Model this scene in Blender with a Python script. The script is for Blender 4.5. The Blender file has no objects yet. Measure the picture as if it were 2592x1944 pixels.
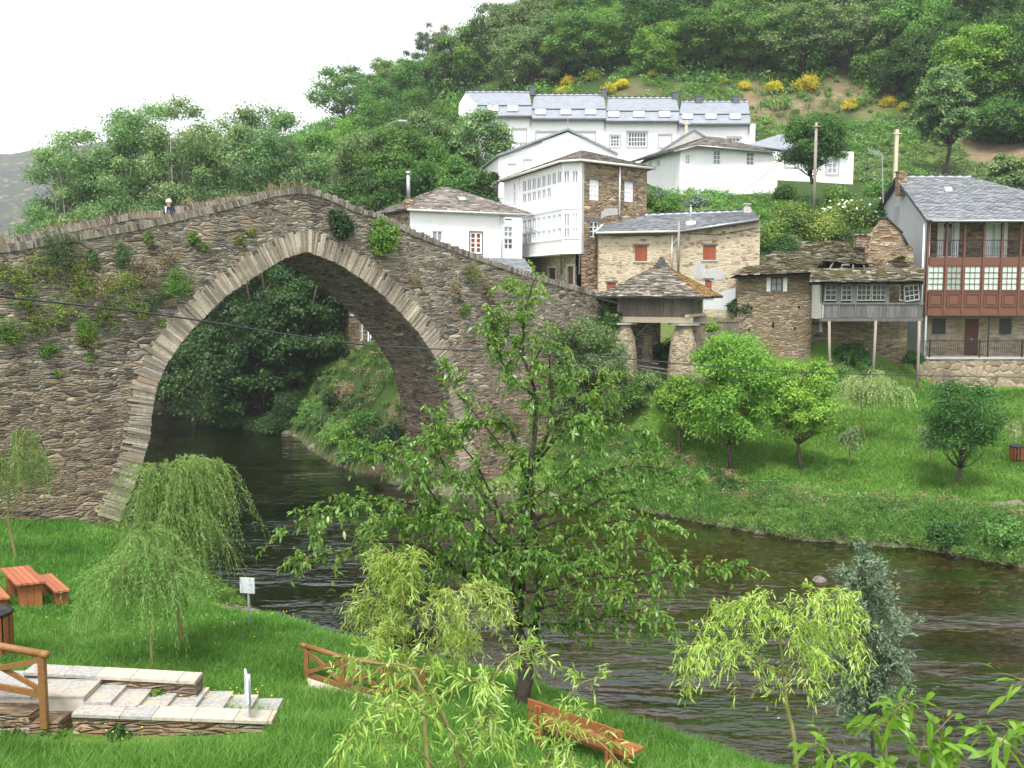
import bpy, math, random
import numpy as np
from mathutils import Vector, Matrix
from mathutils.geometry import tessellate_polygon

RND = random.Random(11)
NR = np.random.default_rng(11)
SC = bpy.context.scene
COL = SC.collection
Z = Vector((0, 0, 1))

# ------------------------------------------------------------------ camera
FPX, PITCH, ZC = 2520.0, math.radians(5.42), 9.5          # 35 mm lens, eye 9.5 m above the river


def ray(px, py):
    u = (px - 1296) / FPX
    v = (972 - py) / FPX
    dy = math.cos(PITCH) + v * math.sin(PITCH)
    dz = -math.sin(PITCH) + v * math.cos(PITCH)
    return u / dy, dz / dy


def at(px, py, Y):
    a, b = ray(px, py)
    return Vector((a * Y, Y, ZC + b * Y))


def at_z(px, py, z):
    a, b = ray(px, py)
    Y = (z - ZC) / b
    return Vector((a * Y, Y, z))


cam = bpy.data.cameras.new('camera')
cam.sensor_width = 36.0
cam.lens = 36.0 * FPX / 2592
cam.clip_start = 0.1
cam.clip_end = 6000
camo = bpy.data.objects.new('camera', cam)
COL.objects.link(camo)
camo.location = (0, 0, ZC)
camo.rotation_euler = (math.pi / 2 - PITCH, 0, 0)
SC.camera = camo


# ------------------------------------------------------------------ object helpers
def tag(o, label=None, cat=None, group=None, kind=None):
    if label: o['label'] = label
    if cat: o['category'] = cat
    if group: o['group'] = group
    if kind: o['kind'] = kind
    return o


def thing(name, label, cat, loc=(0, 0, 0), group=None):
    o = bpy.data.objects.new(name, None)
    o.empty_display_size = 0.2
    COL.objects.link(o)
    o.location = loc
    tag(o, label, cat, group)
    return o


def link_mesh(name, me, parent=None):
    o = bpy.data.objects.new(name, me)
    COL.objects.link(o)
    if parent is not None:
        o.parent = parent
        if parent.type == 'EMPTY':
            o.matrix_parent_inverse = Matrix.Translation(-Vector(parent.location))
    return o


def copy_tree(o, parent=None):
    c = o.copy()
    COL.objects.link(c)
    if parent is not None:
        c.parent = parent
        c.matrix_parent_inverse = o.matrix_parent_inverse.copy()
    for ch in list(o.children):
        copy_tree(ch, c)
    return c


def place(o, loc, rz=0.0, s=1.0, label=None, cat=None, group=None):
    o.location = loc
    o.rotation_euler = (0, 0, rz)
    o.scale = (s, s, s) if not isinstance(s, tuple) else s
    tag(o, label, cat, group)
    return o


class MB:
    """collects shapes into one mesh with metric box-projected UVs"""
    def __init__(s):
        s.v, s.f, s.m = [], [], []

    def poly(s, pts, m=0):
        i = len(s.v)
        s.v += [tuple(p) for p in pts]
        s.f.append(tuple(range(i, i + len(pts))))
        s.m.append(m)

    def faces(s, pts, fs, m=0):
        i = len(s.v)
        s.v += [tuple(p) for p in pts]
        for f in fs:
            s.f.append(tuple(k + i for k in f))
            s.m.append(m)

    def obox(s, o, a, b, c, m=0):
        o, a, b, c = Vector(o), Vector(a), Vector(b), Vector(c)
        p = [o, o + a, o + a + b, o + b, o + c, o + a + c, o + a + b + c, o + b + c]
        s.faces(p, [(0, 3, 2, 1), (4, 5, 6, 7), (0, 1, 5, 4), (1, 2, 6, 5), (2, 3, 7, 6), (3, 0, 4, 7)], m)

    def box(s, c, sx, sy, sz, rz=0, m=0):
        ca, sa = math.cos(rz), math.sin(rz)
        a, b, k = Vector((ca * sx, sa * sx, 0)), Vector((-sa * sy, ca * sy, 0)), Vector((0, 0, sz))
        s.obox(Vector(c) - (a + b + k) / 2, a, b, k, m)

    def bar(s, p, q, w, h, m=0, up=Z):
        p, q = Vector(p), Vector(q)
        d = (q - p).normalized()
        x = d.cross(up)
        if x.length < 1e-4: x = Vector((1, 0, 0))
        x.normalize()
        y = x.cross(d).normalized()
        s.obox(p - x * w / 2 - y * h / 2, q - p, x * w, y * h, m)

    def tube(s, pts, rad, n=8, m=0, cap=True):
        pts = [Vector(p) for p in pts]
        if not hasattr(rad, '__len__'): rad = [rad] * len(pts)
        i0 = len(s.v)
        ref = Vector((0.31, 0.2, 0.93))
        for k, p in enumerate(pts):
            d = (pts[min(k + 1, len(pts) - 1)] - pts[max(k - 1, 0)])
            d = d.normalized() if d.length > 1e-7 else Vector((0, 0, 1))
            x = d.cross(ref)
            if x.length < 0.05: x = d.cross(Vector((1, 0, 0)))
            x.normalize()
            y = d.cross(x)
            for j in range(n):
                a = 2 * math.pi * j / n
                s.v.append(tuple(p + (x * math.cos(a) + y * math.sin(a)) * rad[k]))
        for k in range(len(pts) - 1):
            for j in range(n):
                a, b = i0 + k * n + j, i0 + k * n + (j + 1) % n
                s.f.append((a, b, b + n, a + n)); s.m.append(m)
        if cap:
            s.f.append(tuple(i0 + j for j in range(n))[::-1]); s.m.append(m)
            e = i0 + (len(pts) - 1) * n
            s.f.append(tuple(e + j for j in range(n))); s.m.append(m)

    def prism(s, poly, ext, m=0, msides=None):
        poly = [Vector(p) for p in poly]
        ext = Vector(ext)
        n = len(poly)
        tris = tessellate_polygon([poly])
        s.faces(poly, tris, m)
        s.faces([p + ext for p in poly], [t[::-1] for t in tris], m)
        for i in range(n):
            a, b = poly[i], poly[(i + 1) % n]
            s.poly([a, b, b + ext, a + ext], m if msides is None else msides)

    def lathe(s, c, prof, n=16, m=0):
        c = Vector(c)
        i0 = len(s.v)
        for r, z in prof:
            for j in range(n):
                a = 2 * math.pi * j / n
                s.v.append((c.x + r * math.cos(a), c.y + r * math.sin(a), c.z + z))
        for k in range(len(prof) - 1):
            for j in range(n):
                a, b = i0 + k * n + j, i0 + k * n + (j + 1) % n
                s.f.append((a, b, b + n, a + n)); s.m.append(m)
        s.f.append(tuple(i0 + j for j in range(n))[::-1]); s.m.append(m)
        e = i0 + (len(prof) - 1) * n
        s.f.append(tuple(e + j for j in range(n))); s.m.append(m)

    def mesh(s, name, mats, smooth=False):
        me = bpy.data.meshes.new(name)
        me.from_pydata(s.v, [], s.f)
        if not isinstance(mats, (list, tuple)): mats = [mats]
        for k in mats: me.materials.append(k)
        if len(mats) > 1: me.polygons.foreach_set('material_index', s.m)
        uv = me.uv_layers.new(name='UVMap')
        data = np.zeros(len(me.loops) * 2, np.float32)
        me.update()
        V = s.v
        li = 0
        for pl in me.polygons:
            n = pl.normal
            if abs(n.z) > 0.985:
                t, b = Vector((1, 0, 0)), Vector((0, 1, 0))
            else:
                t = Z.cross(n).normalized()
                b = n.cross(t)
            for vi in pl.vertices:
                x = V[vi]
                data[2 * li] = x[0] * t.x + x[1] * t.y + x[2] * t.z
                data[2 * li + 1] = x[0] * b.x + x[1] * b.y + x[2] * b.z
                li += 1
        uv.data.foreach_set('uv', data)
        if smooth: me.polygons.foreach_set('use_smooth', [True] * len(me.polygons))
        me.update()
        return me

    def build(s, name, mats, parent=None, smooth=False):
        return link_mesh(name, s.mesh(name, mats, smooth), parent)


def mesh_np(name, V, T, mat, rnd=None, smooth=False):
    """triangle / quad array mesh with a per-point 'rnd' attribute"""
    me = bpy.data.meshes.new(name)
    V = np.ascontiguousarray(V, np.float32)
    T = np.ascontiguousarray(T, np.int32)
    k = T.shape[1]
    me.vertices.add(len(V)); me.vertices.foreach_set('co', V.ravel())
    me.loops.add(T.size); me.loops.foreach_set('vertex_index', T.ravel())
    me.polygons.add(len(T))
    me.polygons.foreach_set('loop_start', np.arange(0, T.size, k, dtype=np.int32))
    if rnd is not None:
        at_ = me.attributes.new('rnd', 'FLOAT', 'POINT')
        at_.data.foreach_set('value', np.ascontiguousarray(rnd, np.float32))
    me.materials.append(mat)
    me.update(calc_edges=True)
    me.validate()
    if smooth: me.polygons.foreach_set('use_smooth', np.ones(len(me.polygons), bool))
    return me


# ------------------------------------------------------------------ material helper
class NT:
    def __init__(s, name):
        s.mat = bpy.data.materials.new(name)
        s.mat.use_nodes = True
        s.t = s.mat.node_tree
        s.t.nodes.clear()
        s.out = s.t.nodes.new('ShaderNodeOutputMaterial')

    def n(s, typ, ins=None, **props):
        nd = s.t.nodes.new('ShaderNode' + typ)
        for k, v in props.items(): setattr(nd, k, v)
        for k, v in (ins or {}).items():
            sock = nd.inputs[k]
            if isinstance(v, bpy.types.NodeSocket): s.t.links.new(v, sock)
            else:
                if hasattr(sock.default_value, '__len__') and not hasattr(v, '__len__'): v = (v, v, v)
                if hasattr(v, '__len__') and len(v) == 3 and len(sock.default_value) == 4: v = (*v, 1)
                sock.default_value = v
        return nd

    def ramp(s, fac, stops, interp='LINEAR'):
        r = s.n('ValToRGB', {'Fac': fac})
        cr = r.color_ramp
        cr.interpolation = interp
        while len(cr.elements) > 1: cr.elements.remove(cr.elements[0])
        first = True
        for p, c in stops:
            e = cr.elements[0] if first else cr.elements.new(p)
            e.position = p
            first = False
            e.color = (*c, 1) if len(c) == 3 else c
        return r.outputs['Color']

    def mix(s, fac, a, b, mode='MIX'):
        m = s.n('Mix', data_type='RGBA', blend_type=mode)
        for sock, v in ((m.inputs[0], fac), (m.inputs[6], a), (m.inputs[7], b)):
            if isinstance(v, bpy.types.NodeSocket): s.t.links.new(v, sock)
            else: sock.default_value = v if not hasattr(v, '__len__') else (*v[:3], 1)
        return m.outputs[2]

    def math(s, op, a, b=0.0, clamp=False):
        m = s.n('Math', operation=op, use_clamp=clamp)
        for i, v in enumerate((a, b)):
            if isinstance(v, bpy.types.NodeSocket): s.t.links.new(v, m.inputs[i])
            else: m.inputs[i].default_value = v
        return m.outputs[0]

    def noise(s, scale, vec=None, detail=4, rough=0.55, col=False):
        ins = {'Scale': scale, 'Detail': detail, 'Roughness': rough}
        if vec is not None: ins['Vector'] = vec
        return s.n('TexNoise', ins).outputs['Color' if col else 'Fac']

    def uv(s, scale=(1, 1, 1)):
        u = s.n('UVMap', uv_map='UVMap').outputs[0]
        return s.n('Mapping', {'Vector': u, 'Scale': scale}).outputs[0]

    def pos(s, scale=(1, 1, 1)):
        g = s.n('NewGeometry').outputs['Position']
        return s.n('Mapping', {'Vector': g, 'Scale': scale}).outputs[0]

    def island(s):
        return s.n('NewGeometry').outputs['Random Per Island']

    def attr(s, name):
        return s.n('Attribute', attribute_name=name).outputs['Fac']

    def bump(s, h, strength=0.5, dist=0.02):
        return s.n('Bump', {'Height': h, 'Strength': strength, 'Distance': dist}).outputs[0]

    def fin(s, color, rough=0.8, spec=0.3, normal=None, metal=0.0, **kw):
        ins = {'Base Color': color, 'Roughness': rough, 'Specular IOR Level': spec, 'Metallic': metal}
        if normal is not None: ins['Normal'] = normal
        ins.update(kw)
        b = s.n('BsdfPrincipled', ins)
        s.t.links.new(b.outputs[0], s.out.inputs[0])
        return s.mat


def masonry(name, stops, sx, sz, mortar, mw, bump=0.6, mortar2=None, stain=(0.12, 0.09, 0.06), stain_amt=0.35, lichen=None, lichen_amt=0.0, damp=False):
    g = NT(name)
    uv = g.uv()
    wob = g.noise(2.3, uv, 3, col=True)
    uvw = g.n('VectorMath', {0: g.n('VectorMath', {0: wob, 1: (0.5, 0.5, 0.5)}, operation='SUBTRACT').outputs[0], 1: (0.06, 0.022, 0)}, operation='MULTIPLY').outputs[0]
    uvd = g.n('VectorMath', {0: uv, 1: uvw}, operation='ADD').outputs[0]
    pick = g.ramp(g.noise(0.9, uv, 4, 0.6), [(0.52, (0, 0, 0)), (0.54, (1, 1, 1))])
    cols, dist = [], []
    for k in ((1.0, 1.0), (0.62, 0.5)):                   # thin courses with areas of bigger blocks
        mp = g.n('Mapping', {'Vector': uvd, 'Scale': (sx * k[0], sz * k[1], 1)}).outputs[0]
        cols.append(g.n('TexVoronoi', {'Vector': mp, 'Scale': 1.0, 'Randomness': 1.0}, voronoi_dimensions='2D').outputs['Color'])
        dist.append(g.n('TexVoronoi', {'Vector': mp, 'Scale': 1.0, 'Randomness': 1.0}, voronoi_dimensions='2D', feature='DISTANCE_TO_EDGE').outputs['Distance'])
    sep = g.n('SeparateColor', {'Color': g.mix(pick, cols[0], cols[1])})
    vd = g.n('SeparateColor', {'Color': g.mix(pick, dist[0], dist[1])}).outputs[0]
    stone = g.ramp(sep.outputs[0], stops)
    mott = g.noise(16, uv, 6, 0.7)
    stone = g.mix(1.0, stone, g.ramp(mott, [(0.3, (0.55, 0.55, 0.55)), (0.7, (1.35, 1.35, 1.35))]), 'MULTIPLY')
    big = g.noise(0.55, uv, 5, 0.6)
    stone = g.mix(g.math('MULTIPLY', g.ramp(big, [(0.45, (0, 0, 0)), (0.65, (1, 1, 1))]), stain_amt), stone, stain)
    if lichen:
        ln = g.noise(1.4, uv, 6, 0.75)
        stone = g.mix(g.math('MULTIPLY', g.ramp(ln, [(0.52, (0, 0, 0)), (0.62, (1, 1, 1))]), lichen_amt), stone, lichen)
    jit = g.math('MULTIPLY', g.noise(3.0, uv, 3), 2.0)
    edge = g.math('DIVIDE', vd, g.math('MULTIPLY', jit, mw))
    ef = g.ramp(edge, [(0.35, (1, 1, 1)), (1.0, (0, 0, 0))])
    ef = g.mix(1.0, ef, g.ramp(g.noise(1.7, uv, 5, 0.7), [(0.35, (0.12,) * 3), (0.62, (1, 1, 1))]), 'MULTIPLY')
    if mortar2: mortar = g.mix(g.ramp(g.noise(0.33, uv, 5, 0.65), [(0.44, (0, 0, 0)), (0.6, (1, 1, 1))]), mortar, mortar2)
    col = g.mix(ef, stone, mortar)  # joint colour: real mortar, and on the bridge painted gap shade too
    if damp:
        sepz = g.n('SeparateXYZ', {'Vector': g.n('NewGeometry').outputs['Position']}).outputs[2]
        dz = g.math('ADD', sepz, g.math('MULTIPLY', g.noise(0.5, uv, 4), 5.0))
        col = g.mix(g.math('MULTIPLY', g.ramp(g.math('DIVIDE', dz, 14.0), [(0.45, (1, 1, 1)), (0.75, (0, 0, 0))]), 0.45), col, g.mix(1.0, col, (0.92, 0.7, 0.52), 'MULTIPLY'))
    hgt = g.math('ADD', g.math('MINIMUM', g.math('MULTIPLY', vd, 4.0), 1.0), g.math('MULTIPLY', mott, 0.5))
    hgt = g.math('ADD', hgt, g.math('MULTIPLY', sep.outputs[1], 0.6))
    return g.fin(col, 0.9, 0.15, g.bump(hgt, bump, 0.05))


def plain(name, c, rough=0.7, spec=0.3, var=0.15, nscale=6.0, metal=0.0, bump=0.0, dirt=None, dirt_amt=0.0):
    g = NT(name)
    p = g.pos()
    nz = g.noise(nscale, p, 5, 0.6)
    col = g.mix(1.0, c, g.ramp(nz, [(0.25, (1 - var,) * 3), (0.75, (1 + var,) * 3)]), 'MULTIPLY')
    if dirt:
        d = g.noise(0.9, g.pos((1, 1, 0.25)), 6, 0.7)
        col = g.mix(g.math('MULTIPLY', g.ramp(d, [(0.5, (0, 0, 0)), (0.72, (1, 1, 1))]), dirt_amt), col, dirt)
    return g.fin(col, rough, spec, g.bump(nz, bump, 0.02) if bump else None, metal)


def wood(name, c1, c2, rough=0.6, scale=(1, 1, 1), island=True, spec=0.25, bump=0.25):
    g = NT(name)
    uv = g.pos(scale)
    nz = g.noise(3.0, uv, 6, 0.7)
    col = g.ramp(nz, [(0.3, c1), (0.7, c2)])
    if island:
        isl = g.island()
        col = g.mix(1.0, col, g.ramp(isl, [(0, (0.75, 0.75, 0.75)), (1, (1.2, 1.2, 1.2))]), 'MULTIPLY')
    return g.fin(col, rough, spec, g.bump(nz, bump, 0.01))


def slates(name, stops, lichen=None, amt=0.0, lscale=1.2, rough=0.65, lo=0.5, hi=0.62):
    g = NT(name)
    isl = g.island()
    col = g.ramp(isl, stops)
    nz = g.noise(14, g.pos(), 5, 0.7)
    col = g.mix(1.0, col, g.ramp(nz, [(0.3, (0.65,) * 3), (0.7, (1.3,) * 3)]), 'MULTIPLY')
    if lichen:
        ln = g.math('ADD', g.noise(lscale, g.pos(), 6, 0.7), g.math('MULTIPLY', g.math('SUBTRACT', g.math('FRACT', g.math('MULTIPLY', isl, 37.0)), 0.5), 0.22))
        lc = g.mix(g.noise(9, g.pos(), 3), lichen[0], lichen[1])
        col = g.mix(g.math('MULTIPLY', g.ramp(ln, [(lo, (0, 0, 0)), (hi, (1, 1, 1))]), amt), col, lc)
    return g.fin(col, rough, 0.35, g.bump(nz, 0.3, 0.01))


def leafmat(name, stops, trans=0.35, rough=0.5, spec=0.35, hue=0.03):
    g = NT(name)
    col = g.ramp(g.attr('rnd'), stops)
    oi = g.n('ObjectInfo').outputs['Random']
    h = g.math('ADD', g.math('MULTIPLY', g.math('SUBTRACT', oi, 0.5), hue), 0.5)
    val = g.math('ADD', g.math('MULTIPLY', g.math('FRACT', g.math('MULTIPLY', oi, 13.7)), 0.4), 0.8)
    col = g.n('HueSaturation', {'Hue': h, 'Value': val, 'Color': col}).outputs[0]
    b = g.n('BsdfPrincipled', {'Base Color': col, 'Roughness': rough, 'Specular IOR Level': spec})
    tc = g.mix(1.0, col, (1.25, 1.3, 0.7), 'MULTIPLY')
    tr = g.n('BsdfTranslucent', {'Color': tc})
    mx = g.n('MixShader', {0: trans, 1: b.outputs[0], 2: tr.outputs[0]})
    g.t.links.new(mx.outputs[0], g.out.inputs[0])
    return g.mat


M = {}
M['bridge'] = masonry('bridge_masonry', [(0.0, (0.06, 0.054, 0.044)), (0.25, (0.165, 0.15, 0.118)), (0.5, (0.28, 0.25, 0.19)), (0.66, (0.27, 0.2, 0.13)), (0.76, (0.24, 0.228, 0.195)), (0.9, (0.5, 0.45, 0.35)), (1, (0.14, 0.138, 0.128))],
                      3.1, 14.5, (0.085, 0.072, 0.058), 0.05, 1.0, (0.36, 0.31, 0.245), (0.13, 0.1, 0.075), 0.3, (0.3, 0.27, 0.22), 0.4, True)  # dark joint colour paints the shadow in the gaps; the paler one is mortar
M['voussoir'] = slates('arch_stone', [(0, (0.1, 0.085, 0.065)), (0.2, (0.42, 0.37, 0.29)), (0.4, (0.26, 0.21, 0.15)), (0.6, (0.52, 0.46, 0.36)), (0.8, (0.2, 0.175, 0.145)), (0.92, (0.46, 0.41, 0.32)), (1, (0.27, 0.165, 0.1))], ((0.2, 0.175, 0.13), (0.12, 0.105, 0.08)), 0.8, 0.9, 0.9, 0.46, 0.64)
M['coping'] = slates('coping_stone', [(0, (0.07, 0.065, 0.06)), (0.4, (0.19, 0.17, 0.14)), (0.8, (0.3, 0.275, 0.23)), (1, (0.13, 0.115, 0.1))], ((0.3, 0.27, 0.2), (0.12, 0.11, 0.06)), 0.5, 1.5, 0.9)
M['stone_brown'] = masonry('brown_rubble', [(0, (0.12, 0.085, 0.06)), (0.35, (0.28, 0.2, 0.125)), (0.6, (0.4, 0.29, 0.18)), (0.8, (0.27, 0.22, 0.17)), (1, (0.52, 0.42, 0.29))], 2.3, 9.5, (0.1, 0.075, 0.05), 0.06, 0.9)
M['stone_ruin'] = masonry('ruin_rubble', [(0, (0.14, 0.11, 0.08)), (0.4, (0.26, 0.205, 0.14)), (0.7, (0.34, 0.26, 0.165)), (1, (0.42, 0.36, 0.28))], 2.8, 14, (0.1, 0.08, 0.055), 0.05, 0.9, None, (0.22, 0.165, 0.09), 0.5)
M['stone_cream'] = masonry('cream_pointed_rubble', [(0, (0.22, 0.125, 0.08)), (0.25, (0.3, 0.215, 0.145)), (0.45, (0.42, 0.35, 0.26)), (1, (0.48, 0.41, 0.31))], 2.3, 7.5, (0.52, 0.45, 0.335), 0.3, 0.35, None, (0.4, 0.335, 0.245), 0.3)
M['stone_block'] = masonry('block_retaining_stone', [(0, (0.16, 0.13, 0.1)), (0.4, (0.34, 0.27, 0.18)), (0.7, (0.42, 0.34, 0.23)), (1, (0.26, 0.22, 0.17))], 2.0, 2.6, (0.22, 0.2, 0.16), 0.06, 0.9)
M['stone_gf'] = masonry('pointed_slate_wall', [(0, (0.2, 0.16, 0.11)), (0.5, (0.34, 0.28, 0.19)), (1, (0.42, 0.36, 0.26))], 2.4, 7.5, (0.36, 0.31, 0.22), 0.1, 0.6)
M['stone_steps'] = masonry('stair_wall_stone', [(0, (0.14, 0.1, 0.07)), (0.3, (0.3, 0.21, 0.14)), (0.6, (0.34, 0.2, 0.11)), (0.8, (0.4, 0.32, 0.22)), (1, (0.22, 0.2, 0.18))], 2.6, 17.0, (0.09, 0.07, 0.055), 0.05, 1.0, (0.2, 0.17, 0.13))
M['white'] = plain('white_render', (0.82, 0.82, 0.82), 0.85, 0.2, 0.03, 3, dirt=(0.62, 0.62, 0.6), dirt_amt=0.35)
M['white_old'] = plain('old_white_render', (0.78, 0.78, 0.76), 0.9, 0.15, 0.05, 4, dirt=(0.45, 0.42, 0.37), dirt_amt=0.6)
M['grey_render'] = plain('grey_render', (0.5, 0.52, 0.53), 0.9, 0.15, 0.07, 3, dirt=(0.38, 0.39, 0.37), dirt_amt=0.5)
M['cement'] = plain('bare_cement', (0.42, 0.41, 0.4), 0.9, 0.15, 0.15, 5, dirt=(0.28, 0.27, 0.25), dirt_amt=0.5)
M['white_paint'] = plain('white_paint', (0.83, 0.84, 0.86), 0.4, 0.4, 0.03)
M['cream_paint'] = plain('cream_gutter', (0.6, 0.6, 0.52), 0.5, 0.4, 0.06)
M['brown_paint'] = plain('brown_lacquer', (0.15, 0.06, 0.038), 0.4, 0.4, 0.08, 8)
M['shutter'] = wood('shutter_wood', (0.2, 0.055, 0.025), (0.27, 0.08, 0.035), 0.55, (8, 8, 1.0))
M['door_wood'] = wood('dark_door_wood', (0.07, 0.025, 0.014), (0.11, 0.04, 0.02), 0.5, (8, 8, 1.0))
M['wood_old'] = wood('weathered_board', (0.07, 0.065, 0.062), (0.2, 0.19, 0.185), 0.9, (9, 9, 0.8), bump=0.6)
M['wood_horreo'] = wood('granary_board', (0.085, 0.07, 0.055), (0.26, 0.225, 0.18), 0.9, (10, 10, 0.8), bump=0.6)
M['wood_pole'] = wood('grey_pole_wood', (0.2, 0.17, 0.14), (0.36, 0.32, 0.27), 0.85, (12, 12, 0.7), False)
M['wood_pale'] = wood('pale_pole_wood', (0.5, 0.42, 0.3), (0.62, 0.54, 0.4), 0.85, (12, 12, 0.7), False)
M['wood_park'] = wood('stained_park_wood', (0.2, 0.072, 0.027), (0.31, 0.12, 0.045), 0.5, (3, 3, 6), bump=0.2)
M['wood_table'] = wood('red_stained_table_wood', (0.3, 0.1, 0.052), (0.4, 0.15, 0.085), 0.5, (3, 3, 6), bump=0.2)
M['wood_rail'] = wood('stained_rail_wood', (0.17, 0.082, 0.03), (0.27, 0.138, 0.05), 0.5, (4, 4, 7), bump=0.2)
M['slate_grey'] = slates('grey_slate', [(0, (0.15, 0.162, 0.178)), (0.5, (0.2, 0.213, 0.23)), (1, (0.255, 0.27, 0.287))])
M['slate_rustic'] = slates('rustic_slate', [(0, (0.12, 0.105, 0.095)), (0.4, (0.23, 0.2, 0.18)), (0.75, (0.31, 0.28, 0.255)), (1, (0.4, 0.37, 0.34))], ((0.3, 0.23, 0.1), (0.2, 0.17, 0.1)), 0.45, 0.8, 0.8, 0.55, 0.75)
M['slate_horreo'] = slates('granary_slate', [(0, (0.085, 0.075, 0.062)), (0.4, (0.18, 0.16, 0.132)), (0.75, (0.27, 0.245, 0.205)), (1, (0.42, 0.39, 0.34))], ((0.24, 0.165, 0.05), (0.15, 0.125, 0.06)), 0.5, 1.3, 0.8, 0.5, 0.68)
M['slate_lichen'] = slates('lichen_slate', [(0, (0.14, 0.12, 0.1)), (0.6, (0.3, 0.28, 0.25)), (1, (0.42, 0.4, 0.37))], ((0.42, 0.23, 0.03), (0.3, 0.19, 0.06)), 0.95, 1.4, 0.8, 0.36, 0.46)
M['slate_moss'] = slates('mossy_slate', [(0, (0.09, 0.075, 0.055)), (0.6, (0.27, 0.24, 0.2)), (1, (0.5, 0.48, 0.44))], ((0.14, 0.108, 0.033), (0.075, 0.08, 0.02)), 0.9, 1.8, 0.85, 0.36, 0.55)
M['slate_edge'] = plain('dark_slate', (0.09, 0.09, 0.1), 0.7, 0.3, 0.2)
M['ridge_light'] = plain('ridge_mortar', (0.55, 0.58, 0.63), 0.7, 0.3, 0.1)
M['chimney_slate'] = plain('chimney_slate', (0.1, 0.11, 0.125), 0.7, 0.3, 0.15)
M['ridge_dark'] = plain('ridge_slate', (0.045, 0.055, 0.08), 0.6, 0.4, 0.15)
M['iron'] = plain('black_iron', (0.02, 0.02, 0.022), 0.5, 0.5, 0.1)
M['metal'] = plain('galvanised_metal', (0.4, 0.42, 0.45), 0.4, 0.5, 0.08, metal=0.6)
M['pipe'] = plain('white_pipe', (0.72, 0.73, 0.75), 0.4, 0.4, 0.04)
M['inner_shade'] = plain('painted_inner_shade', (0.012, 0.011, 0.01), 0.9, 0.05, 0.1)  # near-black colour stands in for shade inside openings
M['interior'] = plain('dim_room', (0.05, 0.045, 0.04), 0.9, 0.1, 0.1)
M['glass_dark'] = plain('dark_window_glass', (0.06, 0.07, 0.08), 0.06, 0.8, 0.2, 1.0)
M['glass_mid'] = plain('grey_window_glass', (0.27, 0.29, 0.33), 0.08, 0.7, 0.12, 1.0)
M['glass_pale'] = plain('pale_window_glass', (0.5, 0.54, 0.57), 0.08, 0.7, 0.08, 1.0)
M['glass_curtain'] = plain('curtained_window_glass', (0.5, 0.62, 0.55), 0.1, 0.6, 0.08, 2.0)
M['glass_curtain2'] = plain('darker_curtained_glass', (0.27, 0.34, 0.3), 0.1, 0.6, 0.12, 2.0)  # same curtained glass in a darker tone
M['glass_dusty'] = plain('dusty_window_glass', (0.035, 0.04, 0.04), 0.3, 0.4, 0.6, 3.0)
M['wood_sash'] = wood('peeling_sash_paint', (0.3, 0.3, 0.28), (0.46, 0.46, 0.43), 0.85, (9, 9, 2.0))
M['sign'] = plain('sign_panel', (0.72, 0.76, 0.82), 0.35, 0.4, 0.06)
M['sign_post'] = plain('sign_post_metal', (0.42, 0.44, 0.46), 0.45, 0.5, 0.08, metal=0.3)
M['concrete'] = plain('pale_concrete', (0.5, 0.45, 0.38), 0.9, 0.15, 0.12, 4, bump=0.2)
M['bag'] = plain('black_bin_bag', (0.018, 0.018, 0.02), 0.3, 0.5, 0.2)
M['bark'] = plain('grey_brown_bark', (0.085, 0.068, 0.052), 0.9, 0.15, 0.4, 14, bump=0.8)
M['bark_dark'] = plain('dark_cherry_bark', (0.05, 0.04, 0.034), 0.8, 0.2, 0.45, 18, bump=0.8)
M['bark_pale'] = plain('pale_poplar_bark', (0.3, 0.28, 0.24), 0.9, 0.15, 0.3, 8, bump=0.4)
M['bark_green'] = plain('willow_twig_bark', (0.2, 0.19, 0.07), 0.7, 0.25, 0.25, 12, bump=0.3)
M['skin'] = plain('skin', (0.55, 0.33, 0.25), 0.5, 0.35, 0.05)
M['navy'] = plain('navy_cloth', (0.02, 0.024, 0.05), 0.85, 0.15, 0.1)
M['shirt'] = plain('pale_blue_shirt', (0.5, 0.58, 0.68), 0.85, 0.15, 0.05)
M['hair'] = plain('white_hair', (0.75, 0.72, 0.68), 0.7, 0.3, 0.1, 60)
M['trouser'] = plain('grey_trousers', (0.08, 0.08, 0.085), 0.85, 0.15, 0.1)
M['rock'] = plain('wet_bank_rock', (0.15, 0.13, 0.105), 0.8, 0.3, 0.4, 5, bump=0.9)
M['cable'] = plain('cable_sheath', (0.045, 0.047, 0.05), 0.5, 0.4, 0.1)
M['cap'] = slates('quartzite_slab', [(0, (0.36, 0.345, 0.31)), (0.3, (0.43, 0.39, 0.31)), (0.55, (0.33, 0.325, 0.31)), (0.75, (0.43, 0.35, 0.25)), (1, (0.47, 0.44, 0.37))], ((0.5, 0.33, 0.17), (0.56, 0.42, 0.26)), 0.5, 2.2, 0.75, 0.52, 0.68)


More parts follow.
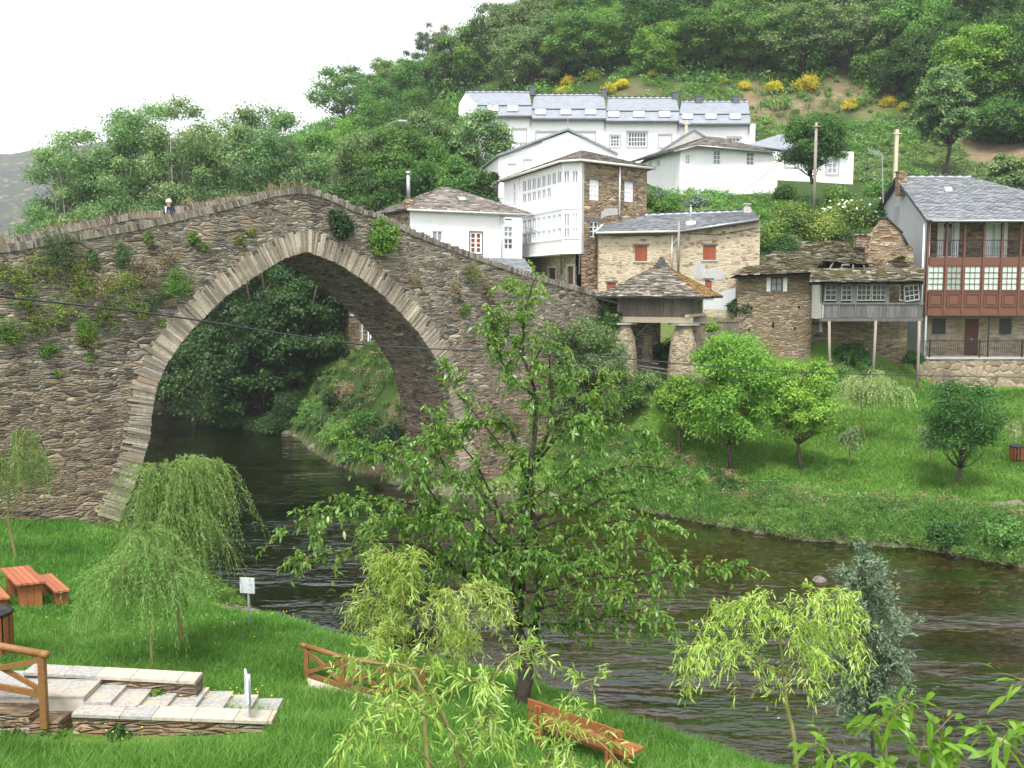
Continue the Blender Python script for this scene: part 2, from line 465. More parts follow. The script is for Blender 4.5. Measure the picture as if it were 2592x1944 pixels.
def flagstone():
    g = NT('quartzite_paving')
    uv = g.pos()
    v = g.n('TexVoronoi', {'Vector': uv, 'Scale': 2.6}, voronoi_dimensions='3D')
    e = g.n('TexVoronoi', {'Vector': uv, 'Scale': 2.6}, voronoi_dimensions='3D', feature='DISTANCE_TO_EDGE')
    sp = g.n('SeparateColor', {'Color': v.outputs['Color']})
    c = g.ramp(sp.outputs[0], [(0, (0.52, 0.5, 0.46)), (0.35, (0.62, 0.57, 0.48)), (0.6, (0.44, 0.43, 0.42)), (0.8, (0.62, 0.5, 0.34)), (1, (0.7, 0.66, 0.58))])
    st = g.noise(3.0, uv, 5, 0.7)
    c = g.mix(g.ramp(st, [(0.55, (0, 0, 0)), (0.75, (0.5, 0.5, 0.5))]), c, (0.55, 0.34, 0.16))
    c = g.mix(g.ramp(e.outputs['Distance'], [(0.0, (0.7, 0.7, 0.7)), (0.035, (0, 0, 0))]), c, (0.33, 0.3, 0.26))
    return g.fin(c, 0.75, 0.25, g.bump(st, 0.25, 0.02))


M['flag'] = flagstone()


def tiled_slate():
    g = NT('terrace_slate')
    uv = g.uv()
    b = g.n('TexBrick', {'Vector': uv, 'Color1': (0.22, 0.242, 0.275, 1), 'Color2': (0.275, 0.3, 0.335, 1), 'Mortar': (0.14, 0.155, 0.18, 1), 'Scale': 1.0, 'Mortar Size': 0.012, 'Brick Width': 0.36, 'Row Height': 0.2})
    nz = g.noise(1.2, uv, 5)
    c = g.mix(1.0, b.outputs['Color'], g.ramp(nz, [(0.3, (0.85,) * 3), (0.7, (1.12,) * 3)]), 'MULTIPLY')
    return g.fin(c, 0.5, 0.4)


M['slate_tile'] = tiled_slate()


# ------------------------------------------------------------------ light
w = bpy.data.worlds.new('World')
SC.world = w
w.use_nodes = True
nt = w.node_tree
bg = nt.nodes['Background']
sky = nt.nodes.new('ShaderNodeTexSky')
sky.sky_type = 'NISHITA'
sky.sun_disc = False
SUN_EL, SUN_AZ = math.radians(62), math.radians(192)      # azimuth clockwise from +Y: high and behind the camera
sky.sun_elevation = SUN_EL
sky.sun_rotation = SUN_AZ
sky.air_density = 1.0
sky.dust_density = 3.0
sky.ozone_density = 1.0
hs = nt.nodes.new('ShaderNodeHueSaturation')              # thin even cloud: the blue is washed out
hs.inputs['Saturation'].default_value = 0.12
nt.links.new(sky.outputs[0], hs.inputs['Color'])
nt.links.new(hs.outputs[0], bg.inputs['Color'])
bg.inputs['Strength'].default_value = 0.15
sl = bpy.data.lights.new('sun', 'SUN')
sl.energy = 1.5
sl.angle = math.radians(11)
sl.color = (1.0, 0.96, 0.9)
so = bpy.data.objects.new('sun', sl)
COL.objects.link(so)
d = Vector((math.sin(SUN_AZ) * math.cos(SUN_EL), math.cos(SUN_AZ) * math.cos(SUN_EL), math.sin(SUN_EL)))
so.rotation_euler = d.to_track_quat('Z', 'Y').to_euler()
so.location = (0, 0, 120)
vs = SC.view_settings
vs.view_transform = 'Standard'
vs.look = 'None'
vs.gamma = 1
vs.use_curve_mapping = False
vs.exposure = 1.32
SC.cycles.max_bounces = 8
SC.cycles.transparent_max_bounces = 12
SC.cycles.use_denoising = True

# ------------------------------------------------------------------ terrain
NEAR_SHORE = [(-100, 80), (-55, 72), (-36, 62), (-24, 50), (-17, 41), (-13.6, 36.3), (-11.6, 34.0), (-9.2, 30.6), (-7.8, 29.2), (-6.5, 27.9), (-4.7, 26.2), (-3.4, 25.0), (-2.1, 23.8),
              (0.97, 22.4), (3.3, 19.8), (4.9, 18.6), (9, 15.0), (15, 9.5), (25, 0), (40, -20)]
FAR_SHORE = [(-100, 104), (-60, 94), (-38, 85), (-27, 78), (-20, 72), (-16.1, 67.7), (-13.5, 62.8), (-11.5, 57.7), (-9.4, 53.1), (-7.2, 50.6), (-5.2, 48.0), (-2.6, 44.6), (0.1, 46.0), (3.7, 44.6), (5.8, 42.1),
             (8.0, 39.6), (11.3, 37.0), (14.7, 36.1), (17.5, 33.3), (26, 27), (40, 14), (60, -5)]
CTRL = [(-12.4, 25, 1.7), (-14.4, 35.8, 1.2), (-6.8, 18, 2.4), (-6.9, 20.2, 2.1), (-4, 19, 1.9), (0.24, 17.4, 1.9), (1.8, 14.6, 2.2), (-1.7, 18.2, 1.75), (-7, 15, 2.5), (-3, 15, 2.62), (-3.6, 14.2, 2.6), (-9.5, 14.5, 2.7), (-5, 12.5, 2.6),
        (-14, 16, 2.9), (-20, 25, 2.5), (-25, 32, 4), (-30, 24, 6), (0, 10, 2.8), (0, 5, 4.6), (0, 0, 7), (5, 12, 2.0), (8, 10, 1.8), (6, 4, 4.5), (-10, 8, 4.0), (-20, 10, 5), (-20, 2, 7), (20, -8, 5), (-60, 10, 9), (-60, 40, 8),
        (-20, 42, 1.5), (-35, 45, 5), (-45, 60, 3), (-90, 60, 8),
        (18.5, 40.7, 1.4), (9.7, 43.9, 1.5), (14, 50, 2.3), (22, 50, 2.5), (26, 60, 3.4), (16, 56, 4.2), (21, 57.5, 4.3), (12, 57.5, 6.6), (14.2, 59.3, 5.0), (17.5, 59.4, 4.8), (21, 59.8, 4.8), (13, 61.8, 8.2), (5, 47, 1.6), (2, 48, 1.7), (30, 45, 2), (40, 40, 2.2), (40, 55, 3.2), (36, 60.5, 3.5), (27, 64, 5.2), (40, 64, 5.2), (36, 73, 10), (50, 66, 7),
        (9, 50, 4.9), (8.6, 48, 4.0), (5.3, 49.6, 4.7), (6, 47.6, 3.2), (10.5, 54.5, 5.5), (8.5, 53.6, 5.1), (7, 53.0, 5.1), (4.8, 53, 8.1), (4, 58, 8.5), (8.5, 59, 8.2), (2, 62, 7.6), (1.5, 66, 7.8), (3.5, 60.5, 7.8), (-3, 57, 8.0), (-6, 60, 8.6), (-9, 57, 4.6), (-11, 62, 4.8), (-11, 66, 4.5), (-11.5, 70, 4.3), (-8.5, 70.5, 4.5), (-8, 52.4, 3.4),
        (3, 75, 15), (15, 84, 17.4), (24, 84, 17.4), (13, 73, 15.2), (12, 67, 12), (20, 68, 13), (20, 63, 8.5), (27, 92, 19.3), (5, 100, 21), (20, 103, 22.4), (-6, 97, 20), (33, 117, 27.5), (36, 124, 35), (15, 116, 28), (15, 123, 34), (2, 114, 27),
        (37, 105, 23.4), (48, 100, 22), (45, 84, 16), (60, 115, 32), (60, 140, 55), (40, 150, 52), (10, 150, 46), (-10, 150, 38), (-30, 150, 22),
        (5, 200, 60), (-23, 200, 47), (-43, 200, 39), (-60, 200, 33), (-100, 200, 18), (30, 200, 75), (80, 200, 95), (60, 260, 110), (0, 260, 72), (0, 320, 74), (-50, 260, 42), (-120, 260, 15),
        (-25, 90, 4), (-40, 100, 5), (-70, 120, 6), (-20, 82, 5), (-14, 75, 4.6), (-10, 81, 9), (-11, 87, 18.5), (-18, 98, 15), (-35, 120, 8), (-4, 68, 8.2), (120, 100, 50), (120, 40, 12), (200, 200, 120), (-300, 100, 20), (-300, 300, 20), (0, 600, 60), (-300, 700, 20), (400, 600, 140), (300, 0, 40), (-200, -50, 20), (0, -100, 12)]
CT = np.array(CTRL, float)


def _rbf_fit():
    n = len(CT)
    D = np.sqrt((CT[:, None, 0] - CT[None, :, 0]) ** 2 + (CT[:, None, 1] - CT[None, :, 1]) ** 2)
    A = np.zeros((n + 1, n + 1)); A[:n, :n] = -D - np.eye(n) * 0.02
    A[:n, n] = 1; A[n, :n] = 1
    return np.linalg.solve(A, np.append(CT[:, 2], 0))


WR = _rbf_fit()


def seg_dist(P, line):
    L = np.array(line, float)
    best = np.full(len(P), 1e9)
    for a, b in zip(L[:-1], L[1:]):
        d = b - a
        t = np.clip(((P - a) @ d) / (d @ d), 0, 1)
        q = P - (a + t[:, None] * d)
        best = np.minimum(best, np.hypot(q[:, 0], q[:, 1]))
    return best


RIVER = np.array(NEAR_SHORE + FAR_SHORE[::-1], float)


def in_poly(P, poly):
    x, y = P[:, 0], P[:, 1]
    ins = np.zeros(len(P), bool)
    n = len(poly)
    j = n - 1
    for i in range(n):
        xi, yi = poly[i]; xj, yj = poly[j]
        c = ((yi > y) != (yj > y)) & (x < (xj - xi) * (y - yi) / (yj - yi + 1e-12) + xi)
        ins ^= c
        j = i
    return ins


def vnoise(P, s, seed=0):
    """cheap smooth value noise"""
    q = P * s + seed * 17.3
    i = np.floor(q).astype(int); f = q - i
    f = f * f * (3 - 2 * f)
    def hsh(a, b):
        v = np.sin(a * 127.1 + b * 311.7 + seed * 74.7) * 43758.5453
        return v - np.floor(v)
    a = hsh(i[:, 0], i[:, 1]); b = hsh(i[:, 0] + 1, i[:, 1]); c = hsh(i[:, 0], i[:, 1] + 1); e = hsh(i[:, 0] + 1, i[:, 1] + 1)
    return (a * (1 - f[:, 0]) + b * f[:, 0]) * (1 - f[:, 1]) + (c * (1 - f[:, 0]) + e * f[:, 0]) * f[:, 1]


def height(P, full=False):
    P = np.atleast_2d(np.asarray(P, float))
    h = np.zeros(len(P))
    for k in range(0, len(P), 20000):
        p = P[k:k + 20000]
        D = np.sqrt((p[:, None, 0] - CT[None, :, 0]) ** 2 + (p[:, None, 1] - CT[None, :, 1]) ** 2)
        h[k:k + 20000] = -D @ WR[:-1] + WR[-1]
    h = np.clip(h, 0.6, 150)
    dn, df = seg_dist(P, NEAR_SHORE), seg_dist(P, FAR_SHORE)
    ins = in_poly(P, RIVER)
    near = dn < df
    dist = np.minimum(dn, df)
    wob = (vnoise(P, 0.7, 1) - 0.5) * 0.35 + (vnoise(P, 2.1, 2) - 0.5) * 0.15
    up = np.clip((P[:, 1] - 44) / 6, 0, 1)               # steeper banks above the bridge
    beach = np.clip(1.4 - np.hypot(P[:, 0] + 6.4, P[:, 1] - 27.6) / 2.6, 0, 1)
    slope = np.where(near, 0.62 - 0.4 * beach, 0.6 + 0.8 * up)
    cap = 0.02 + dist * slope + np.clip(dist, 0, 2) * wob * 0.6
    land = np.minimum(h, cap)
    k = 0.5                                              # soft minimum
    d = h - cap
    land = np.where(np.abs(d) < k, land - (k - np.abs(d)) ** 2 / (4 * k) * np.clip(dist, 0, 1), land)
    land = land + (vnoise(P, 0.9, 5) - 0.5) * 0.12 * np.clip(dist / 3, 0, 1)
    bed = -np.minimum(0.12 + dist * 0.2, 0.8 + 1.2 * up) + wob * 0.3
    z = np.where(ins, np.minimum(bed, -0.02), np.maximum(land, 0.03))
    if full: return z, ins, dist, near
    return z


def gz(x, y):
    return float(height([(x, y)])[0])


def axis(a0, a1, f0, f1, step, grow=1.13):
    c = list(np.arange(f0, f1 + 1e-6, step))
    s, x = step, f1
    while x < a1:
        s *= grow; x += s; c.append(x)
    s, x = step, f0
    while x > a0:
        s *= grow; x -= s; c.insert(0, x)
    return np.array(c)


def build_terrain():
    xs = axis(-1400, 1400, -22, 32, 0.4)
    ys = axis(-60, 2200, 8, 70, 0.4, 1.06)
    X, Y = np.meshgrid(xs, ys)
    P = np.stack([X.ravel(), Y.ravel()], 1)
    z, ins, dist, near = height(P, True)
    far = np.clip((np.hypot(P[:, 0], P[:, 1]) - 500) / 400, 0, 1)
    z = z * (1 - far) + 12 * far
    V = np.column_stack([P, z])
    nx, ny = len(xs), len(ys)
    i = np.arange(nx * ny).reshape(ny, nx)
    T = np.stack([i[:-1, :-1], i[:-1, 1:], i[1:, 1:], i[1:, :-1]], -1).reshape(-1, 4)
    # what the surface is made of, plus a painted darkening of the bed
    nz = vnoise(P, 0.35, 9)
    bch = np.clip(1.4 - np.hypot(P[:, 0] + 6.4, P[:, 1] - 27.6) / 2.4, 0, 1)
    grass = np.where(ins, 0.0, np.clip((dist - 0.12 - nz * 0.4 - bch * 1.4) / 0.35, 0, 1))
    wood_ = np.clip((P[:, 1] - 62) / 6, 0, 1) * (1 - np.clip(ins, 0, 1))
    wood_ = np.maximum(wood_, np.clip((P[:, 1] - 47) / 3, 0, 1) * np.clip((-2.5 - P[:, 0]) / 1.5, 0, 1) * (1 - ins))
    soil = np.zeros(len(P))
    def blob(cx, cy, rx, ry, rot=0):
        dx, dy = P[:, 0] - cx, P[:, 1] - cy
        return np.clip(1.6 - 1.2 * np.hypot(dx / rx, dy / ry) + (nz - 0.5) * 1.2, 0, 1)
    soil = np.maximum(soil, blob(31, 120.5, 19, 3.2)); soil = np.maximum(soil, 0.6 * blob(10, 119, 7, 1.8)); soil = np.maximum(soil, blob(50, 105, 6, 8)); soil = np.maximum(soil, blob(12.5, 71, 4.5, 3.5))
    soil = np.maximum(soil, 0.9 * blob(21.5, 58.8, 2.6, 1.5)); soil = np.maximum(soil, blob(5.0, 55, 3.5, 6)); soil = np.maximum(soil, 0.9 * blob(-6.5, 51.5, 1.6, 2.2)); soil = np.maximum(soil, blob(6.5, 50.2, 1.6, 1.4))
    field = blob(37, 106, 11, 9)
    me = mesh_np('ground', V, T, None, smooth=True)
    me.materials.clear()
    for nm, arr in (('grass', grass), ('wood', wood_ * (1 - field)), ('soil', soil), ('bed', ins.astype(float)), ('bed_shade', np.clip((2.6 - P[:, 0] + (nz - .5) * 3) / 6, 0, 1) * ins)):
        a = me.attributes.new(nm, 'FLOAT', 'POINT')
        a.data.foreach_set('value', arr.astype(np.float32))
    g = NT('ground_cover')
    p = g.pos()
    n1, n2, n3 = g.noise(0.5, p, 5), g.noise(9, p, 6, 0.7), g.noise(45, p, 3)
    gr = g.ramp(n1, [(0.3, (0.06, 0.135, 0.018)), (0.7, (0.12, 0.215, 0.035))])
    gr = g.mix(g.ramp(g.noise(1.3, p, 5, 0.7), [(0.55, (0, 0, 0)), (0.75, (0.55, 0.55, 0.55))]), gr, (0.16, 0.15, 0.05))
    gr = g.mix(1.0, gr, g.ramp(n2, [(0.3, (0.6,) * 3), (0.75, (1.35,) * 3)]), 'MULTIPLY')
    wd = g.ramp(n2, [(0.3, (0.02, 0.04, 0.01)), (0.7, (0.06, 0.1, 0.025))])
    n4 = g.noise(1.1, g.pos((1, 1, 3.5)), 7, 0.75)
    sl_ = g.ramp(n4, [(0.25, (0.1, 0.075, 0.045)), (0.5, (0.2, 0.15, 0.095)), (0.75, (0.29, 0.225, 0.15))])
    bedn = g.n('TexVoronoi', {'Vector': g.pos((1, 1, 1)), 'Scale': 6.0})
    bd = g.ramp(g.n('SeparateColor', {'Color': bedn.outputs['Color']}).outputs[0], [(0, (0.06, 0.044, 0.02)), (0.5, (0.115, 0.085, 0.042)), (0.85, (0.17, 0.13, 0.075)), (1, (0.25, 0.21, 0.15))])
    weed = g.noise(0.42, g.n('Mapping', {'Vector': g.n('NewGeometry').outputs['Position'], 'Rotation': (0, 0, math.radians(38)), 'Scale': (0.55, 1.9, 1)}).outputs[0], 5, 0.6)
    bd = g.mix(g.math('MULTIPLY', g.ramp(weed, [(0.52, (0, 0, 0)), (0.6, (1, 1, 1))]), 0.85), bd, g.mix(n2, (0.03, 0.1, 0.01), (0.09, 0.2, 0.02)))
    bd = g.mix(g.math('MULTIPLY', g.attr('bed_shade'), 0.88), bd, g.mix(n2, (0.012, 0.015, 0.008), (0.03, 0.034, 0.018)))  # darkness of the deep, reflecting water put into the bed colour
    peb = g.n('TexVoronoi', {'Vector': p, 'Scale': 13.0})
    shore = g.ramp(g.n('SeparateColor', {'Color': peb.outputs['Color']}).outputs[0], [(0, (0.06, 0.052, 0.035)), (0.6, (0.17, 0.15, 0.11)), (0.9, (0.22, 0.2, 0.16)), (1, (0.36, 0.34, 0.3))])
    c = g.mix(g.attr('grass'), shore, gr)
    c = g.mix(g.attr('wood'), c, wd)
    c = g.mix(g.attr('soil'), c, sl_)
    c = g.mix(g.attr('bed'), c, bd)
    me.materials.append(g.fin(c, 0.95, 0.1, g.bump(n2, 0.7, 0.08)))
    return tag(link_mesh('ground', me), kind='structure')


build_terrain()


def build_water():
    b = MB()
    pts = [Vector((x, y, 0)) for x, y in ([(x - 1.0, y - 1.2) for x, y in NEAR_SHORE] + [(x + 1.0, y + 1.4) for x, y in FAR_SHORE[::-1]])]
    tr = tessellate_polygon([pts])
    b.faces(pts, tr)
    g = NT('river_surface')
    gp = g.n('NewGeometry').outputs['Position']
    rot = g.n('Mapping', {'Vector': gp, 'Rotation': (0, 0, math.radians(14)), 'Scale': (0.85, 1.9, 1)}).outputs[0]
    h1 = g.noise(1.45, rot, 2, 0.5)
    h2 = g.noise(3.6, rot, 2, 0.5)
    calm = g.ramp(g.noise(0.17, rot, 3, 0.6), [(0.38, (0.12,) * 3), (0.62, (1.0,) * 3)])
    hh = g.math('MULTIPLY', g.math('ADD', h1, g.math('MULTIPLY', h2, 0.32)), calm)
    sy = g.n('SeparateXYZ', {'Vector': gp}).outputs[1]
    riff = g.n('MapRange', {'Value': g.math('ADD', sy, g.math('MULTIPLY', g.noise(0.3, gp, 3), 8.0)), 'From Min': 27.0, 'From Max': 35.0, 'To Min': 1.0, 'To Max': 0.3}).outputs[0]
    nm = g.bump(g.math('MULTIPLY', hh, riff), 1.0, 0.26)
    fr = g.n('Fresnel', {'IOR': 1.95, 'Normal': nm}).outputs[0]
    tr_ = g.n('BsdfTransparent', {'Color': (0.66, 0.62, 0.4)})
    gl = g.n('BsdfGlossy', {'Color': (0.95, 0.97, 1.0), 'Roughness': 0.04, 'Normal': nm})
    mx = g.n('MixShader', {0: fr, 1: tr_.outputs[0], 2: gl.outputs[0]})
    g.t.links.new(mx.outputs[0], g.out.inputs[0])
    return tag(b.build('river_water', g.mat), kind='structure')


build_water()


def build_far_hill():
    xs = np.linspace(-1300, 200, 90); ys = np.linspace(520, 1500, 50)
    X, Y = np.meshgrid(xs, ys)
    P = np.stack([X.ravel(), Y.ravel()], 1)
    ridge = 118 + 30 * np.exp(-((P[:, 0] + 230) / 260) ** 2) - 0.012 * (P[:, 0] + 450) * -1
    z = 5 + ridge * np.clip((P[:, 1] - 540) / 420, 0, 1) ** 0.85 * np.clip((1500 - P[:, 1]) / 380, 0, 1) ** 0.5
    z += (vnoise(P, 0.008, 3) - 0.5) * 22 + (vnoise(P, 0.03, 4) - 0.5) * 6
    V = np.column_stack([P, z])
    i = np.arange(len(P)).reshape(50, 90)
    T = np.stack([i[:-1, :-1], i[:-1, 1:], i[1:, 1:], i[1:, :-1]], -1).reshape(-1, 4)
    g = NT('heath_hillside')
    p = g.pos()
    n = g.noise(0.03, p, 6, 0.65); m = g.noise(0.11, p, 6, 0.75)
    c = g.ramp(n, [(0.3, (0.03, 0.045, 0.035)), (0.5, (0.055, 0.06, 0.05)), (0.7, (0.04, 0.065, 0.035))])
    c = g.mix(g.ramp(m, [(0.56, (0, 0, 0)), (0.64, (0.7, 0.7, 0.7))]), c, (0.4, 0.3, 0.06))
    c = g.mix(g.ramp(g.noise(0.07, p, 5, 0.7), [(0.6, (0, 0, 0)), (0.66, (1, 1, 1))]), c, (0.03, 0.06, 0.03))
    return tag(link_mesh('hills', mesh_np('hills', V, T, g.fin(c, 0.95, 0.1), smooth=True)), kind='structure')


build_far_hill()


# thin valley air: the far heath hill fades to blue grey
def build_haze():
    b = MB()
    b.obox((-1500, -150, -6), (3000, 0, 0), (0, 2500, 0), (0, 0, 240))
    m = bpy.data.materials.new('haze')
    m.use_nodes = True
    t = m.node_tree
    t.nodes.clear()
    o = t.nodes.new('ShaderNodeOutputMaterial')
    v = t.nodes.new('ShaderNodeVolumePrincipled')
    v.inputs['Color'].default_value = (0.86, 0.93, 1.0, 1)
    v.inputs['Density'].default_value = 0.0003
    v.inputs['Anisotropy'].default_value = 0.0
    t.links.new(v.outputs[0], o.inputs['Volume'])
    tag(b.build('haze', m), kind='stuff')


build_haze()
# ------------------------------------------------------------------ foliage library
def unit(a):
    return a / np.maximum(np.linalg.norm(a, axis=-1, keepdims=True), 1e-9)


def rdir(n, rng):
    return unit(rng.normal(size=(n, 3)))


def leaves(pos, ax, nrm, L, W, rnd, kind=0, droop=0.0):
    """kind 0: folded diamond (4 points); kind 1: long drooping blade (6 points)"""
    n = len(pos)
    ax = unit(ax); side = unit(np.cross(ax, nrm)); nrm = np.cross(side, ax)
    L = np.broadcast_to(np.asarray(L, float).reshape(-1, 1), (n, 1)); W = np.broadcast_to(np.asarray(W, float).reshape(-1, 1), (n, 1))
    if kind == 0:
        V = np.stack([pos, pos + ax * L * 0.5 + side * W * 0.5 - nrm * W * 0.2, pos + ax * L, pos + ax * L * 0.5 - side * W * 0.5 - nrm * W * 0.2], 1)
        F = np.array([[0, 1, 2], [0, 2, 3]])
    else:
        dz = np.zeros((n, 3)); dz[:, 2] = -1
        m1 = pos + ax * L * 0.38 + dz * L * droop * 0.16
        m2 = pos + ax * L * 0.74 + dz * L * droop * 0.52
        tp = pos + ax * L * 0.97 + dz * L * droop * 1.0
        V = np.stack([pos, m1 + side * W * 0.5, m1 - side * W * 0.5, m2 + side * W * 0.36, m2 - side * W * 0.36, tp], 1)
        F = np.array([[0, 1, 2], [2, 1, 3], [2, 3, 4], [4, 3, 5]])
    k = V.shape[1]
    T = (np.arange(n)[:, None, None] * k + F[None]).reshape(-1, 3)
    return V.reshape(-1, 3), T, np.repeat(rnd, k)


def leaf_mesh(name, mat, pos, ax, nrm, L, W, rnd, kind=0, droop=0.0):
    V, T, r = leaves(pos, ax, nrm, L, W, rnd, kind, droop)
    return mesh_np(name, V, T, mat, r)


def clumps(centers, radii, per, rng, ls, aspect=0.55, squash=0.75, up=0.7, tone=None):
    """leaf arrays filling a set of soft clumps"""
    n = len(centers) * per
    c = np.repeat(centers, per, 0); r = np.repeat(radii, per)[:, None]
    d = rdir(n, rng)
    d[:, 2] = np.where(d[:, 2] < -0.62, -d[:, 2] * 0.6, d[:, 2])
    rr = rng.random((n, 1)) ** 0.45
    pos = c + d * r * rr * np.array([1, 1, squash]) * (1 + 0.25 * rng.normal(size=(n, 1)))
    nrm = unit(d * 0.7 + np.array([0, 0, up]) + rng.normal(size=(n, 3)) * 0.5)
    ax = unit(np.cross(nrm, rng.normal(size=(n, 3))) + np.array([0, 0, -0.25]))
    L = ls * rng.uniform(0.6, 1.35, n)
    t = np.repeat(rng.random(len(centers)) if tone is None else tone, per)
    rnd = np.clip(0.55 * t + 0.45 * rng.random(n), 0, 1)
    return pos, ax, nrm, L, L * aspect, rnd


def crown_points(n, h0, h1, R, shape, rng):
    out = []
    while len(out) < n:
        p = rng.uniform(-1, 1, 3)
        rr = math.hypot(p[0], p[1])
        z = (p[2] + 1) / 2
        if shape == 'round': lim = math.sqrt(max(0, 1 - p[2] ** 2))
        elif shape == 'dome': lim = math.sqrt(max(0, 1 - (max(0, z - 0.3) / 0.7) ** 2)) * (0.72 + 0.28 * min(1, z / 0.3))
        elif shape == 'cone': lim = 1.0 - z * 0.85 if z > 0.12 else z / 0.12
        elif shape == 'column': lim = min(1, z / 0.15) * (1 - 0.55 * z ** 2)
        else: lim = 0.35 + 0.65 * z if z < 0.75 else math.sqrt(max(0, 1 - ((z - 0.75) / 0.25) ** 2))
        if rr > lim or (rr < 0.45 * lim and rng.random() < 0.6): continue
        out.append((p[0] * R, p[1] * R, h0 + z * (h1 - h0)))
    return np.array(out)


def limb(b, p, q, r0, r1, rng, n=5, sag=0.0, k=6):
    p, q = Vector(p), Vector(q)
    L = (q - p).length
    pts = []
    off = Vector(rng.normal(size=3)) * L * 0.06
    for i in range(n + 1):
        t = i / n
        x = p.lerp(q, t) + off * math.sin(t * math.pi) + Vector((0, 0, -sag * L * t * t))
        pts.append(x)
    b.tube(pts, [r0 + (r1 - r0) * i / n for i in range(n + 1)], k)
    return pts


def make_tree(name, label, cat, h, R, h0, shape, n_cl, per, ls, leaf, bark, seed, tr=0.16, cl=(0.22, 0.4), squash=0.75, aspect=0.55, lean=(0, 0), stems=1, up=0.4, loc=(0, 0, 0), group=None, limbs=0.6):
    rng = np.random.default_rng(seed)
    root = thing(name, label, cat, (0, 0, 0), group)
    C = crown_points(n_cl, h0, h, R, shape, rng)
    C[:, 0] += lean[0] * C[:, 2] / h; C[:, 1] += lean[1] * C[:, 2] / h
    rad = R * rng.uniform(cl[0], cl[1], n_cl)
    C[:, 2] = np.minimum(C[:, 2], h - rad * 0.5)
    link_mesh('crown', leaf_mesh('crown', leaf, *clumps(C, rad, per, rng, ls, aspect, squash, up)), root)
    b = MB()
    for s in range(stems):
        a = rng.uniform(0, 6.28)
        sx, sy = (0.25 * tr * 10 * math.cos(a), 0.25 * tr * 10 * math.sin(a)) if stems > 1 else (0, 0)
        top = Vector((lean[0] * 0.8 + sx * 3, lean[1] * 0.8 + sy * 3, h0 + (h - h0) * 0.8))
        sp = limb(b, (sx * 0.08, sy * 0.08, -0.3), top, tr, tr * 0.2, rng, 8, 0, 8)
        for c in C[s::stems]:
            if rng.random() > limbs: continue
            k = min(7, max(1, int(8 * h0 / top.z), int(8 * max(0.12, (c[2] - (h - h0) * 0.3) / top.z))))
            limb(b, sp[k], c, tr * 0.42 * (1 - k / 10), tr * 0.05, rng, 4, -0.03, 5)
    b_ = b.build('trunk', bark, root, True)
    root.location = loc
    return root


def weeping(name, label, cat, h, R, n_br, n_str, leaf, seed, loc, ls=0.085, lw=0.013, per=34, slen=(0.6, 1.4), tr=0.06, rise=0.8, base=0.45, bark=None, droop_end=1.0, upright=0.0, aim=None, group=None, kind=0):
    """willow: arching boughs with hanging, narrow-leaved strands"""
    rng = np.random.default_rng(seed)
    root = thing(name, label, cat, (0, 0, 0), group)
    b = MB()
    hb = h * base
    limb(b, (0, 0, -0.3), (rng.normal() * 0.03 * h, rng.normal() * 0.03 * h, h * 0.8), tr, tr * 0.35, rng, 7, 0, 8)
    P, A, N, Rr = [], [], [], []
    for i in range(n_br):
        a = 6.283 * (i + rng.uniform(-.4, .4)) / n_br
        z0 = hb + (h * 0.8 - hb) * rng.random()
        reach = R * rng.uniform(0.5, 1.1) * (1.35 - 0.95 * (z0 - hb) / max(.1, h * .8 - hb)) * (1.0 if aim is None else max(0.25, 0.65 + 0.5 * math.cos(a - aim)))
        top = min(h * 1.0, z0 + rise * rng.uniform(0.5, 1.2) * (h - hb) * 0.7)
        pts = []
        for k in range(9):
            t = k / 8
            r = reach * (t ** (0.85 + upright))
            zz = z0 + (top - z0) * math.sin(min(1, t * 1.35) * math.pi / 2) - droop_end * max(0, t - 0.55) ** 2 * reach * 1.6
            pts.append(Vector((math.cos(a) * r, math.sin(a) * r, zz)) + Vector(rng.normal(size=3)) * 0.02 * R)
        b.tube(pts, [tr * 0.38 * (1 - 0.85 * k / 8) for k in range(9)], 5)
        for s in range(n_str):
            t = rng.uniform(0.22, 1.0)
            k = min(7, int(t * 8)); p = pts[k].lerp(pts[k + 1], t * 8 - k)
            out = np.array([math.cos(a), math.sin(a), 0.25]) * rng.uniform(0.1, 0.5) + rng.normal(size=3) * np.array([.35, .35, .22])
            L = rng.uniform(*slen) * (1.0 if p.z > L_min(rng, slen) else 0.5)
            L = min(L, max(0.15, p.z - 0.25))
            m = max(5, int(per * L / slen[1]))
            tt = (np.arange(m) + rng.random(m)) / m
            x = np.array(p)[None] + out[None] * L * (tt[:, None] - 0.35 * tt[:, None] ** 2)
            x[:, 2] -= L * (0.25 * tt + 0.7 * tt ** 2) * droop_end
            tan = out[None] * (1 - 0.7 * tt[:, None]); tan = tan + np.array([0, 0, -1.0])[None] * (0.25 + 1.4 * tt[:, None]) * droop_end
            ax = unit(unit(tan) * 0.9 + rng.normal(size=(m, 3)) * 0.42)
            P.append(x); A.append(ax); N.append(rng.normal(size=(m, 3)) + np.array([0, 0, 0.6])); Rr.append(np.clip(0.35 * rng.random() + 0.65 * rng.random(m), 0, 1))
            if s % 3 == 0:
                q = [Vector(x[j]) for j in range(0, m, max(1, m // 4))]
                if len(q) > 1: b.tube(q, tr * 0.05, 3, cap=False)
    P, A, N, Rr = map(np.concatenate, (P, A, N, Rr))
    L = ls * rng.uniform(0.6, 1.3, len(P))
    link_mesh('crown', leaf_mesh('crown', leaf, P, A, N, L, np.full(len(P), lw), Rr, kind, 0.25), root)
    b.build('trunk', bark or M['bark_green'], root, True)
    root.location = loc
    return root


def L_min(rng, slen):
    return slen[1] + 0.3


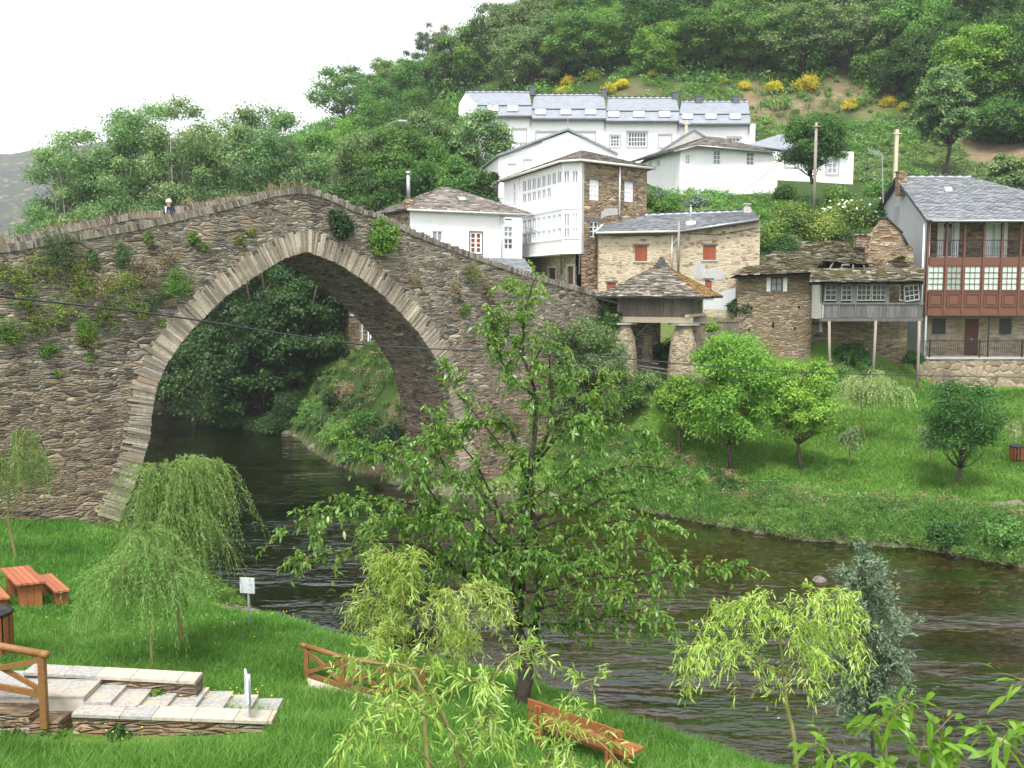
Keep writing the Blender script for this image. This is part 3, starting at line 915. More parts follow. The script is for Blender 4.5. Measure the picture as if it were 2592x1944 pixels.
def bush(name, label, cat, loc, r, n_cl, per, ls, leaf, seed, squash=0.75, aspect=0.5, up=0.5, group=None, flat=None, stems=True, tall=1.0, flowers=None):
    """shrub or tuft; flat = (normal x, y) spreads it over a wall"""
    rng = np.random.default_rng(seed)
    root = thing(name, label, cat, (0, 0, 0), group)
    d = rdir(n_cl, rng) * (rng.random((n_cl, 1)) ** 0.4) * r * 0.72
    d[:, 2] = np.abs(d[:, 2]) * tall if flat is None else d[:, 2] * tall
    if flat is not None:
        nx, ny = flat
        q = d[:, 0] * nx + d[:, 1] * ny
        d[:, 0] += nx * (np.abs(q) * 0.5 - q); d[:, 1] += ny * (np.abs(q) * 0.5 - q)
    rad = r * rng.uniform(0.25, 0.48, n_cl)
    link_mesh('foliage', leaf_mesh('foliage', leaf, *clumps(d, rad, per, rng, ls, aspect, squash, up)), root)
    if stems:
        b = MB()
        for c in d[:max(3, n_cl // 3)]:
            limb(b, (0, 0, -0.1) if flat is None else (-flat[0] * 0.1, -flat[1] * 0.1, -r * 0.3), c, 0.012 + r * 0.012, 0.005, rng, 3, 0, 4)
        b.build('stem', M['bark'], root, True)
    if flowers is not None:
        mat, cnt, fs = flowers
        c = d[rng.integers(0, n_cl, cnt)]
        q = rdir(cnt, rng); q[:, 2] = np.abs(q[:, 2])
        pos = c + q * r * 0.42
        link_mesh('flowers', leaf_mesh('flowers', mat, pos, np.cross(q, rng.normal(size=(cnt, 3))), q, np.full(cnt, fs), np.full(cnt, fs), rng.random(cnt)), root)
    root.location = loc
    return root


LF = {
    'poplar': leafmat('poplar_leaf', [(0, (0.0751, 0.163, 0.0479)), (0.5, (0.161, 0.297, 0.0981)), (0.85, (0.258, 0.403, 0.153)), (1, (0.515, 0.613, 0.415))]),
    'alder': leafmat('alder_leaf', [(0, (0.0201, 0.0505, 0.0128)), (0.6, (0.0441, 0.101, 0.0235)), (1, (0.0878, 0.157, 0.0373))]),
    'chestnut': leafmat('chestnut_leaf', [(0, (0.048, 0.132, 0.0202)), (0.55, (0.104, 0.236, 0.0404)), (1, (0.192, 0.333, 0.0674))], hue=0.025),
    'lime': leafmat('bright_leaf', [(0, (0.0916, 0.207, 0.0218)), (0.6, (0.184, 0.345, 0.041)), (1, (0.305, 0.469, 0.0821))], hue=0.02),
    'grey': leafmat('grey_green_leaf', [(0, (0.0747, 0.144, 0.0437)), (0.6, (0.158, 0.245, 0.0874)), (1, (0.282, 0.36, 0.16))]),
    'dark': leafmat('dark_leaf', [(0, (0.0224, 0.0638, 0.0134)), (0.6, (0.056, 0.142, 0.0243)), (1, (0.112, 0.227, 0.0404))], hue=0.02),
    'pine': leafmat('pine_needle', [(0, (0.0335, 0.0675, 0.0267)), (0.6, (0.0837, 0.126, 0.0533)), (1, (0.168, 0.194, 0.0833))], 0.2),
    'cherry': leafmat('cherry_leaf', [(0, (0.06, 0.135, 0.018)), (0.45, (0.13, 0.25, 0.038)), (0.8, (0.22, 0.36, 0.065)), (1, (0.4, 0.38, 0.1))], 0.42, 0.36, 0.5),
    'willow': leafmat('willow_leaf', [(0, (0.102, 0.196, 0.0401)), (0.5, (0.192, 0.31, 0.0803)), (1, (0.345, 0.455, 0.161))], 0.4),
    'willow_new': leafmat('young_willow_leaf', [(0, (0.17, 0.3, 0.04)), (0.45, (0.3, 0.46, 0.085)), (0.88, (0.45, 0.6, 0.19)), (1, (0.72, 0.76, 0.6))], 0.42),
    'wattle': leafmat('blue_wattle_leaf', [(0, (0.0827, 0.144, 0.0855)), (0.5, (0.159, 0.228, 0.142)), (1, (0.318, 0.384, 0.274))], 0.25),
    'peach': leafmat('peach_leaf', [(0, (0.0742, 0.19, 0.0142)), (0.6, (0.138, 0.3, 0.0285)), (1, (0.254, 0.4, 0.057))], 0.45, 0.35, 0.5),
    'laurel': leafmat('laurel_leaf', [(0, (0.0537, 0.117, 0.0178)), (0.5, (0.134, 0.234, 0.0371)), (1, (0.359, 0.406, 0.074))], 0.25),
    'broom': leafmat('broom_flower', [(0, (0.16, 0.2, 0.035)), (0.3, (0.5, 0.43, 0.03)), (1, (0.8, 0.64, 0.02))], 0.3),
    'gorse': leafmat('wall_gorse', [(0, (0.07, 0.12, 0.025)), (0.5, (0.17, 0.25, 0.045)), (1, (0.36, 0.38, 0.07))], 0.3),
    'fern': leafmat('wall_herb', [(0, (0.0636, 0.144, 0.0228)), (0.6, (0.14, 0.264, 0.0399)), (1, (0.254, 0.36, 0.0684))], 0.35),
    'feather': leafmat('wall_broom_leaf', [(0, (0.0509, 0.108, 0.0399)), (0.6, (0.0954, 0.18, 0.0627)), (1, (0.165, 0.264, 0.0912))], 0.3),
    'ivy': leafmat('ivy_leaf', [(0, (0.0178, 0.054, 0.0182)), (0.6, (0.0382, 0.096, 0.0319)), (1, (0.0763, 0.156, 0.057))], 0.2),
    'dry': leafmat('dry_grass', [(0, (0.16, 0.12, 0.06)), (0.6, (0.32, 0.26, 0.14)), (1, (0.45, 0.39, 0.24))], 0.3),
    'weed': leafmat('bank_weed', [(0, (0.0578, 0.143, 0.0266)), (0.6, (0.132, 0.269, 0.0518)), (1, (0.264, 0.404, 0.104))], 0.35),
    'grass': leafmat('lawn_grass', [(0, (0.065, 0.165, 0.02)), (0.45, (0.135, 0.3, 0.04)), (0.85, (0.22, 0.41, 0.075)), (1, (0.4, 0.46, 0.2))], 0.4), 'pale': leafmat('pale_willow_leaf', [(0, (0.16, 0.25, 0.08)), (0.5, (0.27, 0.37, 0.15)), (1, (0.42, 0.5, 0.27))], 0.4), 'grass_old': leafmat('lawn_grass_old', [(0, (0.053, 0.156, 0.019)), (0.5, (0.106, 0.263, 0.0356)), (0.9, (0.186, 0.362, 0.0653)), (1, (0.398, 0.45, 0.166))], 0.4),
    'cabbage': leafmat('cabbage_leaf', [(0, (0.06, 0.13, 0.07)), (1, (0.2, 0.29, 0.2))], 0.25),
    'white_fl': leafmat('white_flower', [(0, (0.7, 0.7, 0.58)), (1, (0.8, 0.8, 0.72))], 0.2),
    'yellow_fl': leafmat('yellow_flower', [(0, (0.75, 0.6, 0.02)), (1, (0.85, 0.72, 0.05))], 0.2),
    'bare': leafmat('bare_twig', [(0, (0.16, 0.13, 0.1)), (1, (0.3, 0.27, 0.22))], 0.1),
}

# ------------------------------------------------------------------ the bridge
TH = math.radians(40)
BU = Vector((math.cos(TH), math.sin(TH), 0))
BA = Vector((-BU.y, BU.x, 0))
BO = Vector((ray(385, 940)[0] * 36, 36, 0))
BW = 4.2


def bpt(t, z, off=0.0):
    return BO + BU * t + BA * off + Z * z


def on_bridge(px, py, off=0.0):
    rx, rz = ray(px, py)
    o = BO + BA * off
    k = (o.x * BA.x + o.y * BA.y) / (rx * BA.x + BA.y)
    return ((rx * k - o.x) * BU.x + (k - o.y) * BU.y, ZC + rz * k)


ARC = [on_bridge(*p) for p in [(300, 1320), (340, 1231), (358, 1182), (380, 1105), (387, 1023), (401, 966), (425, 917), (452, 877), (484, 836), (517, 803), (570, 751), (631, 710), (688, 673), (724, 653), (777, 637),
                               (850, 665), (891, 690), (931, 718), (972, 751), (1013, 791), (1053, 836), (1086, 881), (1110, 921), (1123, 946), (1150, 1050), (1165, 1200)]]
ARC = [(-1.9, -1.2)] + ARC + [(14.15, -1.2)]
TOPN = [on_bridge(*p) for p in [(0, 622), (102, 606), (203, 590), (325, 570), (431, 547), (529, 525), (610, 505), (692, 482), (753, 474), (793, 478), (834, 492), (900, 523), (952, 537), (1053, 586), (1196, 642), (1338, 690), (1420, 714), (1493, 734), (1542, 750)]]
TOPN = [(-26, 7.2), (-14, 9.2)] + TOPN + [(27.5, 8.9)]
TOPF = [on_bridge(*p, BW) for p in [(0, 606), (102, 586), (203, 566), (325, 541), (407, 533), (488, 517), (549, 505)]]
TOPF = [(-26, 7.3), (-14, 9.3)] + TOPF + [(5.0, 13.34)] + [p for p in TOPN if p[0] > 5.5]


def prof(line, t):
    for (a, za), (b, zb) in zip(line[:-1], line[1:]):
        if t <= b: return za + (zb - za) * (t - a) / (b - a)
    return line[-1][1]


bridge = thing('stone_bridge', 'old humpbacked stone bridge with a pointed arch over the river', 'bridge', bpt(6.3, 0, 2))
COPH = 0.2
ts = sorted(set([p[0] for p in TOPN] + [p[0] for p in TOPF]))
b = MB()
for off, top in ((0.0, TOPN), (BW, TOPF)):
    low = [(-26, -1.2)] + ARC + [(27.5, -1.2)]
    poly = [bpt(t, z, off) for t, z in low] + [bpt(t, prof(top, t) - COPH, off) for t in ts[::-1] if -26 <= t <= 27.5]
    b.faces(poly, tessellate_polygon([poly]))
for off, top in ((0.42, TOPN), (BW - 0.42, TOPF)):       # parapet inner faces
    for a, c in zip(ts[:-1], ts[1:]):
        b.poly([bpt(a, prof(TOPN, a) - 1.15, off), bpt(c, prof(TOPN, c) - 1.15, off), bpt(c, prof(top, c) - COPH, off), bpt(a, prof(top, a) - COPH, off)])
for e in (-26, 27.5):
    b.poly([bpt(e, -1.2, 0), bpt(e, -1.2, BW), bpt(e, prof(TOPN, e) - 1.0, BW), bpt(e, prof(TOPN, e) - 1.0, 0)])
for off, top in ((0, TOPN), (BW - 0.42, TOPF)):          # flat tops under the coping
    for a, c in zip(ts[:-1], ts[1:]):
        b.poly([bpt(a, prof(top, a) - COPH, off), bpt(c, prof(top, c) - COPH, off), bpt(c, prof(top, c) - COPH, off + .42), bpt(a, prof(top, a) - COPH, off + .42)])
b.build('masonry_wall', M['bridge'], bridge)
b = MB()
for (t0, z0), (t1, z1) in zip(ARC[:-1], ARC[1:]):
    b.poly([bpt(t0, z0, 0), bpt(t1, z1, 0), bpt(t1, z1, BW), bpt(t0, z0, BW)])
b.build('arch_vault', M['bridge'], bridge)
b = MB()
for a, c in zip(ts[:-1], ts[1:]):
    b.poly([bpt(a, prof(TOPN, a) - 1.05, .42), bpt(c, prof(TOPN, c) - 1.05, .42), bpt(c, prof(TOPN, c) - 1.05, BW - .42), bpt(a, prof(TOPN, a) - 1.05, BW - .42)])
b.build('roadway', M['concrete'], bridge)

# arch ring: thin slate slabs set radially
b = MB()
sub = []
for (t0, z0), (t1, z1) in zip(ARC[1:-1], ARC[2:]):
    n = max(1, int(math.hypot(t1 - t0, z1 - z0) / 0.034))
    sub += [(t0 + (t1 - t0) * i / n, z0 + (z1 - z0) * i / n) for i in range(n)]
acc, i = 0, 0
apex = max(range(len(sub)), key=lambda k: sub[k][1])
while i < len(sub) - 3:
    th = RND.choice([1, 2, 2, 2, 3, 3, 4])
    j = min(len(sub) - 1, i + th)
    p, q = sub[i], sub[j]
    def nrm_at(k):
        lo, hi = max(0, k - 24), min(len(sub) - 1, k + 24)
        if k < apex: hi = min(hi, apex)
        else: lo = max(lo, apex)
        dx, dz = sub[hi][0] - sub[lo][0], sub[hi][1] - sub[lo][1]
        L = math.hypot(dx, dz)
        nx, nz = -dz / L, dx / L
        if abs(k - apex) < 20: nx *= abs(k - apex) / 20.0
        return Vector((nx, nz)).normalized()
    n0, n1 = nrm_at(i), nrm_at(j)
    if i == apex: n0 = Vector((0, 1))
    tw = RND.gauss(0, 0.03)
    ln = RND.uniform(0.78, 0.94) if RND.random() < 0.82 else RND.uniform(0.5, 0.8)
    pr = RND.uniform(0.008, 0.045)
    ins = RND.uniform(-0.025, 0.02)
    c0 = [(p[0] + n0.x * ins, p[1] + n0.y * ins), (q[0] + n1.x * ins, q[1] + n1.y * ins), (q[0] + (n1.x + tw) * ln, q[1] + (n1.y - tw) * ln), (p[0] + (n0.x + tw) * ln, p[1] + (n0.y - tw) * ln * RND.uniform(.95, 1.02))]
    m_ = (sum(c[0] for c in c0) / 4, sum(c[1] for c in c0) / 4)
    c0 = [(m_[0] + (c[0] - m_[0]) * .985, m_[1] + (c[1] - m_[1]) * .985) for c in c0]
    b.prism([bpt(c[0], c[1], -pr) for c in c0], BA * (pr + .16))
    i = j
b.build('arch_ring', M['voussoir'], bridge)

for off, top, nm in ((-0.05, TOPN, 'coping'), (BW - 0.47, TOPF, 'coping')):
    b = MB()
    t = -26.0
    while t < 27.4:
        wd = RND.uniform(0.045, 0.12)
        z = prof(top, t)
        sl = (prof(top, t + .3) - prof(top, t - .3)) / .6
        k = RND.gauss(0, 0.12)
        ex = (BU + Z * sl).normalized() * wd * 0.93
        upv = Vector((0, 0, 1)) + BU * (k - sl)
        b.obox(bpt(t, z - 0.24, off + RND.uniform(-.03, .03)), ex, BA * RND.uniform(0.46, 0.53), upv * (0.24 + RND.uniform(-0.06, 0.05)))
        t += wd
    b.build(nm, M['coping'], bridge)

# dry grass along both parapets
def strip_grass(name, label, pts, n, L, mat, seed, spread=0.18, cat=None, kind='stuff', parent=None):
    rng = np.random.default_rng(seed)
    idx = rng.integers(0, len(pts), n)
    P = np.array([tuple(p) for p in pts])[idx] + rng.normal(size=(n, 3)) * np.array([spread, spread, 0.03])
    ax = unit(rng.normal(size=(n, 3)) * 0.45 + np.array([0, 0, 1.0]))
    l = L * rng.uniform(0.4, 1.3, n) * (0.4 + 1.2 * vnoise(P[:, :2], 0.9, 4))
    o = link_mesh(name, leaf_mesh(name, mat, P, ax, rng.normal(size=(n, 3)), l, l * 0.06 + 0.006, rng.random(n)), parent)
    if label: tag(o, label, cat, kind=kind)
    else: o['kind'] = kind
    return o


gp = [bpt(t, prof(TOPN, t) - 0.03, RND.uniform(-0.02, 0.4)) for t in np.arange(-6, 7.0, 0.05) if vnoise(np.array([[t, 3.0]]), 0.8, 2)[0] > 0.42]
gp += [bpt(t, prof(TOPF, t) - 0.03, RND.uniform(BW - .4, BW)) for t in np.arange(-6, 7.5, 0.05) if vnoise(np.array([[t, 9.0]]), 0.9, 6)[0] > 0.38]
strip_grass('dry_grass', 'dry straw coloured grass sprouting along the tops of the bridge parapets', gp, 1500, 0.3, LF['dry'], 5, 0.06, 'grass')

# plants rooted in the bridge wall
FN = (-BA.x, -BA.y)
WALLP = [
    (150, 640, 0.96, 'feather', 14, 'dark green feathery broom bush rooted high in the bridge wall under the parapet'),
    (95, 690, 0.77, 'gorse', 10, 'yellowing bush spilling over dark broom on the bridge wall'),
    (15, 690, 0.58, 'gorse', 8, 'yellow green bush at the left frame edge of the bridge wall near the parapet'),
    (305, 640, 0.51, 'feather', 7, 'slim green tuft below the parapet between two yellow plants on the bridge'),
    (230, 655, 0.41, 'feather', 6, 'light green end of the broom thicket nearest the arch on the bridge'),
    (375, 600, 0.28, 'gorse', 5, 'small yellow flowering tuft just under the bridge parapet'),
    (425, 650, 0.51, 'dry', 7, 'pale dry stalks with white seed heads on the bridge wall'),
    (440, 715, 0.79, 'fern', 12, 'bright green bush on the bridge wall against the arch shoulder'),
    (310, 735, 0.96, 'gorse', 15, 'broad yellow green patch of creeper in mid bridge wall'),
    (195, 740, 0.77, 'gorse', 10, 'thin yellowish creeper on the bridge wall beneath the broom bush'),
    (270, 800, 0.64, 'gorse', 9, 'yellow green creeper patch hanging below the power cable'),
    (215, 830, 0.54, 'fern', 8, 'green and yellow leafy patch under the cable in mid bridge wall'),
    (95, 815, 0.77, 'gorse', 10, 'ragged olive creeper patch left of the leafy patch under the cable'),
    (15, 840, 0.70, 'fern', 9, 'green bush at the left frame edge below the cable'),
    (122, 885, 0.38, 'fern', 6, 'compact round leafy tuft low on the bridge wall'),
    (228, 900, 0.22, 'fern', 4, 'small round leafy tuft low on the wall nearest the arch base'),
    (143, 945, 0.15, 'fern', 3, 'tiny fresh green tuft, lowest plant on the bridge wall'),
    (406, 815, 0.22, 'fern', 4, 'small fern on the left arch ring beneath the cable'),
    (488, 605, 0.33, 'fern', 5, 'green tuft of leaves between parapet and left arch ring'),
    (518, 625, 0.18, 'fern', 3, 'tiny green sprig right of a larger tuft above the arch'),
    (605, 605, 0.33, 'gorse', 5, 'yellow green bush above the left haunch of the arch ring, lower of a pair'),
    (636, 590, 0.26, 'gorse', 5, 'yellow green bush above the left haunch of the arch ring, upper of a pair'),
    (862, 568, 0.70, 'ivy', 13, 'dark glossy ivy clump beside the arch crown'),
    (1190, 690, 0.58, 'gorse', 8, 'yellow green plant high on the right spandrel of the bridge'),
    (1225, 715, 0.51, 'dry', 7, 'dry straw tuft beside the yellow plant on the right spandrel'),
    (1050, 700, 0.38, 'dry', 5, 'sparse dry tuft on the right spandrel above the arch ring'),
    (1175, 785, 0.41, 'fern', 6, 'green tuft hanging on the bridge wall behind the cherry tree top'),
    (360, 690, .8, 'dry', 12, 'wide veil of dry brown grass on the bridge wall left of the bright bush'),
    (260, 720, .7, 'dry', 10, 'dry brown stalks between the creeper patches under the slim tuft'),
    (150, 790, .7, 'gorse', 9, 'thin olive creeper crossing the cable line on the left of the bridge wall'),
    (60, 745, .7, 'gorse', 10, 'yellow green creeper at the left of the bridge wall above the cable'),
    (350, 790, .5, 'gorse', 7, 'sparse yellow creeper beside the left arch shoulder, just above the cable'),
    (200, 690, .6, 'gorse', 9, 'yellow green skirt of creeper right under the dark broom bush'),
    (215, 860, .5, 'gorse', 7, 'sparse olive creeper trailing below the leafy patch under the cable'),
    (390, 760, .5, 'feather', 6, 'dull green sprig left below the bright bush at the arch shoulder'),
    (1150, 735, .5, 'dry', 6, 'sparse dry plant under the yellow one on the right spandrel'),
    (1235, 745, .3, 'gorse', 5, 'small yellow creeper low on the right spandrel'),
]
for k, (px, py, r, kind, ncl, lab) in enumerate(WALLP):
    t, z = on_bridge(px, py)
    bush('wall_plant', lab, 'plant', bpt(t, z, -0.05), r, ncl * 2, {'dry': 55, 'gorse': 70}.get(kind, 110), 0.09 if kind in ('ivy',) else 0.07, LF[kind], 100 + k, 0.9, 0.35 if kind != 'ivy' else 0.8, 0.5, 'plants rooted in the bridge wall', FN, True, 1.1)
# bright ivy sheet
t, z = on_bridge(965, 600)
iv = bush('wall_plant', 'large bright green ivy sheet hanging over the right side of the arch ring', 'plant', bpt(t, z, -0.06), .9, 26, 110, 0.1, LF['fern'], 150, 0.9, 0.7, 0.4, 'plants rooted in the bridge wall', FN, True, 1.15)

# person looking over the parapet
def build_person():
    t, z = on_bridge(428, 519, 1.3)
    zf = prof(TOPN, t) - 1.15
    p0 = bpt(t, zf, 1.3)
    root = thing('person', 'white haired person in a dark jacket walking across the bridge behind the parapet', 'person', p0)
    f = (-BU * 0.9 - BA * 0.45).normalized()             # facing down the ramp
    s = Vector((f.y, -f.x, 0))
    def P(x, y, zz): return p0 + s * x + f * y + Z * zz
    V, E, Rr = [], [], []
    def add(p, r, par=None):
        V.append(tuple(p)); Rr.append(r)
        if par is not None: E.append((par, len(V) - 1))
        return len(V) - 1
    hip = add(P(0, 0, .94), .15); w1 = add(P(0, 0, 1.1), .135, hip); ch = add(P(0, .01, 1.3), .155, w1); ne = add(P(0, .01, 1.45), .07, ch); nk = add(P(0, .02, 1.52), .055, ne)
    h1 = add(P(0, .035, 1.6), .085, nk); h2 = add(P(0, .04, 1.68), .075, h1)
    for sg in (-1, 1):
        sh = add(P(.17 * sg, 0, 1.41), .068, ch); el = add(P(.25 * sg, -.03, 1.13), .05, sh); wr = add(P(.26 * sg, .1, .9), .036, el); hd = add(P(.26 * sg, .14, .83), .04, wr)
        for fi in range(4):
            a = add(P((.235 + .017 * fi) * sg, .165, .78), .011, hd); add(P((.235 + .015 * fi) * sg, .18, .735), .009, a)
        add(P(.225 * sg, .18, .81), .011, hd)
        th = add(P(.1 * sg, 0, .86), .1, hip); kn = add(P(.11 * sg, .05 * sg, .5), .066, th); an = add(P(.11 * sg, .1 * sg - .03, .09), .042, kn); add(P(.12 * sg, .1 * sg + .12, .04), .04, an)
    me = bpy.data.meshes.new('body'); me.from_pydata(V, E, []); me.materials.append(M['skin'])
    o = link_mesh('body', me, root)
    m = o.modifiers.new('skin', 'SKIN')
    for i, r in enumerate(Rr): me.skin_vertices[0].data[i].radius = (r, r)
    me.skin_vertices[0].data[0].use_root = True
    ss = o.modifiers.new('sub', 'SUBSURF'); ss.levels = 2; ss.render_levels = 2
    # clothes: slightly larger skinned shells
    def shell(name, pts, edges, mat):
        me = bpy.data.meshes.new(name); me.from_pydata([tuple(p) for p, r in pts], [], []); me = bpy.data.meshes.new(name)
        me.from_pydata([tuple(p) for p, r in pts], edges, []); me.materials.append(mat)
        o = link_mesh(name, me, root); o.modifiers.new('skin', 'SKIN')
        for i, (p, r) in enumerate(pts): me.skin_vertices[0].data[i].radius = (r, r)
        me.skin_vertices[0].data[0].use_root = True
        s_ = o.modifiers.new('sub', 'SUBSURF'); s_.levels = 2; s_.render_levels = 2
    shell('jacket', [(P(0, 0, .86), .17), (P(0, 0, 1.1), .16), (P(0, 0, 1.3), .178), (P(0, 0, 1.45), .085)] + sum([[(P(.17 * g_, 0, 1.41), .085), (P(.25 * g_, -.03, 1.13), .066), (P(.26 * g_, .09, .92), .052)] for g_ in (-1, 1)], []), [(0, 1), (1, 2), (2, 3), (2, 4), (4, 5), (5, 6), (2, 7), (7, 8), (8, 9)], M['navy'])
    shell('trousers', [(P(0, 0, .95), .155)] + sum([[(P(.1 * g_, 0, .84), .112), (P(.11 * g_, .05 * g_, .5), .08), (P(.11 * g_, .1 * g_ - .03, .1), .06)] for g_ in (-1, 1)], []), [(0, 1), (1, 2), (2, 3), (0, 4), (4, 5), (5, 6)], M['trouser'])
    b = MB(); b.prism([P(-.05, .172, 1.47), P(.05, .172, 1.47), P(.02, .185, 1.2), P(-.02, .185, 1.2)], f * 0.012)
    b.build('shirt', M['shirt'], root)
    b = MB()                                             # hair cap with a side fringe, nose and ears kept on the head
    c = P(0, .015, 1.665)
    prof_ = [(.098, -.06), (.108, -.01), (.104, .035), (.08, .075), (.04, .097), (.003, .103)]
    b.lathe(c, prof_, 14)
    b.build('hair', M['hair'], root, True)
    b = MB()
    b.lathe(P(0, .125, 1.615), [(.004, -.02), (.017, -.012), (.014, .012), (.004, .03)], 8)
    b.build('nose', M['skin'], root, True)
    for g_ in (-1, 1):
        b = MB(); b.box(P(.088 * g_, .03, 1.62), .035, .02, .055, math.atan2(f.y, f.x)); b.build('ear', M['skin'], root)
        b = MB(); b.box(P(.034 * g_, .118, 1.645), .02, .016, .01, math.atan2(f.y, f.x)); b.build('eye', M['iron'], root)
    b = MB(); b.box(P(0, .122, 1.585), .012, .045, .01, math.atan2(f.y, f.x)); b.build('mouth', M['shutter'], root)


build_person()

# power cables across the view
def cable(name, label, pts, r, n=40):
    pts = [Vector(p) for p in pts]
    out = []
    for i in range(n + 1):                               # Catmull-Rom through the given points
        x = i / n * (len(pts) - 1)
        k = min(int(x), len(pts) - 2); t = x - k
        p0, p1, p2, p3 = pts[max(0, k - 1)], pts[k], pts[k + 1], pts[min(len(pts) - 1, k + 2)]
        out.append(0.5 * ((2 * p1) + (p2 - p0) * t + (2 * p0 - 5 * p1 + 4 * p2 - p3) * t * t + (3 * p1 - p0 - 3 * p2 + p3) * t ** 3))
    b = MB()
    b.tube(out, r, 6)
    return tag(b.build(name, M['cable'], None, True), label, 'cable')


cable('power_cable', 'long sagging dark power cable crossing in front of the bridge arch', [at(-300, 712, 15), at(0, 750, 18), at(430, 800, 22), at(890, 869, 27), at(1200, 888, 31), at(1582, 908, 35), at(1992, 941, 39), at(2592, 955, 44), at(2900, 952, 47)], 0.021)
# ------------------------------------------------------------------ building helpers
class Fr:
    """vertical wall plane through two plan points; s runs to the right as seen from the river"""
    def __init__(s, a, c):
        s.O = Vector((a[0], a[1], 0))
        s.s = (Vector((c[0], c[1], 0)) - s.O)
        s.L = s.s.length
        s.s.normalize()
        s.n = Vector((s.s.y, -s.s.x, 0))

    def px(s, x, y):
        rx, rz = ray(x, y)
        k = (s.O.x * s.n.x + s.O.y * s.n.y) / (rx * s.n.x + s.n.y)
        return ((rx * k - s.O.x) * s.s.x + (k - s.O.y) * s.s.y, ZC + rz * k)

    def P(s, u, z, d=0.0):
        return s.O + s.s * u + s.n * d + Z * z

    def rect(s, x0, x1, y0, y1):
        """pixel box -> (s0, z0, s1, z1)"""
        xm = (x0 + x1) / 2
        return (s.px(x0, y1)[0], s.px(xm, y1)[1], s.px(x1, y1)[0], s.px(xm, y0)[1])


def flat(px, Y):
    return (ray(px, 900)[0] * Y, Y)


def wall(b, fr, outline, holes=(), depth=0.22, m=0):
    n = len(outline)
    cuts = sorted(set([round(p[0], 5) for p in outline] + [round(h[k], 5) for h in holes for k in (0, 2)]))
    for a, c in zip(cuts[:-1], cuts[1:]):
        if c - a < 1e-4: continue
        m_ = (a + c) / 2
        edges = []
        for i in range(n):
            p, q = outline[i], outline[(i + 1) % n]
            if p[0] > q[0]: p, q = q, p
            if p[0] < m_ < q[0]:
                f = lambda x, p=p, q=q: p[1] + (q[1] - p[1]) * (x - p[0]) / (q[0] - p[0])
                edges.append((f(m_), f(a), f(c)))
        edges.sort()
        for lo, hi in zip(edges[::2], edges[1::2]):
            inn = sorted([h for h in holes if h[0] < m_ < h[2] and lo[0] < (h[1] + h[3]) / 2 < hi[0]], key=lambda h: h[1])
            cur = (lo[1], lo[2])
            for h in inn:
                b.poly([fr.P(a, cur[0]), fr.P(c, cur[1]), fr.P(c, h[1]), fr.P(a, h[1])], m)
                cur = (h[3], h[3])
            b.poly([fr.P(a, cur[0]), fr.P(c, cur[1]), fr.P(c, hi[2]), fr.P(a, hi[1])], m)
    for s0, z0, s1, z1 in holes:
        c = [(s0, z0), (s1, z0), (s1, z1), (s0, z1)]
        for i in range(4):
            p, q = c[i], c[(i + 1) % 4]
            b.poly([fr.P(*p), fr.P(*q), fr.P(*q, -depth), fr.P(*p, -depth)], m)


def window(par, fr, r, cols, rows, d, fm, pm, bw=0.07, mw=0.035, th=0.06, name='window', label=None, mid=None, pane='pane'):
    """framed window whose outer face sits at offset d; the glass is its child"""
    s0, z0, s1, z1 = r
    b = MB()
    def bar(a0, b0, a1, b1): b.obox(fr.P(a0, b0, d - th), fr.s * (a1 - a0), Z * (b1 - b0), fr.n * th)
    bar(s0, z0, s0 + bw, z1); bar(s1 - bw, z0, s1, z1); bar(s0 + bw, z0, s1 - bw, z0 + bw); bar(s0 + bw, z1 - bw, s1 - bw, z1)
    th0 = th; w_, h_ = s1 - s0 - 2 * bw, z1 - z0 - 2 * bw
    for i in range(1, cols):
        k = mw * 2.2 if mid == i else mw
        x = s0 + bw + w_ * i / cols
        b.obox(fr.P(x - k / 2, z0 + bw, d - th * 0.85), fr.s * k, Z * h_, fr.n * th * 0.8)
    for j in range(1, rows):
        y = z0 + bw + h_ * j / rows
        b.obox(fr.P(s0 + bw, y - mw / 2, d - th * 0.8), fr.s * w_, Z * mw, fr.n * th * 0.72)
    o = b.build(name, fm, par)
    if label: o['label'] = label
    g = MB(); g.poly([fr.P(s0 + bw * .5, z0 + bw * .5, d - th * 0.9), fr.P(s1 - bw * .5, z0 + bw * .5, d - th * 0.9), fr.P(s1 - bw * .5, z1 - bw * .5, d - th * 0.9), fr.P(s0 + bw * .5, z1 - bw * .5, d - th * 0.9)])
    g.build(pane, pm, o)
    return o


def panel(par, fr, r, d, th, mat, name, label=None):
    s0, z0, s1, z1 = r
    b = MB(); b.obox(fr.P(s0, z0, d), fr.s * (s1 - s0), Z * (z1 - z0), fr.n * th)
    o = b.build(name, mat, par)
    if label: o['label'] = label
    return o


def surround(par, fr, r, wd, d, th, mat, name='window_surround'):
    s0, z0, s1, z1 = r
    b = MB()
    for a0, b0, a1, b1 in ((s0 - wd, z0 - wd, s0, z1 + wd), (s1, z0 - wd, s1 + wd, z1 + wd), (s0, z0 - wd, s1, z0), (s0, z1, s1, z1 + wd)):
        b.obox(fr.P(a0, b0, d), fr.s * (a1 - a0), Z * (b1 - b0), fr.n * th)
    return b.build(name, mat, par)


def pipe_v(par, fr, px, y0, y1, r=0.05, d=0.08, mat=None, name='downpipe', extra=()):
    u, za = fr.px(px, y0); _, zb = fr.px(px, y1)
    b = MB(); b.tube([fr.P(u, zb, d), fr.P(u, za, d)], r, 8)
    for (xa, ya, xb, yb) in extra:
        b.tube([fr.P(*fr.px(xa, ya), d + .01), fr.P(*fr.px(xb, yb), d + .01)], r, 8)
    return b.build(name, mat or M['pipe'], par, True)


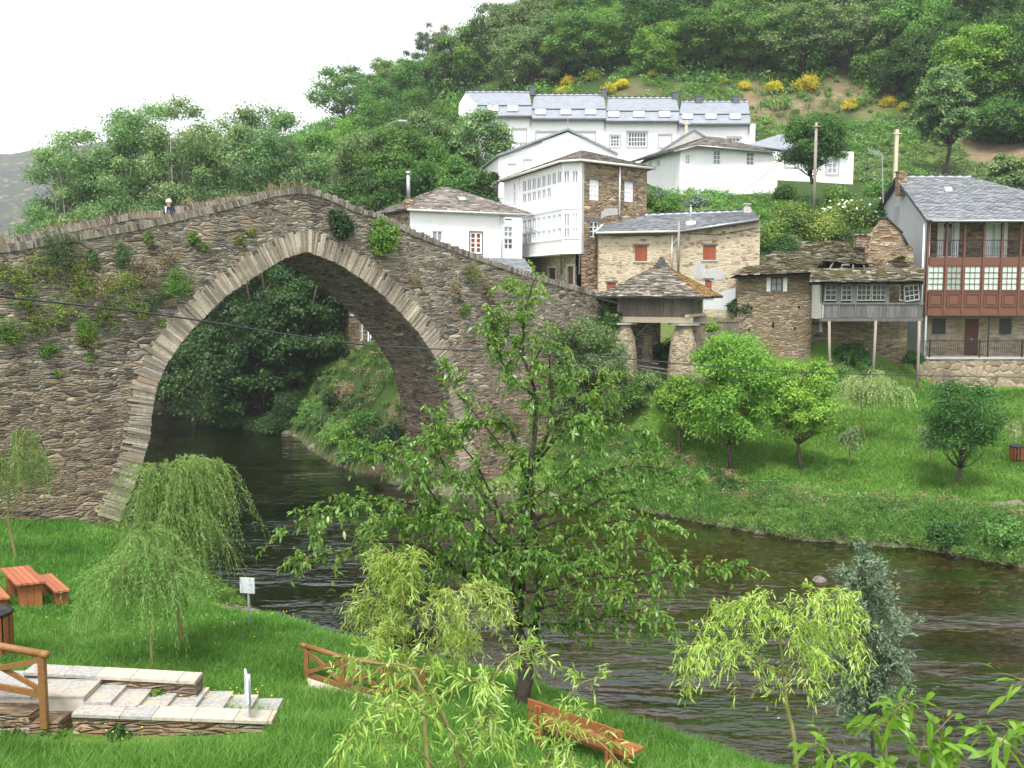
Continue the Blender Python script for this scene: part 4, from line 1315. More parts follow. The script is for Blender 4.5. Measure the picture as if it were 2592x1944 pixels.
def slate_roof(b, bl, br, tr, tl, w, h, rng, jit=0.25, lift=0.03, th=0.025, skip=None, wj=0.3, sag=0.0, scallop=False):
    """courses of single slates over a four-cornered slope, each slate its own tilted plate"""
    bl, br, tr, tl = map(Vector, (bl, br, tr, tl))
    nrm = (br - bl).cross(tl - bl).normalized()
    if nrm.z < 0: nrm = -nrm
    H = ((tl - bl).length + (tr - br).length) / 2
    nr = max(2, int(round(H / h)))
    for j in range(nr):
        v0, v1 = j / nr, min(1.0, (j + 1.35) / nr)
        L = (br - bl).lerp(tr - tl, v0).length
        u = -rng.random() * w / L if not scallop else -(0.5 * (j % 2) + .02) * w / L
        while u < 1:
            ww = w * rng.uniform(1 - wj, 1 + wj) / L
            u0, u1 = max(0, u), min(1, u + ww * 0.97)
            u += ww
            if u1 - u0 < 0.15 * w / L: continue
            if skip and skip((u0 + u1) / 2, v0): continue
            dv = rng.uniform(-jit, jit) * 0.5 / nr
            def P(uu, vv, k=0.0):
                vv = max(-0.02, vv)
                q = bl.lerp(br, uu).lerp(tl.lerp(tr, uu), vv)
                s_ = sag * math.sin(math.pi * uu) * math.sin(math.pi * min(1, max(0, vv)))
                return q + nrm * k - Z * s_
            l0 = lift * rng.uniform(0.7, 1.5); e = rng.uniform(-jit, jit) * 0.3 / nr
            a, c = P(u0, v0 + dv, l0), P(u1, v0 + dv + e, l0 * rng.uniform(0.8, 1.2))
            d_, f_ = P(u1, v1, 0.004), P(u0, v1, 0.004)
            a2, c2 = a - nrm * th, c - nrm * th
            if scallop:
                m_ = (u0 + u1) / 2; hh = 0.3 / nr
                p1, p2, p3 = P(u0 + (u1 - u0) * .22, v0 - hh * .72, l0), P(m_, v0 - hh, l0), P(u0 + (u1 - u0) * .78, v0 - hh * .72, l0)
                b.faces([a, p1, p2, p3, c, d_, f_, p1 - nrm * th, p2 - nrm * th, p3 - nrm * th, a2, c2], [(0, 1, 2, 3, 4, 5, 6), (0, 10, 7, 1), (1, 7, 8, 2), (2, 8, 9, 3), (3, 9, 11, 4)])
                continue
            b.faces([a, c, d_, f_, a2, c2], [(0, 1, 2, 3), (0, 4, 5, 1)])
    # boarded underside closes the slope
    return nrm


def deck(b, pts, th=0.12, m=0):
    pts = [Vector(p) for p in pts]
    n = (pts[1] - pts[0]).cross(pts[-1] - pts[0]).normalized()
    if n.z < 0: n = -n
    b.prism([p - n * 0.02 for p in pts], -n * th, m)


def gutter(par, p, q, r=0.07, mat=None):
    b = MB(); b.tube([p, q], r, 8)
    return b.build('gutter', mat or M['cream_paint'], par, True)


def ridge_caps(par, p, q, step, hgt=0.12):
    """saw-toothed slate ridge: pale mortar bedding with dark interlocking slates"""
    p, q = Vector(p), Vector(q)
    L = (q - p).length; n = int(L / step)
    d = (q - p) / n
    b = MB(); b.bar(p, q, 0.2, 0.1)
    o = b.build('ridge_bedding', M['ridge_light'], par)
    b = MB()
    for i in range(n):
        a = p + d * (i + 0.1); c = p + d * (i + 0.62)
        b.bar(a + Z * .07, c + Z * (.07 + hgt * .4), 0.25, hgt)
    b.build('ridge_slates', M['ridge_dark'], par)


def skylight(par, bl, br, tr, tl, mat=None, frame=True, name='skylight'):
    bl, br, tr, tl = map(Vector, (bl, br, tr, tl))
    n = (br - bl).cross(tl - bl).normalized()
    if n.z < 0: n = -n
    b = MB()
    for a, c in ((bl, br), (br, tr), (tr, tl), (tl, bl)): b.bar(a + n * .06, c + n * .06, 0.07, 0.1, 0, n)
    o = b.build(name, M['metal'], par)
    g = MB(); g.poly([p + n * .075 for p in (bl, br, tr, tl)]); g.build('pane', mat or M['white_paint'], o)


RG = np.random.default_rng(3)

# ================================================================== right house with the red-brown gallery
HE = thing('gallery_house', 'three storey house with red brown glazed gallery and scalloped slate roof', 'house', (25.3, 61, 3.4))
fE = Fr((25.3, 61), (41, 61))
ZE = lambda y: fE.px(2450, y)[1]
bX = [2346, 2393, 2438, 2487, 2533, 2580, 2627, 2674, 2721, 2768, 2815, 2862, 2909]
bS = [fE.px(x, 700)[0] for x in bX]
Lx = bS[-1]
zt, z_up, z_w1, z_w0, z_bot = ZE(556), ZE(651), ZE(672), ZE(736), ZE(795)
# masonry: recessed front, side gable, back
rec = Fr((25.3, 62.7), (41, 62.7))
b = MB()
gfh = [rec.rect(2358, 2393, 806, 846), rec.rect(2528, 2560, 806, 846), rec.rect(2439, 2474, 807, 902)]
wall(b, rec, [(0, 3.2), (Lx, 3.2), (Lx, z_bot), (0, z_bot)], gfh, .25)
b.build('ground_floor_wall', M['stone_gf'], HE)
b = MB()
uph = [rec.rect(2383, 2412, 562, 652), rec.rect(2505, 2534, 562, 652)]
wall(b, rec, [(0, z_bot), (Lx, z_bot), (Lx, zt + .3), (0, zt + .3)], uph, .2)
b.build('upper_wall', M['stone_brown'], HE)
for k, r in enumerate(uph):
    surround(HE, rec, r, 0.32, 0.0, 0.05, M['white'], 'door_surround')
    window(HE, rec, r, 2, 1, -0.05, M['white_paint'], M['glass_dark'] if k == 0 else M['glass_curtain'], 0.1, 0.08, .06, 'balcony_door')
for r in gfh[:2]:
    panel(HE, rec, r, -.12, .05, M['iron'], 'shutter')
o = panel(HE, rec, gfh[2], -.12, .06, M['door_wood'], 'door')
s0, z0, s1, z1 = gfh[2]
panel(o, rec, (s0 + .42, z0 + 1.05, s0 + .52, z0 + 1.12), -.06, .05, M['metal'], 'handle')
b = MB()
zf, zp, zb = at(2340, 556, 61).z, 16.75, at(2205, 560, 70).z
side = [Vector((25.3, 61.02, 3.2)), Vector((25.3, 70.3, 6)), Vector((25.3, 70.3, zb)), Vector((25.3, 65.7, zp - .15)), Vector((25.3, 61.02, zf))]
b.prism(side, Vector((0.1, 0, 0)))
b.obox((25.6, 70, 6), (15.4, 0, 0), (0, .3, 0), (0, 0, zb - 6)); b.obox((40.7, 62.7, 3), (.3, 0, 0), (0, 7.3, 0), (0, 0, zb - 3))
b.build('side_wall', M['grey_render'], HE)
panel(HE, Fr((25.3, 70), (25.3, 61)), (3.6, z_bot + 1.0, 4.2, zf + 1.2), 0.003, .12, M['cement'], 'buttress_strip')
# floors
b = MB(); b.obox((25.6, 61.05, z_bot - .12), (15.2, 0, 0), (0, 1.65, 0), (0, 0, .12)); b.obox((25.6, 61.05, z_up - .15), (15.2, 0, 0), (0, 1.65, 0), (0, 0, .15))
b.build('gallery_floor', M['brown_paint'], HE)
# gallery: posts, bands, panels
b = MB()
for s in bS:
    b.obox(fE.P(s - .06, z_bot, 0.05), fE.s * .12, Z * (zt - z_bot), -fE.n * .17)
b.build('gallery_posts', M['brown_paint'], HE)
b = MB()
for s0, s1 in zip(bS[:-1], bS[1:]):
    b.obox(fE.P(s0 + .06, z_w1, -.02), fE.s * (s1 - s0 - .12), Z * (z_up - z_w1), -fE.n * .06)
    b.obox(fE.P(s0 + .06, z_bot, -.02), fE.s * (s1 - s0 - .12), Z * (z_w0 - z_bot), -fE.n * .06)
    zl, zh = ZE(776), ZE(743)
    for (a0, b0, a1, b1) in ((s0 + .14, zl, s1 - .14, zl + .05), (s0 + .14, zh - .05, s1 - .14, zh), (s0 + .14, zl + .05, s0 + .19, zh - .05), (s1 - .19, zl + .05, s1 - .14, zh - .05)):
        b.obox(fE.P(a0, b0, -.02), fE.s * (a1 - a0), Z * (b1 - b0), fE.n * .06)
    b.obox(fE.P(s0 + .28, zl + .14, -.02), fE.s * (s1 - s0 - .56), Z * (zh - zl - .28), fE.n * .045)
b.obox(fE.P(bS[0] - .06, z_bot - .09, .02), fE.s * (Lx + .1), Z * .09, -fE.n * .2)
b.obox(fE.P(bS[0] - .06, z_w0 - .05, .03), fE.s * (Lx + .1), Z * .05, -fE.n * .1)
b.obox(fE.P(bS[0] - .06, zt - .1, -.0), fE.s * (Lx + .1), Z * .1, -fE.n * .14)
b.build('gallery_panelling', M['brown_paint'], HE)
for i, (s0, s1) in enumerate(zip(bS[:-1], bS[1:])):
    if i < 7:
        window(HE, fE, (s0 + .07, z_w0 + .01, s1 - .07, z_w1 - .01), 3, 4, -.03, M['brown_paint'], M['glass_curtain2'] if i == 1 else M['glass_curtain'], .06, .03, .05, 'gallery_window', 'gallery window with a drawn grey curtain' if i == 1 else None)
    else:
        panel(HE, fE, (s0 + .07, z_w0, s1 - .07, z_w1), -.06, .02, M['glass_curtain'], 'gallery_window')


def balustrade(par, fr, s0, s1, z0, z1, step=0.115, posts=(), d=-.06, name='balustrade'):
    b = MB()
    b.obox(fr.P(s0, z1 - .05, d), fr.s * (s1 - s0), Z * .05, fr.n * .06)
    b.obox(fr.P(s0, z0 + .06, d + .01), fr.s * (s1 - s0), Z * .035, fr.n * .04)
    s = s0 + step / 2
    while s < s1:
        pr = [(.011, 0), (.011, .2), (.02, .28), (.012, .36), (.024, .5), (.011, .66), (.011, 1)]
        b.tube([fr.P(s, z0 + .09 + (z1 - .05 - z0 - .09) * t, d + .03) for _, t in pr], [r for r, _ in pr], 5, cap=False)
        s += step
    for s in posts: b.obox(fr.P(s - .04, z0, d - .01), fr.s * .08, Z * (z1 - z0 + .06), fr.n * .08)
    return b.build(name, M['iron'], par)


balustrade(HE, fE, bS[0], bS[-1], z_up, ZE(607), .13)
fG = Fr((24.9, 60.7), (41, 60.7))
zg = fG.px(2450, 905)[1]
ter = MB()
ter.obox((24.95, 60.75, 1.5), (16, 0, 0), (0, 2.2, 0), (0, 0, zg - 1.5 - .1))
tob = ter.build('terrace_wall', M['stone_block'], HE)
b = MB(); b.obox((24.9, 60.68, zg - .1), (16.1, 0, 0), (0, 2.3, 0), (0, 0, .1)); b.build('terrace_slab', M['cement'], HE)
balustrade(HE, fG, fG.px(2337, 880)[0], 15.5, zg, fG.px(2450, 862)[1], .115, [fG.px(x, 880)[0] for x in (2355, 2482, 2590)], -.15, 'terrace_railing')
for x in (2504, 2650):
    b = MB(); p = at(x, 800, 61.3); b.tube([(p.x, 61.3, zg), (p.x, 61.3, z_bot - .1)], .05, 8); b.build('terrace_post', M['iron'], HE)
pipe_v(HE, fE, 2339, 566, 862, .055, .06)
# roof
rb = MB(); rl, rr, rt, rre = Vector((24.9, 60.4, zf - .1)), Vector((37.9, 60.4, zf - .1)), Vector((29.8, 65.7, zp)), Vector((24.9, 65.7, zp))
slate_roof(rb, rl, rr, rt, rre, .44, .25, RG, .04, .05, .045, None, .02, 0, True)
brr, bll = Vector((37.9, 71, zb - .1)), Vector((24.9, 71, zb - .1))
slate_roof(rb, brr, bll, rre, rt, .42, .3, RG, .05, .03, .03, None, .02)
ro = rb.build('roof', M['slate_grey'], HE)
db = MB(); deck(db, [rl, rr, rt, rre]); deck(db, [rre, rt, brr, bll]); deck(db, [rr, brr, rt]); db.build('roof_boarding', M['slate_edge'], HE)
hb = MB(); slate_roof(hb, rr, brr, rt + Vector((0, .05, 0)), rt, .42, .3, RG, .05, .03, .03, None, .02); hb.build('hip_slope', M['slate_grey'], HE)
ridge_caps(HE, rre + Z * .05 + Vector((.6, 0, 0)), rt + Z * .05, .55)
gutter(HE, rl + Vector((.3, -.06, -.02)), rr + Vector((0, -.06, -.02)), .07, M['metal'])
p = at(2281, 462, 65.2)
b = MB(); b.box((p.x, 65.2, p.z - .1), .55, .55, 1.5); b.box((p.x, 65.2, p.z + .68), .66, .66, .08); b.build('chimney', M['stone_brown'], HE)
def on_quad(px, py, a, bq, c):
    n = (Vector(bq) - Vector(a)).cross(Vector(c) - Vector(a))
    rx, rz = ray(px, py); o = Vector((0, 0, ZC)); d_ = Vector((rx, 1, rz))
    return o + d_ * ((Vector(a) - o).dot(n) / d_.dot(n))
skylight(HE, *[on_quad(x, y, rl, rr, rre) for x, y in ((2393, 488), (2411, 488), (2407, 477), (2389, 477))])

# ================================================================== the ruin with the grey timber gallery
HD = thing('ruined_house', 'derelict stone house with a mossy collapsing slate roof and grey timber gallery', 'house', (16, 60, 4.8))
fD = Fr(flat(1864, 60), flat(2052, 60))
b = MB()
zeD = at(1950, 697, 60).z
dw = fD.rect(1951, 1981, 703, 737)
wall(b, fD, [(0, 3), (fD.L, 3), (fD.L, zeD), (0, zeD)], [dw], .25)
for (x, y) in ((1903, 780), (2022, 778), (1957, 826), (1896, 836), (2012, 831)):   # flat near-black plates paint the shade of putlog holes
    u, z = fD.px(x, y); b.obox(fD.P(u - .07, z - .08, -.01), fD.s * .13, Z * (.16 if x != 1957 else .3), fD.n * .012, 1)
a = flat(1864, 60)
b.poly([fD.P(0, 3), fD.P(0, zeD), fD.P(0, zeD) + Vector((.6, 7, .0)), fD.P(0, 3) + Vector((.6, 7, 0))])
b.poly([fD.P(fD.L, 3), fD.P(fD.L, zeD), fD.P(fD.L, zeD, -2.4), fD.P(fD.L, 3, -2.4)])
b.build('stone_wall', [M['stone_ruin'], M['inner_shade']], HD)
window(HD, fD, dw, 2, 2, -.02, M['wood_old'], M['glass_mid'], .07, .045)
b = MB()
for s_ in (dw[0] - .26, dw[2] + .02): b.obox(fD.P(s_, dw[1] - .02, .004), fD.s * .24, Z * (dw[3] - dw[1] + .06), fD.n * .012)
b.build('window_surround', M['white_old'], HD)
# gallery
fL = Fr(flat(2077, 58), flat(2333, 58))
zg1, zgs, zgb = fL.px(2200, 712)[1], fL.px(2200, 766)[1], fL.px(2200, 808)[1]
b = MB()
px_posts = [2078, 2121, 2160, 2245, 2330]
hs_ = []
for x0, x1 in ((2078, 2088), (2118, 2130), (2157, 2169), (2242, 2251), (2327, 2334)):
    s0, s1 = fL.px(x0, 740)[0], fL.px(x1, 740)[0]
    b.obox(fL.P(s0, zgs, 0), fL.s * (s1 - s0), Z * (zg1 - zgs), -fL.n * .1)
b.obox(fL.P(0, zgs - .1, .03), fL.s * fL.L, Z * .1, -fL.n * .14)
b.obox(fL.P(0, fL.px(2200, 720)[1], .01), fL.s * fL.L, Z * (zg1 - fL.px(2200, 720)[1]), -fL.n * .12)
b.obox(fL.P(-.1, zgb - .12, .05), fL.s * (fL.L + .1), Z * .18, -fL.n * .25)
b.build('gallery_frame', M['wood_old'], HD)
b = MB()
x = 0.05
while x < fL.L - .1:
    wd = RND.uniform(.1, .17)
    b.obox(fL.P(x, zgb + .07 + RND.uniform(0, .03), -.02 - RND.uniform(0, .02)), fL.s * (wd - .006), Z * (zgs - zgb - .19), -fL.n * .03)
    x += wd
b.build('board_panel', M['wood_old'], HD)
for x in (2079, 2122, 2163, 2245, 2326):
    s = fL.px(x, 790)[0]; b = MB(); b.obox(fL.P(s, zgb + .07, .0), fL.s * .07, Z * (zgs - zgb - .18), fL.n * .02); b.build('panel_batten', M['wood_old'], HD)
for x0, x1, c in ((2088, 2118, 2), (2130, 2157, 2), (2169, 2205, 3), (2207, 2242, 3), (2277, 2290, 1)):
    window(HD, fL, fL.rect(x0, x1, 720, 761), c, 3, -.03, M['wood_sash'], M['glass_dusty'], .05, .04, .04, 'gallery_window')
tl_ = Fr(flat(2286, 57.85), flat(2328, 57.75))
r = tl_.rect(2288, 2326, 722, 762)
o = window(HD, tl_, r, 3, 3, 0, M['wood_sash'], M['glass_dusty'], .05, .04, .04, 'loose_sash', 'fallen sash hanging crooked in the gallery corner')
c_ = tl_.P((r[0] + r[2]) / 2, (r[1] + r[3]) / 2)
rot = Matrix.Translation(c_) @ Matrix.Rotation(math.radians(9), 4, tl_.n) @ Matrix.Rotation(math.radians(8), 4, tl_.s) @ Matrix.Translation(-c_)
o.data.transform(rot); o.children[0].data.transform(rot)
# left cheek of the gallery, whitewashed; floor; dark interior; rear wall
b = MB(); b.obox(fL.P(0, zgb, 0), fL.s * .08, -fL.n * 2.1, Z * (zg1 - zgb)); b.build('gallery_end', M['white_old'], HD)
b = MB(); b.obox(fL.P(.1, zgb - .05, -.15), fL.s * (fL.L - .1), -fL.n * 2, Z * .1); b.build('gallery_floor', M['wood_old'], HD)
b = MB(); fR = Fr((fL.O.x, 61), (fL.O.x + fL.L, 61)); wall(b, fR, [(-.5, 3), (fL.L + .3, 3), (fL.L + .3, zg1 + .3), (-.5, zg1 + .3)]); b.build('rear_wall', M['stone_ruin'], HD)
b = MB()
for x, dx in ((2099, .06), (2217, -.02), (2327, 0.02)):
    p = at(x, 810, 57.95); g_ = gz(p.x, 57.9)
    b2 = MB(); b2.tube([(p.x + dx * 3, 57.95, g_ - .2), (p.x + dx, 57.95, (p.z + g_) / 2), (p.x, 57.95, zgb - .1)], [.1, .085, .08], 8)
    b2.build('prop_post', M['wood_pole'], HD, True)
b = MB(); s = fL.px(2078, 820)[0]; b.obox(fL.P(s, zgb - .75, -.2), fL.s * .14, Z * .65, -fL.n * .14); b.build('broken_bracket', M['wood_old'], HD)
# roof slopes (irregular, holed)
b = MB()
A0, A1, A2, A3 = at(1848, 698, 59.4), at(2060, 691, 59.4), at(2125, 609, 65.5), at(2003, 612, 65.5)
slate_roof(b, A0, A1, A2, A3, .36, .24, RG, .7, .07, .04, None, .45, .1)
def holed(u, v):
    c = 0.13 + 0.05 * math.sin(u * 9)
    return (0.0 < u < 0.27 and v < 0.2) or (0.3 < u < 0.55 and v < 0.12 + .05 * math.sin(u * 40)) or (0.55 < u < 0.86 and v < c + .1) or (0.6 < u < 0.66 and v < .5 and RG.random() < .6)
B0, B1, B2, B3 = at(2060, 676, 60.6), at(2325, 678, 60.6), at(2232, 622, 65.5), at(2118, 609, 65.5)
slate_roof(b, B0, B1, B2, B3, .36, .24, RG, .8, .08, .04, holed, .45, .18)
G0, G1, G2, G3 = at(2048, 715, 57.5), at(2338, 713, 57.5), at(2338, 676, 60.4), at(2054, 680, 60.4)
slate_roof(b, G0, G1, G2, G3, .36, .24, RG, .7, .07, .04, None, .45, .05)
b.build('roof', M['slate_moss'], HD)
b = MB()                                                   # loose slates round the hole, broken rafters
for k in range(46):
    u, v = RG.uniform(.5, .95), RG.uniform(.02, .45)
    p = B0.lerp(B1, u).lerp(B3.lerp(B2, u), v) + Z * RG.uniform(.0, .22)
    a_ = RG.uniform(0, 6.28); ex = Vector((math.cos(a_), math.sin(a_) * .8, RG.uniform(-.3, .45))) * RG.uniform(.25, .5)
    ey = Vector((-math.sin(a_) * .6, math.cos(a_), RG.uniform(-.1, .7))).normalized() * RG.uniform(.2, .35)
    b.obox(p, ex, ey, Z * .025)
b.build('loose_slates', M['slate_moss'], HD)
b = MB()
for u in np.linspace(.03, .95, 9):
    q0 = B0.lerp(B1, u) - Z * .22; q1 = B3.lerp(B2, u) - Z * .16
    b.bar(q0, q1, .09, .1)
b.build('rafters', M['wood_old'], HD)
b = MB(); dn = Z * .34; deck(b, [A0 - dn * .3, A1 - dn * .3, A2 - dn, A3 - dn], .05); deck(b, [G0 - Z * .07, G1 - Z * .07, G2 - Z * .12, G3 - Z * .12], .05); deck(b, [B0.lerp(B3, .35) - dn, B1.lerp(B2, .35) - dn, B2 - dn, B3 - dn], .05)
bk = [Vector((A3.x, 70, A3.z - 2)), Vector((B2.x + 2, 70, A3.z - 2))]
deck(b, [A3 - Z * .1, B2 - Z * .1, bk[1], bk[0]], .05); b.build('roof_boarding', M['inner_shade'], HD)  # near-black boards carry the shade of the ruin's inside in their colour
b = MB()
for dx, zz, wd in ((0, 0, .9), (.06, .3, .75), (-.04, .52, .6)):
    p = at(2004, 622, 65.2); b.box((p.x + dx, 65.2, p.z + zz), wd, .7, .28, .1 * dx)
b.build('ridge_stones', M['stone_ruin'], HD)
fS = Fr(flat(2195, 61.6), flat(2320, 61.6))
out = [fS.px(*p) for p in ((2200, 690), (2196, 640), (2205, 597), (2234, 557), (2248, 557), (2284, 593), (2293, 618), (2312, 624), (2312, 715), (2260, 715))]
b = MB(); b.prism([fS.P(*p) for p in out], -fS.n * .6); b.build('gable_stub', M['stone_brown'], HD)
b = MB()
for (x0, y0), (x1, y1) in (((2244, 552), (2284, 590)), ((2281, 593), (2298, 620))):
    p, q = fS.P(*fS.px(x0, y0)), fS.P(*fS.px(x1, y1)); b.obox(p + fS.n * .15, q - p, -fS.n * .9, Z * .09)
b.build('gable_coping', M['slate_edge'], HD)
b = MB(); p = at(2178, 612, 64); b.box((p.x, 64, p.z), .75, .6, .7); b.box((p.x, 64, p.z + .45), 1.0, .8, .1, .0); b.build('chimney', M['stone_brown'], HD)

# ================================================================== granary on pillars
a22 = math.radians(22)
C0 = Vector((flat(1740, 49)[0], 49, 0)); h1, h2 = Vector((-math.cos(a22), math.sin(a22), 0)), Vector((math.sin(a22), math.cos(a22), 0))
HG = thing('granary', 'wooden granary raised on flared stone pillars with a pyramid slate roof', 'granary', C0 + Z * 5)
zb0, zb1 = at(1740, 800, 49).z, at(1740, 748, 49).z
def HP(u, v, z): return C0 + h1 * u + h2 * v + Z * z
b = MB()
for (o0, dr, nn) in ((HP(0, 0, 0), h1, -h2), (HP(0, 0, 0), h2, -h1), (HP(3.6, 0, 0), h2, h1), (HP(0, 3.6, 0), h1, h2)):
    x = 0
    while x < 3.58:
        wd = min(RND.uniform(.13, .22), 3.6 - x)
        b.obox(o0 + dr * x + Z * (zb0 - .05 + RND.uniform(-.03, .03)) - nn * .05, dr * (wd - .008), nn * RND.uniform(.04, .06), Z * (zb1 - zb0 + .3))
        x += wd
b.build('board_walls', M['wood_horreo'], HG)
b = MB()
for v in (-.15, 3.55): b.obox(HP(-.25, v, zb0 - .34), h1 * 4.1, h2 * .22, Z * .28)
for u in (-.12, 3.5): b.obox(HP(u, -.35, zb0 - .06), h1 * .2, h2 * 4.3, Z * .14)
b.build('sill_beams', M['wood_pale'], HG)
for u, v in ((.25, .15), (3.35, .15), (.25, 3.45), (3.35, 3.45)):
    p = HP(u, v, 0); g_ = min(gz(p.x, p.y), 5.3); H = zb0 - .46 - g_
    b = MB(); b.lathe((p.x, p.y, g_ - .3), [(.78, 0), (.78, .3), (.74, .3 + H * .4), (.64, .3 + H * .7), (.46, .3 + H * .92), (.38, .3 + H)], 14); po = b.build('pillar', M['stone_gf'], HG, False)
    b = MB(); b.box((p.x, p.y, zb0 - .41), 1.15, 1.05, .09, a22); b.build('capstone', M['cement'], po)
ze, za = at(1735, 752, 47.8).z, at(1672, 670, 51.3).z
E_ = [HP(-.9, -.9, ze), HP(4.5, -.9, ze + .03), HP(4.5, 4.5, ze), HP(-.9, 4.5, ze)]
ap = HP(1.8, 1.8, za)
for k, nm, mt in ((0, 'roof_slope', 'slate_horreo'), (3, 'roof_slope', 'slate_lichen'), (1, 'roof_slope', 'slate_horreo'), (2, 'roof_slope', 'slate_horreo')):
    p, q = E_[(k + 1) % 4], E_[k]
    b = MB(); slate_roof(b, p, q, ap + (q - p) * .02, ap - (q - p) * .02, .3, .17, RG, .6, .05, .035, None, .5, -.0)
    o = b.build(nm, M[mt], HG)
    if mt == 'slate_lichen': o['label'] = 'slope covered in orange lichen'
b = MB()
for k in range(4): deck(b, [E_[k], E_[(k + 1) % 4], ap], .08)
b.build('roof_boarding', M['slate_edge'], HG)
b = MB(); b.box(ap - Z * .05, .7, .5, .1, .2); b.box(ap + Z * .06, .5, .4, .1, .6); b.box(ap + Z * .18, .3, .3, .14, 1); b.box(ap + Z * .32, .16, .14, .16, .4); b.build('finial_stones', M['slate_edge'], HG)
b = MB(); b.bar(HP(3.55, -.1, zb0 + .6), HP(4.35, -.75, ze - .06), .1, .1); b.bar(HP(-.02, -.1, zb0 + .5), HP(-.8, -.8, ze - .06), .1, .1); b.build('eave_brace', M['wood_old'], HG)

# planks stored below, old board fence and retaining wall beside the granary
b = MB()
for k in range(5):
    p = HP(.6 + .35 * k, .6 + .3 * (k % 2), 0); g_ = gz(p.x, p.y)
    b.bar(p + Z * (g_ + .35 + .13 * k), p + h1 * 2.2 + Z * (g_ + .75 + .06 * k), .25, .05)
tag(b.build('plank_pile', M['wood_old']), 'loose grey planks leaning in the dark under the granary', 'planks')
fF = Fr(flat(1775, 56.5), flat(1868, 56.5))
b = MB(); x = 0
while x < fF.L - .1:
    wd = RND.uniform(.12, .2); b.obox(fF.P(x, gz(fF.P(x, 0).x, 56.5) - .3, 0), fF.s * (wd - .02), fF.n * .03, Z * (fF.px(1800, 806 + RND.uniform(-5, 5))[1] - gz(fF.P(x, 0).x, 56.5) + .3)); x += wd
b.obox(fF.P(0, fF.px(1800, 815)[1], .03), fF.s * fF.L, fF.n * .05, Z * .1)
tag(b.build('board_fence', M['wood_horreo']), 'old grey board fence between the granary and the derelict house', 'fence')

# ================================================================== cream pointed stone house
HC = thing('stone_house', 'cream pointed rubble house with rust red shutters and low slate roof', 'house', (flat(1700, 61)[0], 61, 8))
fC = Fr(flat(1513, 61), flat(1917, 61))
zC = lambda x, y: fC.px(x, y)
sh = [fC.rect(1607, 1638, 622, 661), fC.rect(1779, 1812, 621, 658), fC.rect(1536, 1559, 715, 740), fC.rect(1784, 1801, 708, 752)]
top = [zC(1513, 591), zC(1718, 586), zC(1917, 558)]
b = MB(); wall(b, fC, [(0, 6.5), (fC.L, 6.5), (fC.L, top[2][1]), (zC(1718, 586)[0], top[1][1]), (0, top[0][1])], sh, .15)
b.obox(fC.P(0, 6.5, -.3), -fC.n * 6, fC.s * .02, Z * (top[0][1] - 6.5)); b.obox(fC.P(fC.L - .02, 6.5, -.02), -fC.n * 6.5, fC.s * .02, Z * (top[2][1] - 6.5))
b.build('wall', M['stone_cream'], HC)
for r in sh:
    s0, z0, s1, z1 = r; b = MB(); n = 4
    for k in range(n): b.obox(fC.P(s0 + (s1 - s0) * k / n, z0, -.08 + .006 * (k % 2)), fC.s * ((s1 - s0) / n - .008), Z * (z1 - z0), fC.n * .03)
    b.build('shutter', M['shutter'], HC)
    panel(HC, fC, (s0 - .12, z1 + .004, s1 + .12, z1 + .1), .003, .03, M['wood_old'], 'lintel'); panel(HC, fC, (s0 - .12, z0 - .08, s1 + .12, z0 - .004), .003, .07, M['cement'], 'sill')
def patch(par, fr, pts, mat, name, d=.008):
    b = MB(); b.prism([fr.P(*fr.px(*p), .002) for p in pts], fr.n * d); return b.build(name, mat, par)
patch(HC, fC, [(1752, 684), (1757, 672), (1769, 660), (1776, 660.5), (1779, 668), (1784, 663), (1785, 681), (1800, 680), (1806, 677), (1821, 679), (1830, 684), (1835, 693), (1832, 706), (1815, 709), (1800, 711), (1780, 704), (1753, 697)], M['cement'], 'cement_patch')
patch(HC, fC, [(1803, 752), (1820, 741), (1840, 735), (1862, 727), (1862, 785), (1782, 783), (1782, 753)], M['grey_render'], 'cement_patch')
pipe_v(HC, fC, 1701, 585, 676, .05, .07, None, 'downpipe', [(1729, 585, 1703, 618)])
pipe_v(HC, fC, 1715.5, 563, 700, .075, .45, M['wood_pole'], 'service_mast')
for pts in ([(1513, 594), (1590, 598), (1700, 594)], [(1740, 592), (1820, 594), (1916, 577)]):
    b = MB(); b.tube([fC.P(*fC.px(*p), .04) for p in pts], .02, 5); b.build('wall_cable', M['cable'], HC)
e0, e1, e2 = at(1508, 587, 60.6), at(1719, 583, 60.6), at(1921, 553, 60.6)
r0, r2 = at(1556, 548, 65), at(1903, 535, 65); r1 = r0.lerp(r2, .5)
b = MB(); slate_roof(b, e0, e1, r1, r0, .32, .2, RG, .08, .03, .02, None, .08); slate_roof(b, e1, e2, r2, r1, .32, .2, RG, .08, .03, .02, None, .08); b.build('roof', M['slate_grey'], HC)
b = MB(); dz_ = Z * .06; deck(b, [e0 - dz_, e1 - dz_, r1 - dz_, r0 - dz_]); deck(b, [e1 - dz_, e2 - dz_, r2 - dz_, r1 - dz_]); k_ = [Vector((e0.x, 69, e0.z)), Vector((e2.x, 69, e0.z))]; deck(b, [r0, r2, k_[1], k_[0]]); deck(b, [e0, r0, k_[0]]); deck(b, [e2, k_[1], r2]); b.build('roof_boarding', M['slate_edge'], HC)
ridge_caps(HC, r0 + Z * .03, r2 + Z * .03, .5, .1)
gutter(HC, e0 + Vector((0, -.05, -.06)), e1 + Vector((0, -.05, -.06)), .065); gutter(HC, e1 + Vector((0, -.05, -.06)), e2 + Vector((0, -.05, -.06)), .065, M['metal'])
gutter(HC, e0 + Vector((-.05, -.02, .03)), r0 + Vector((-.1, 0, .03)), .06, M['pipe'])
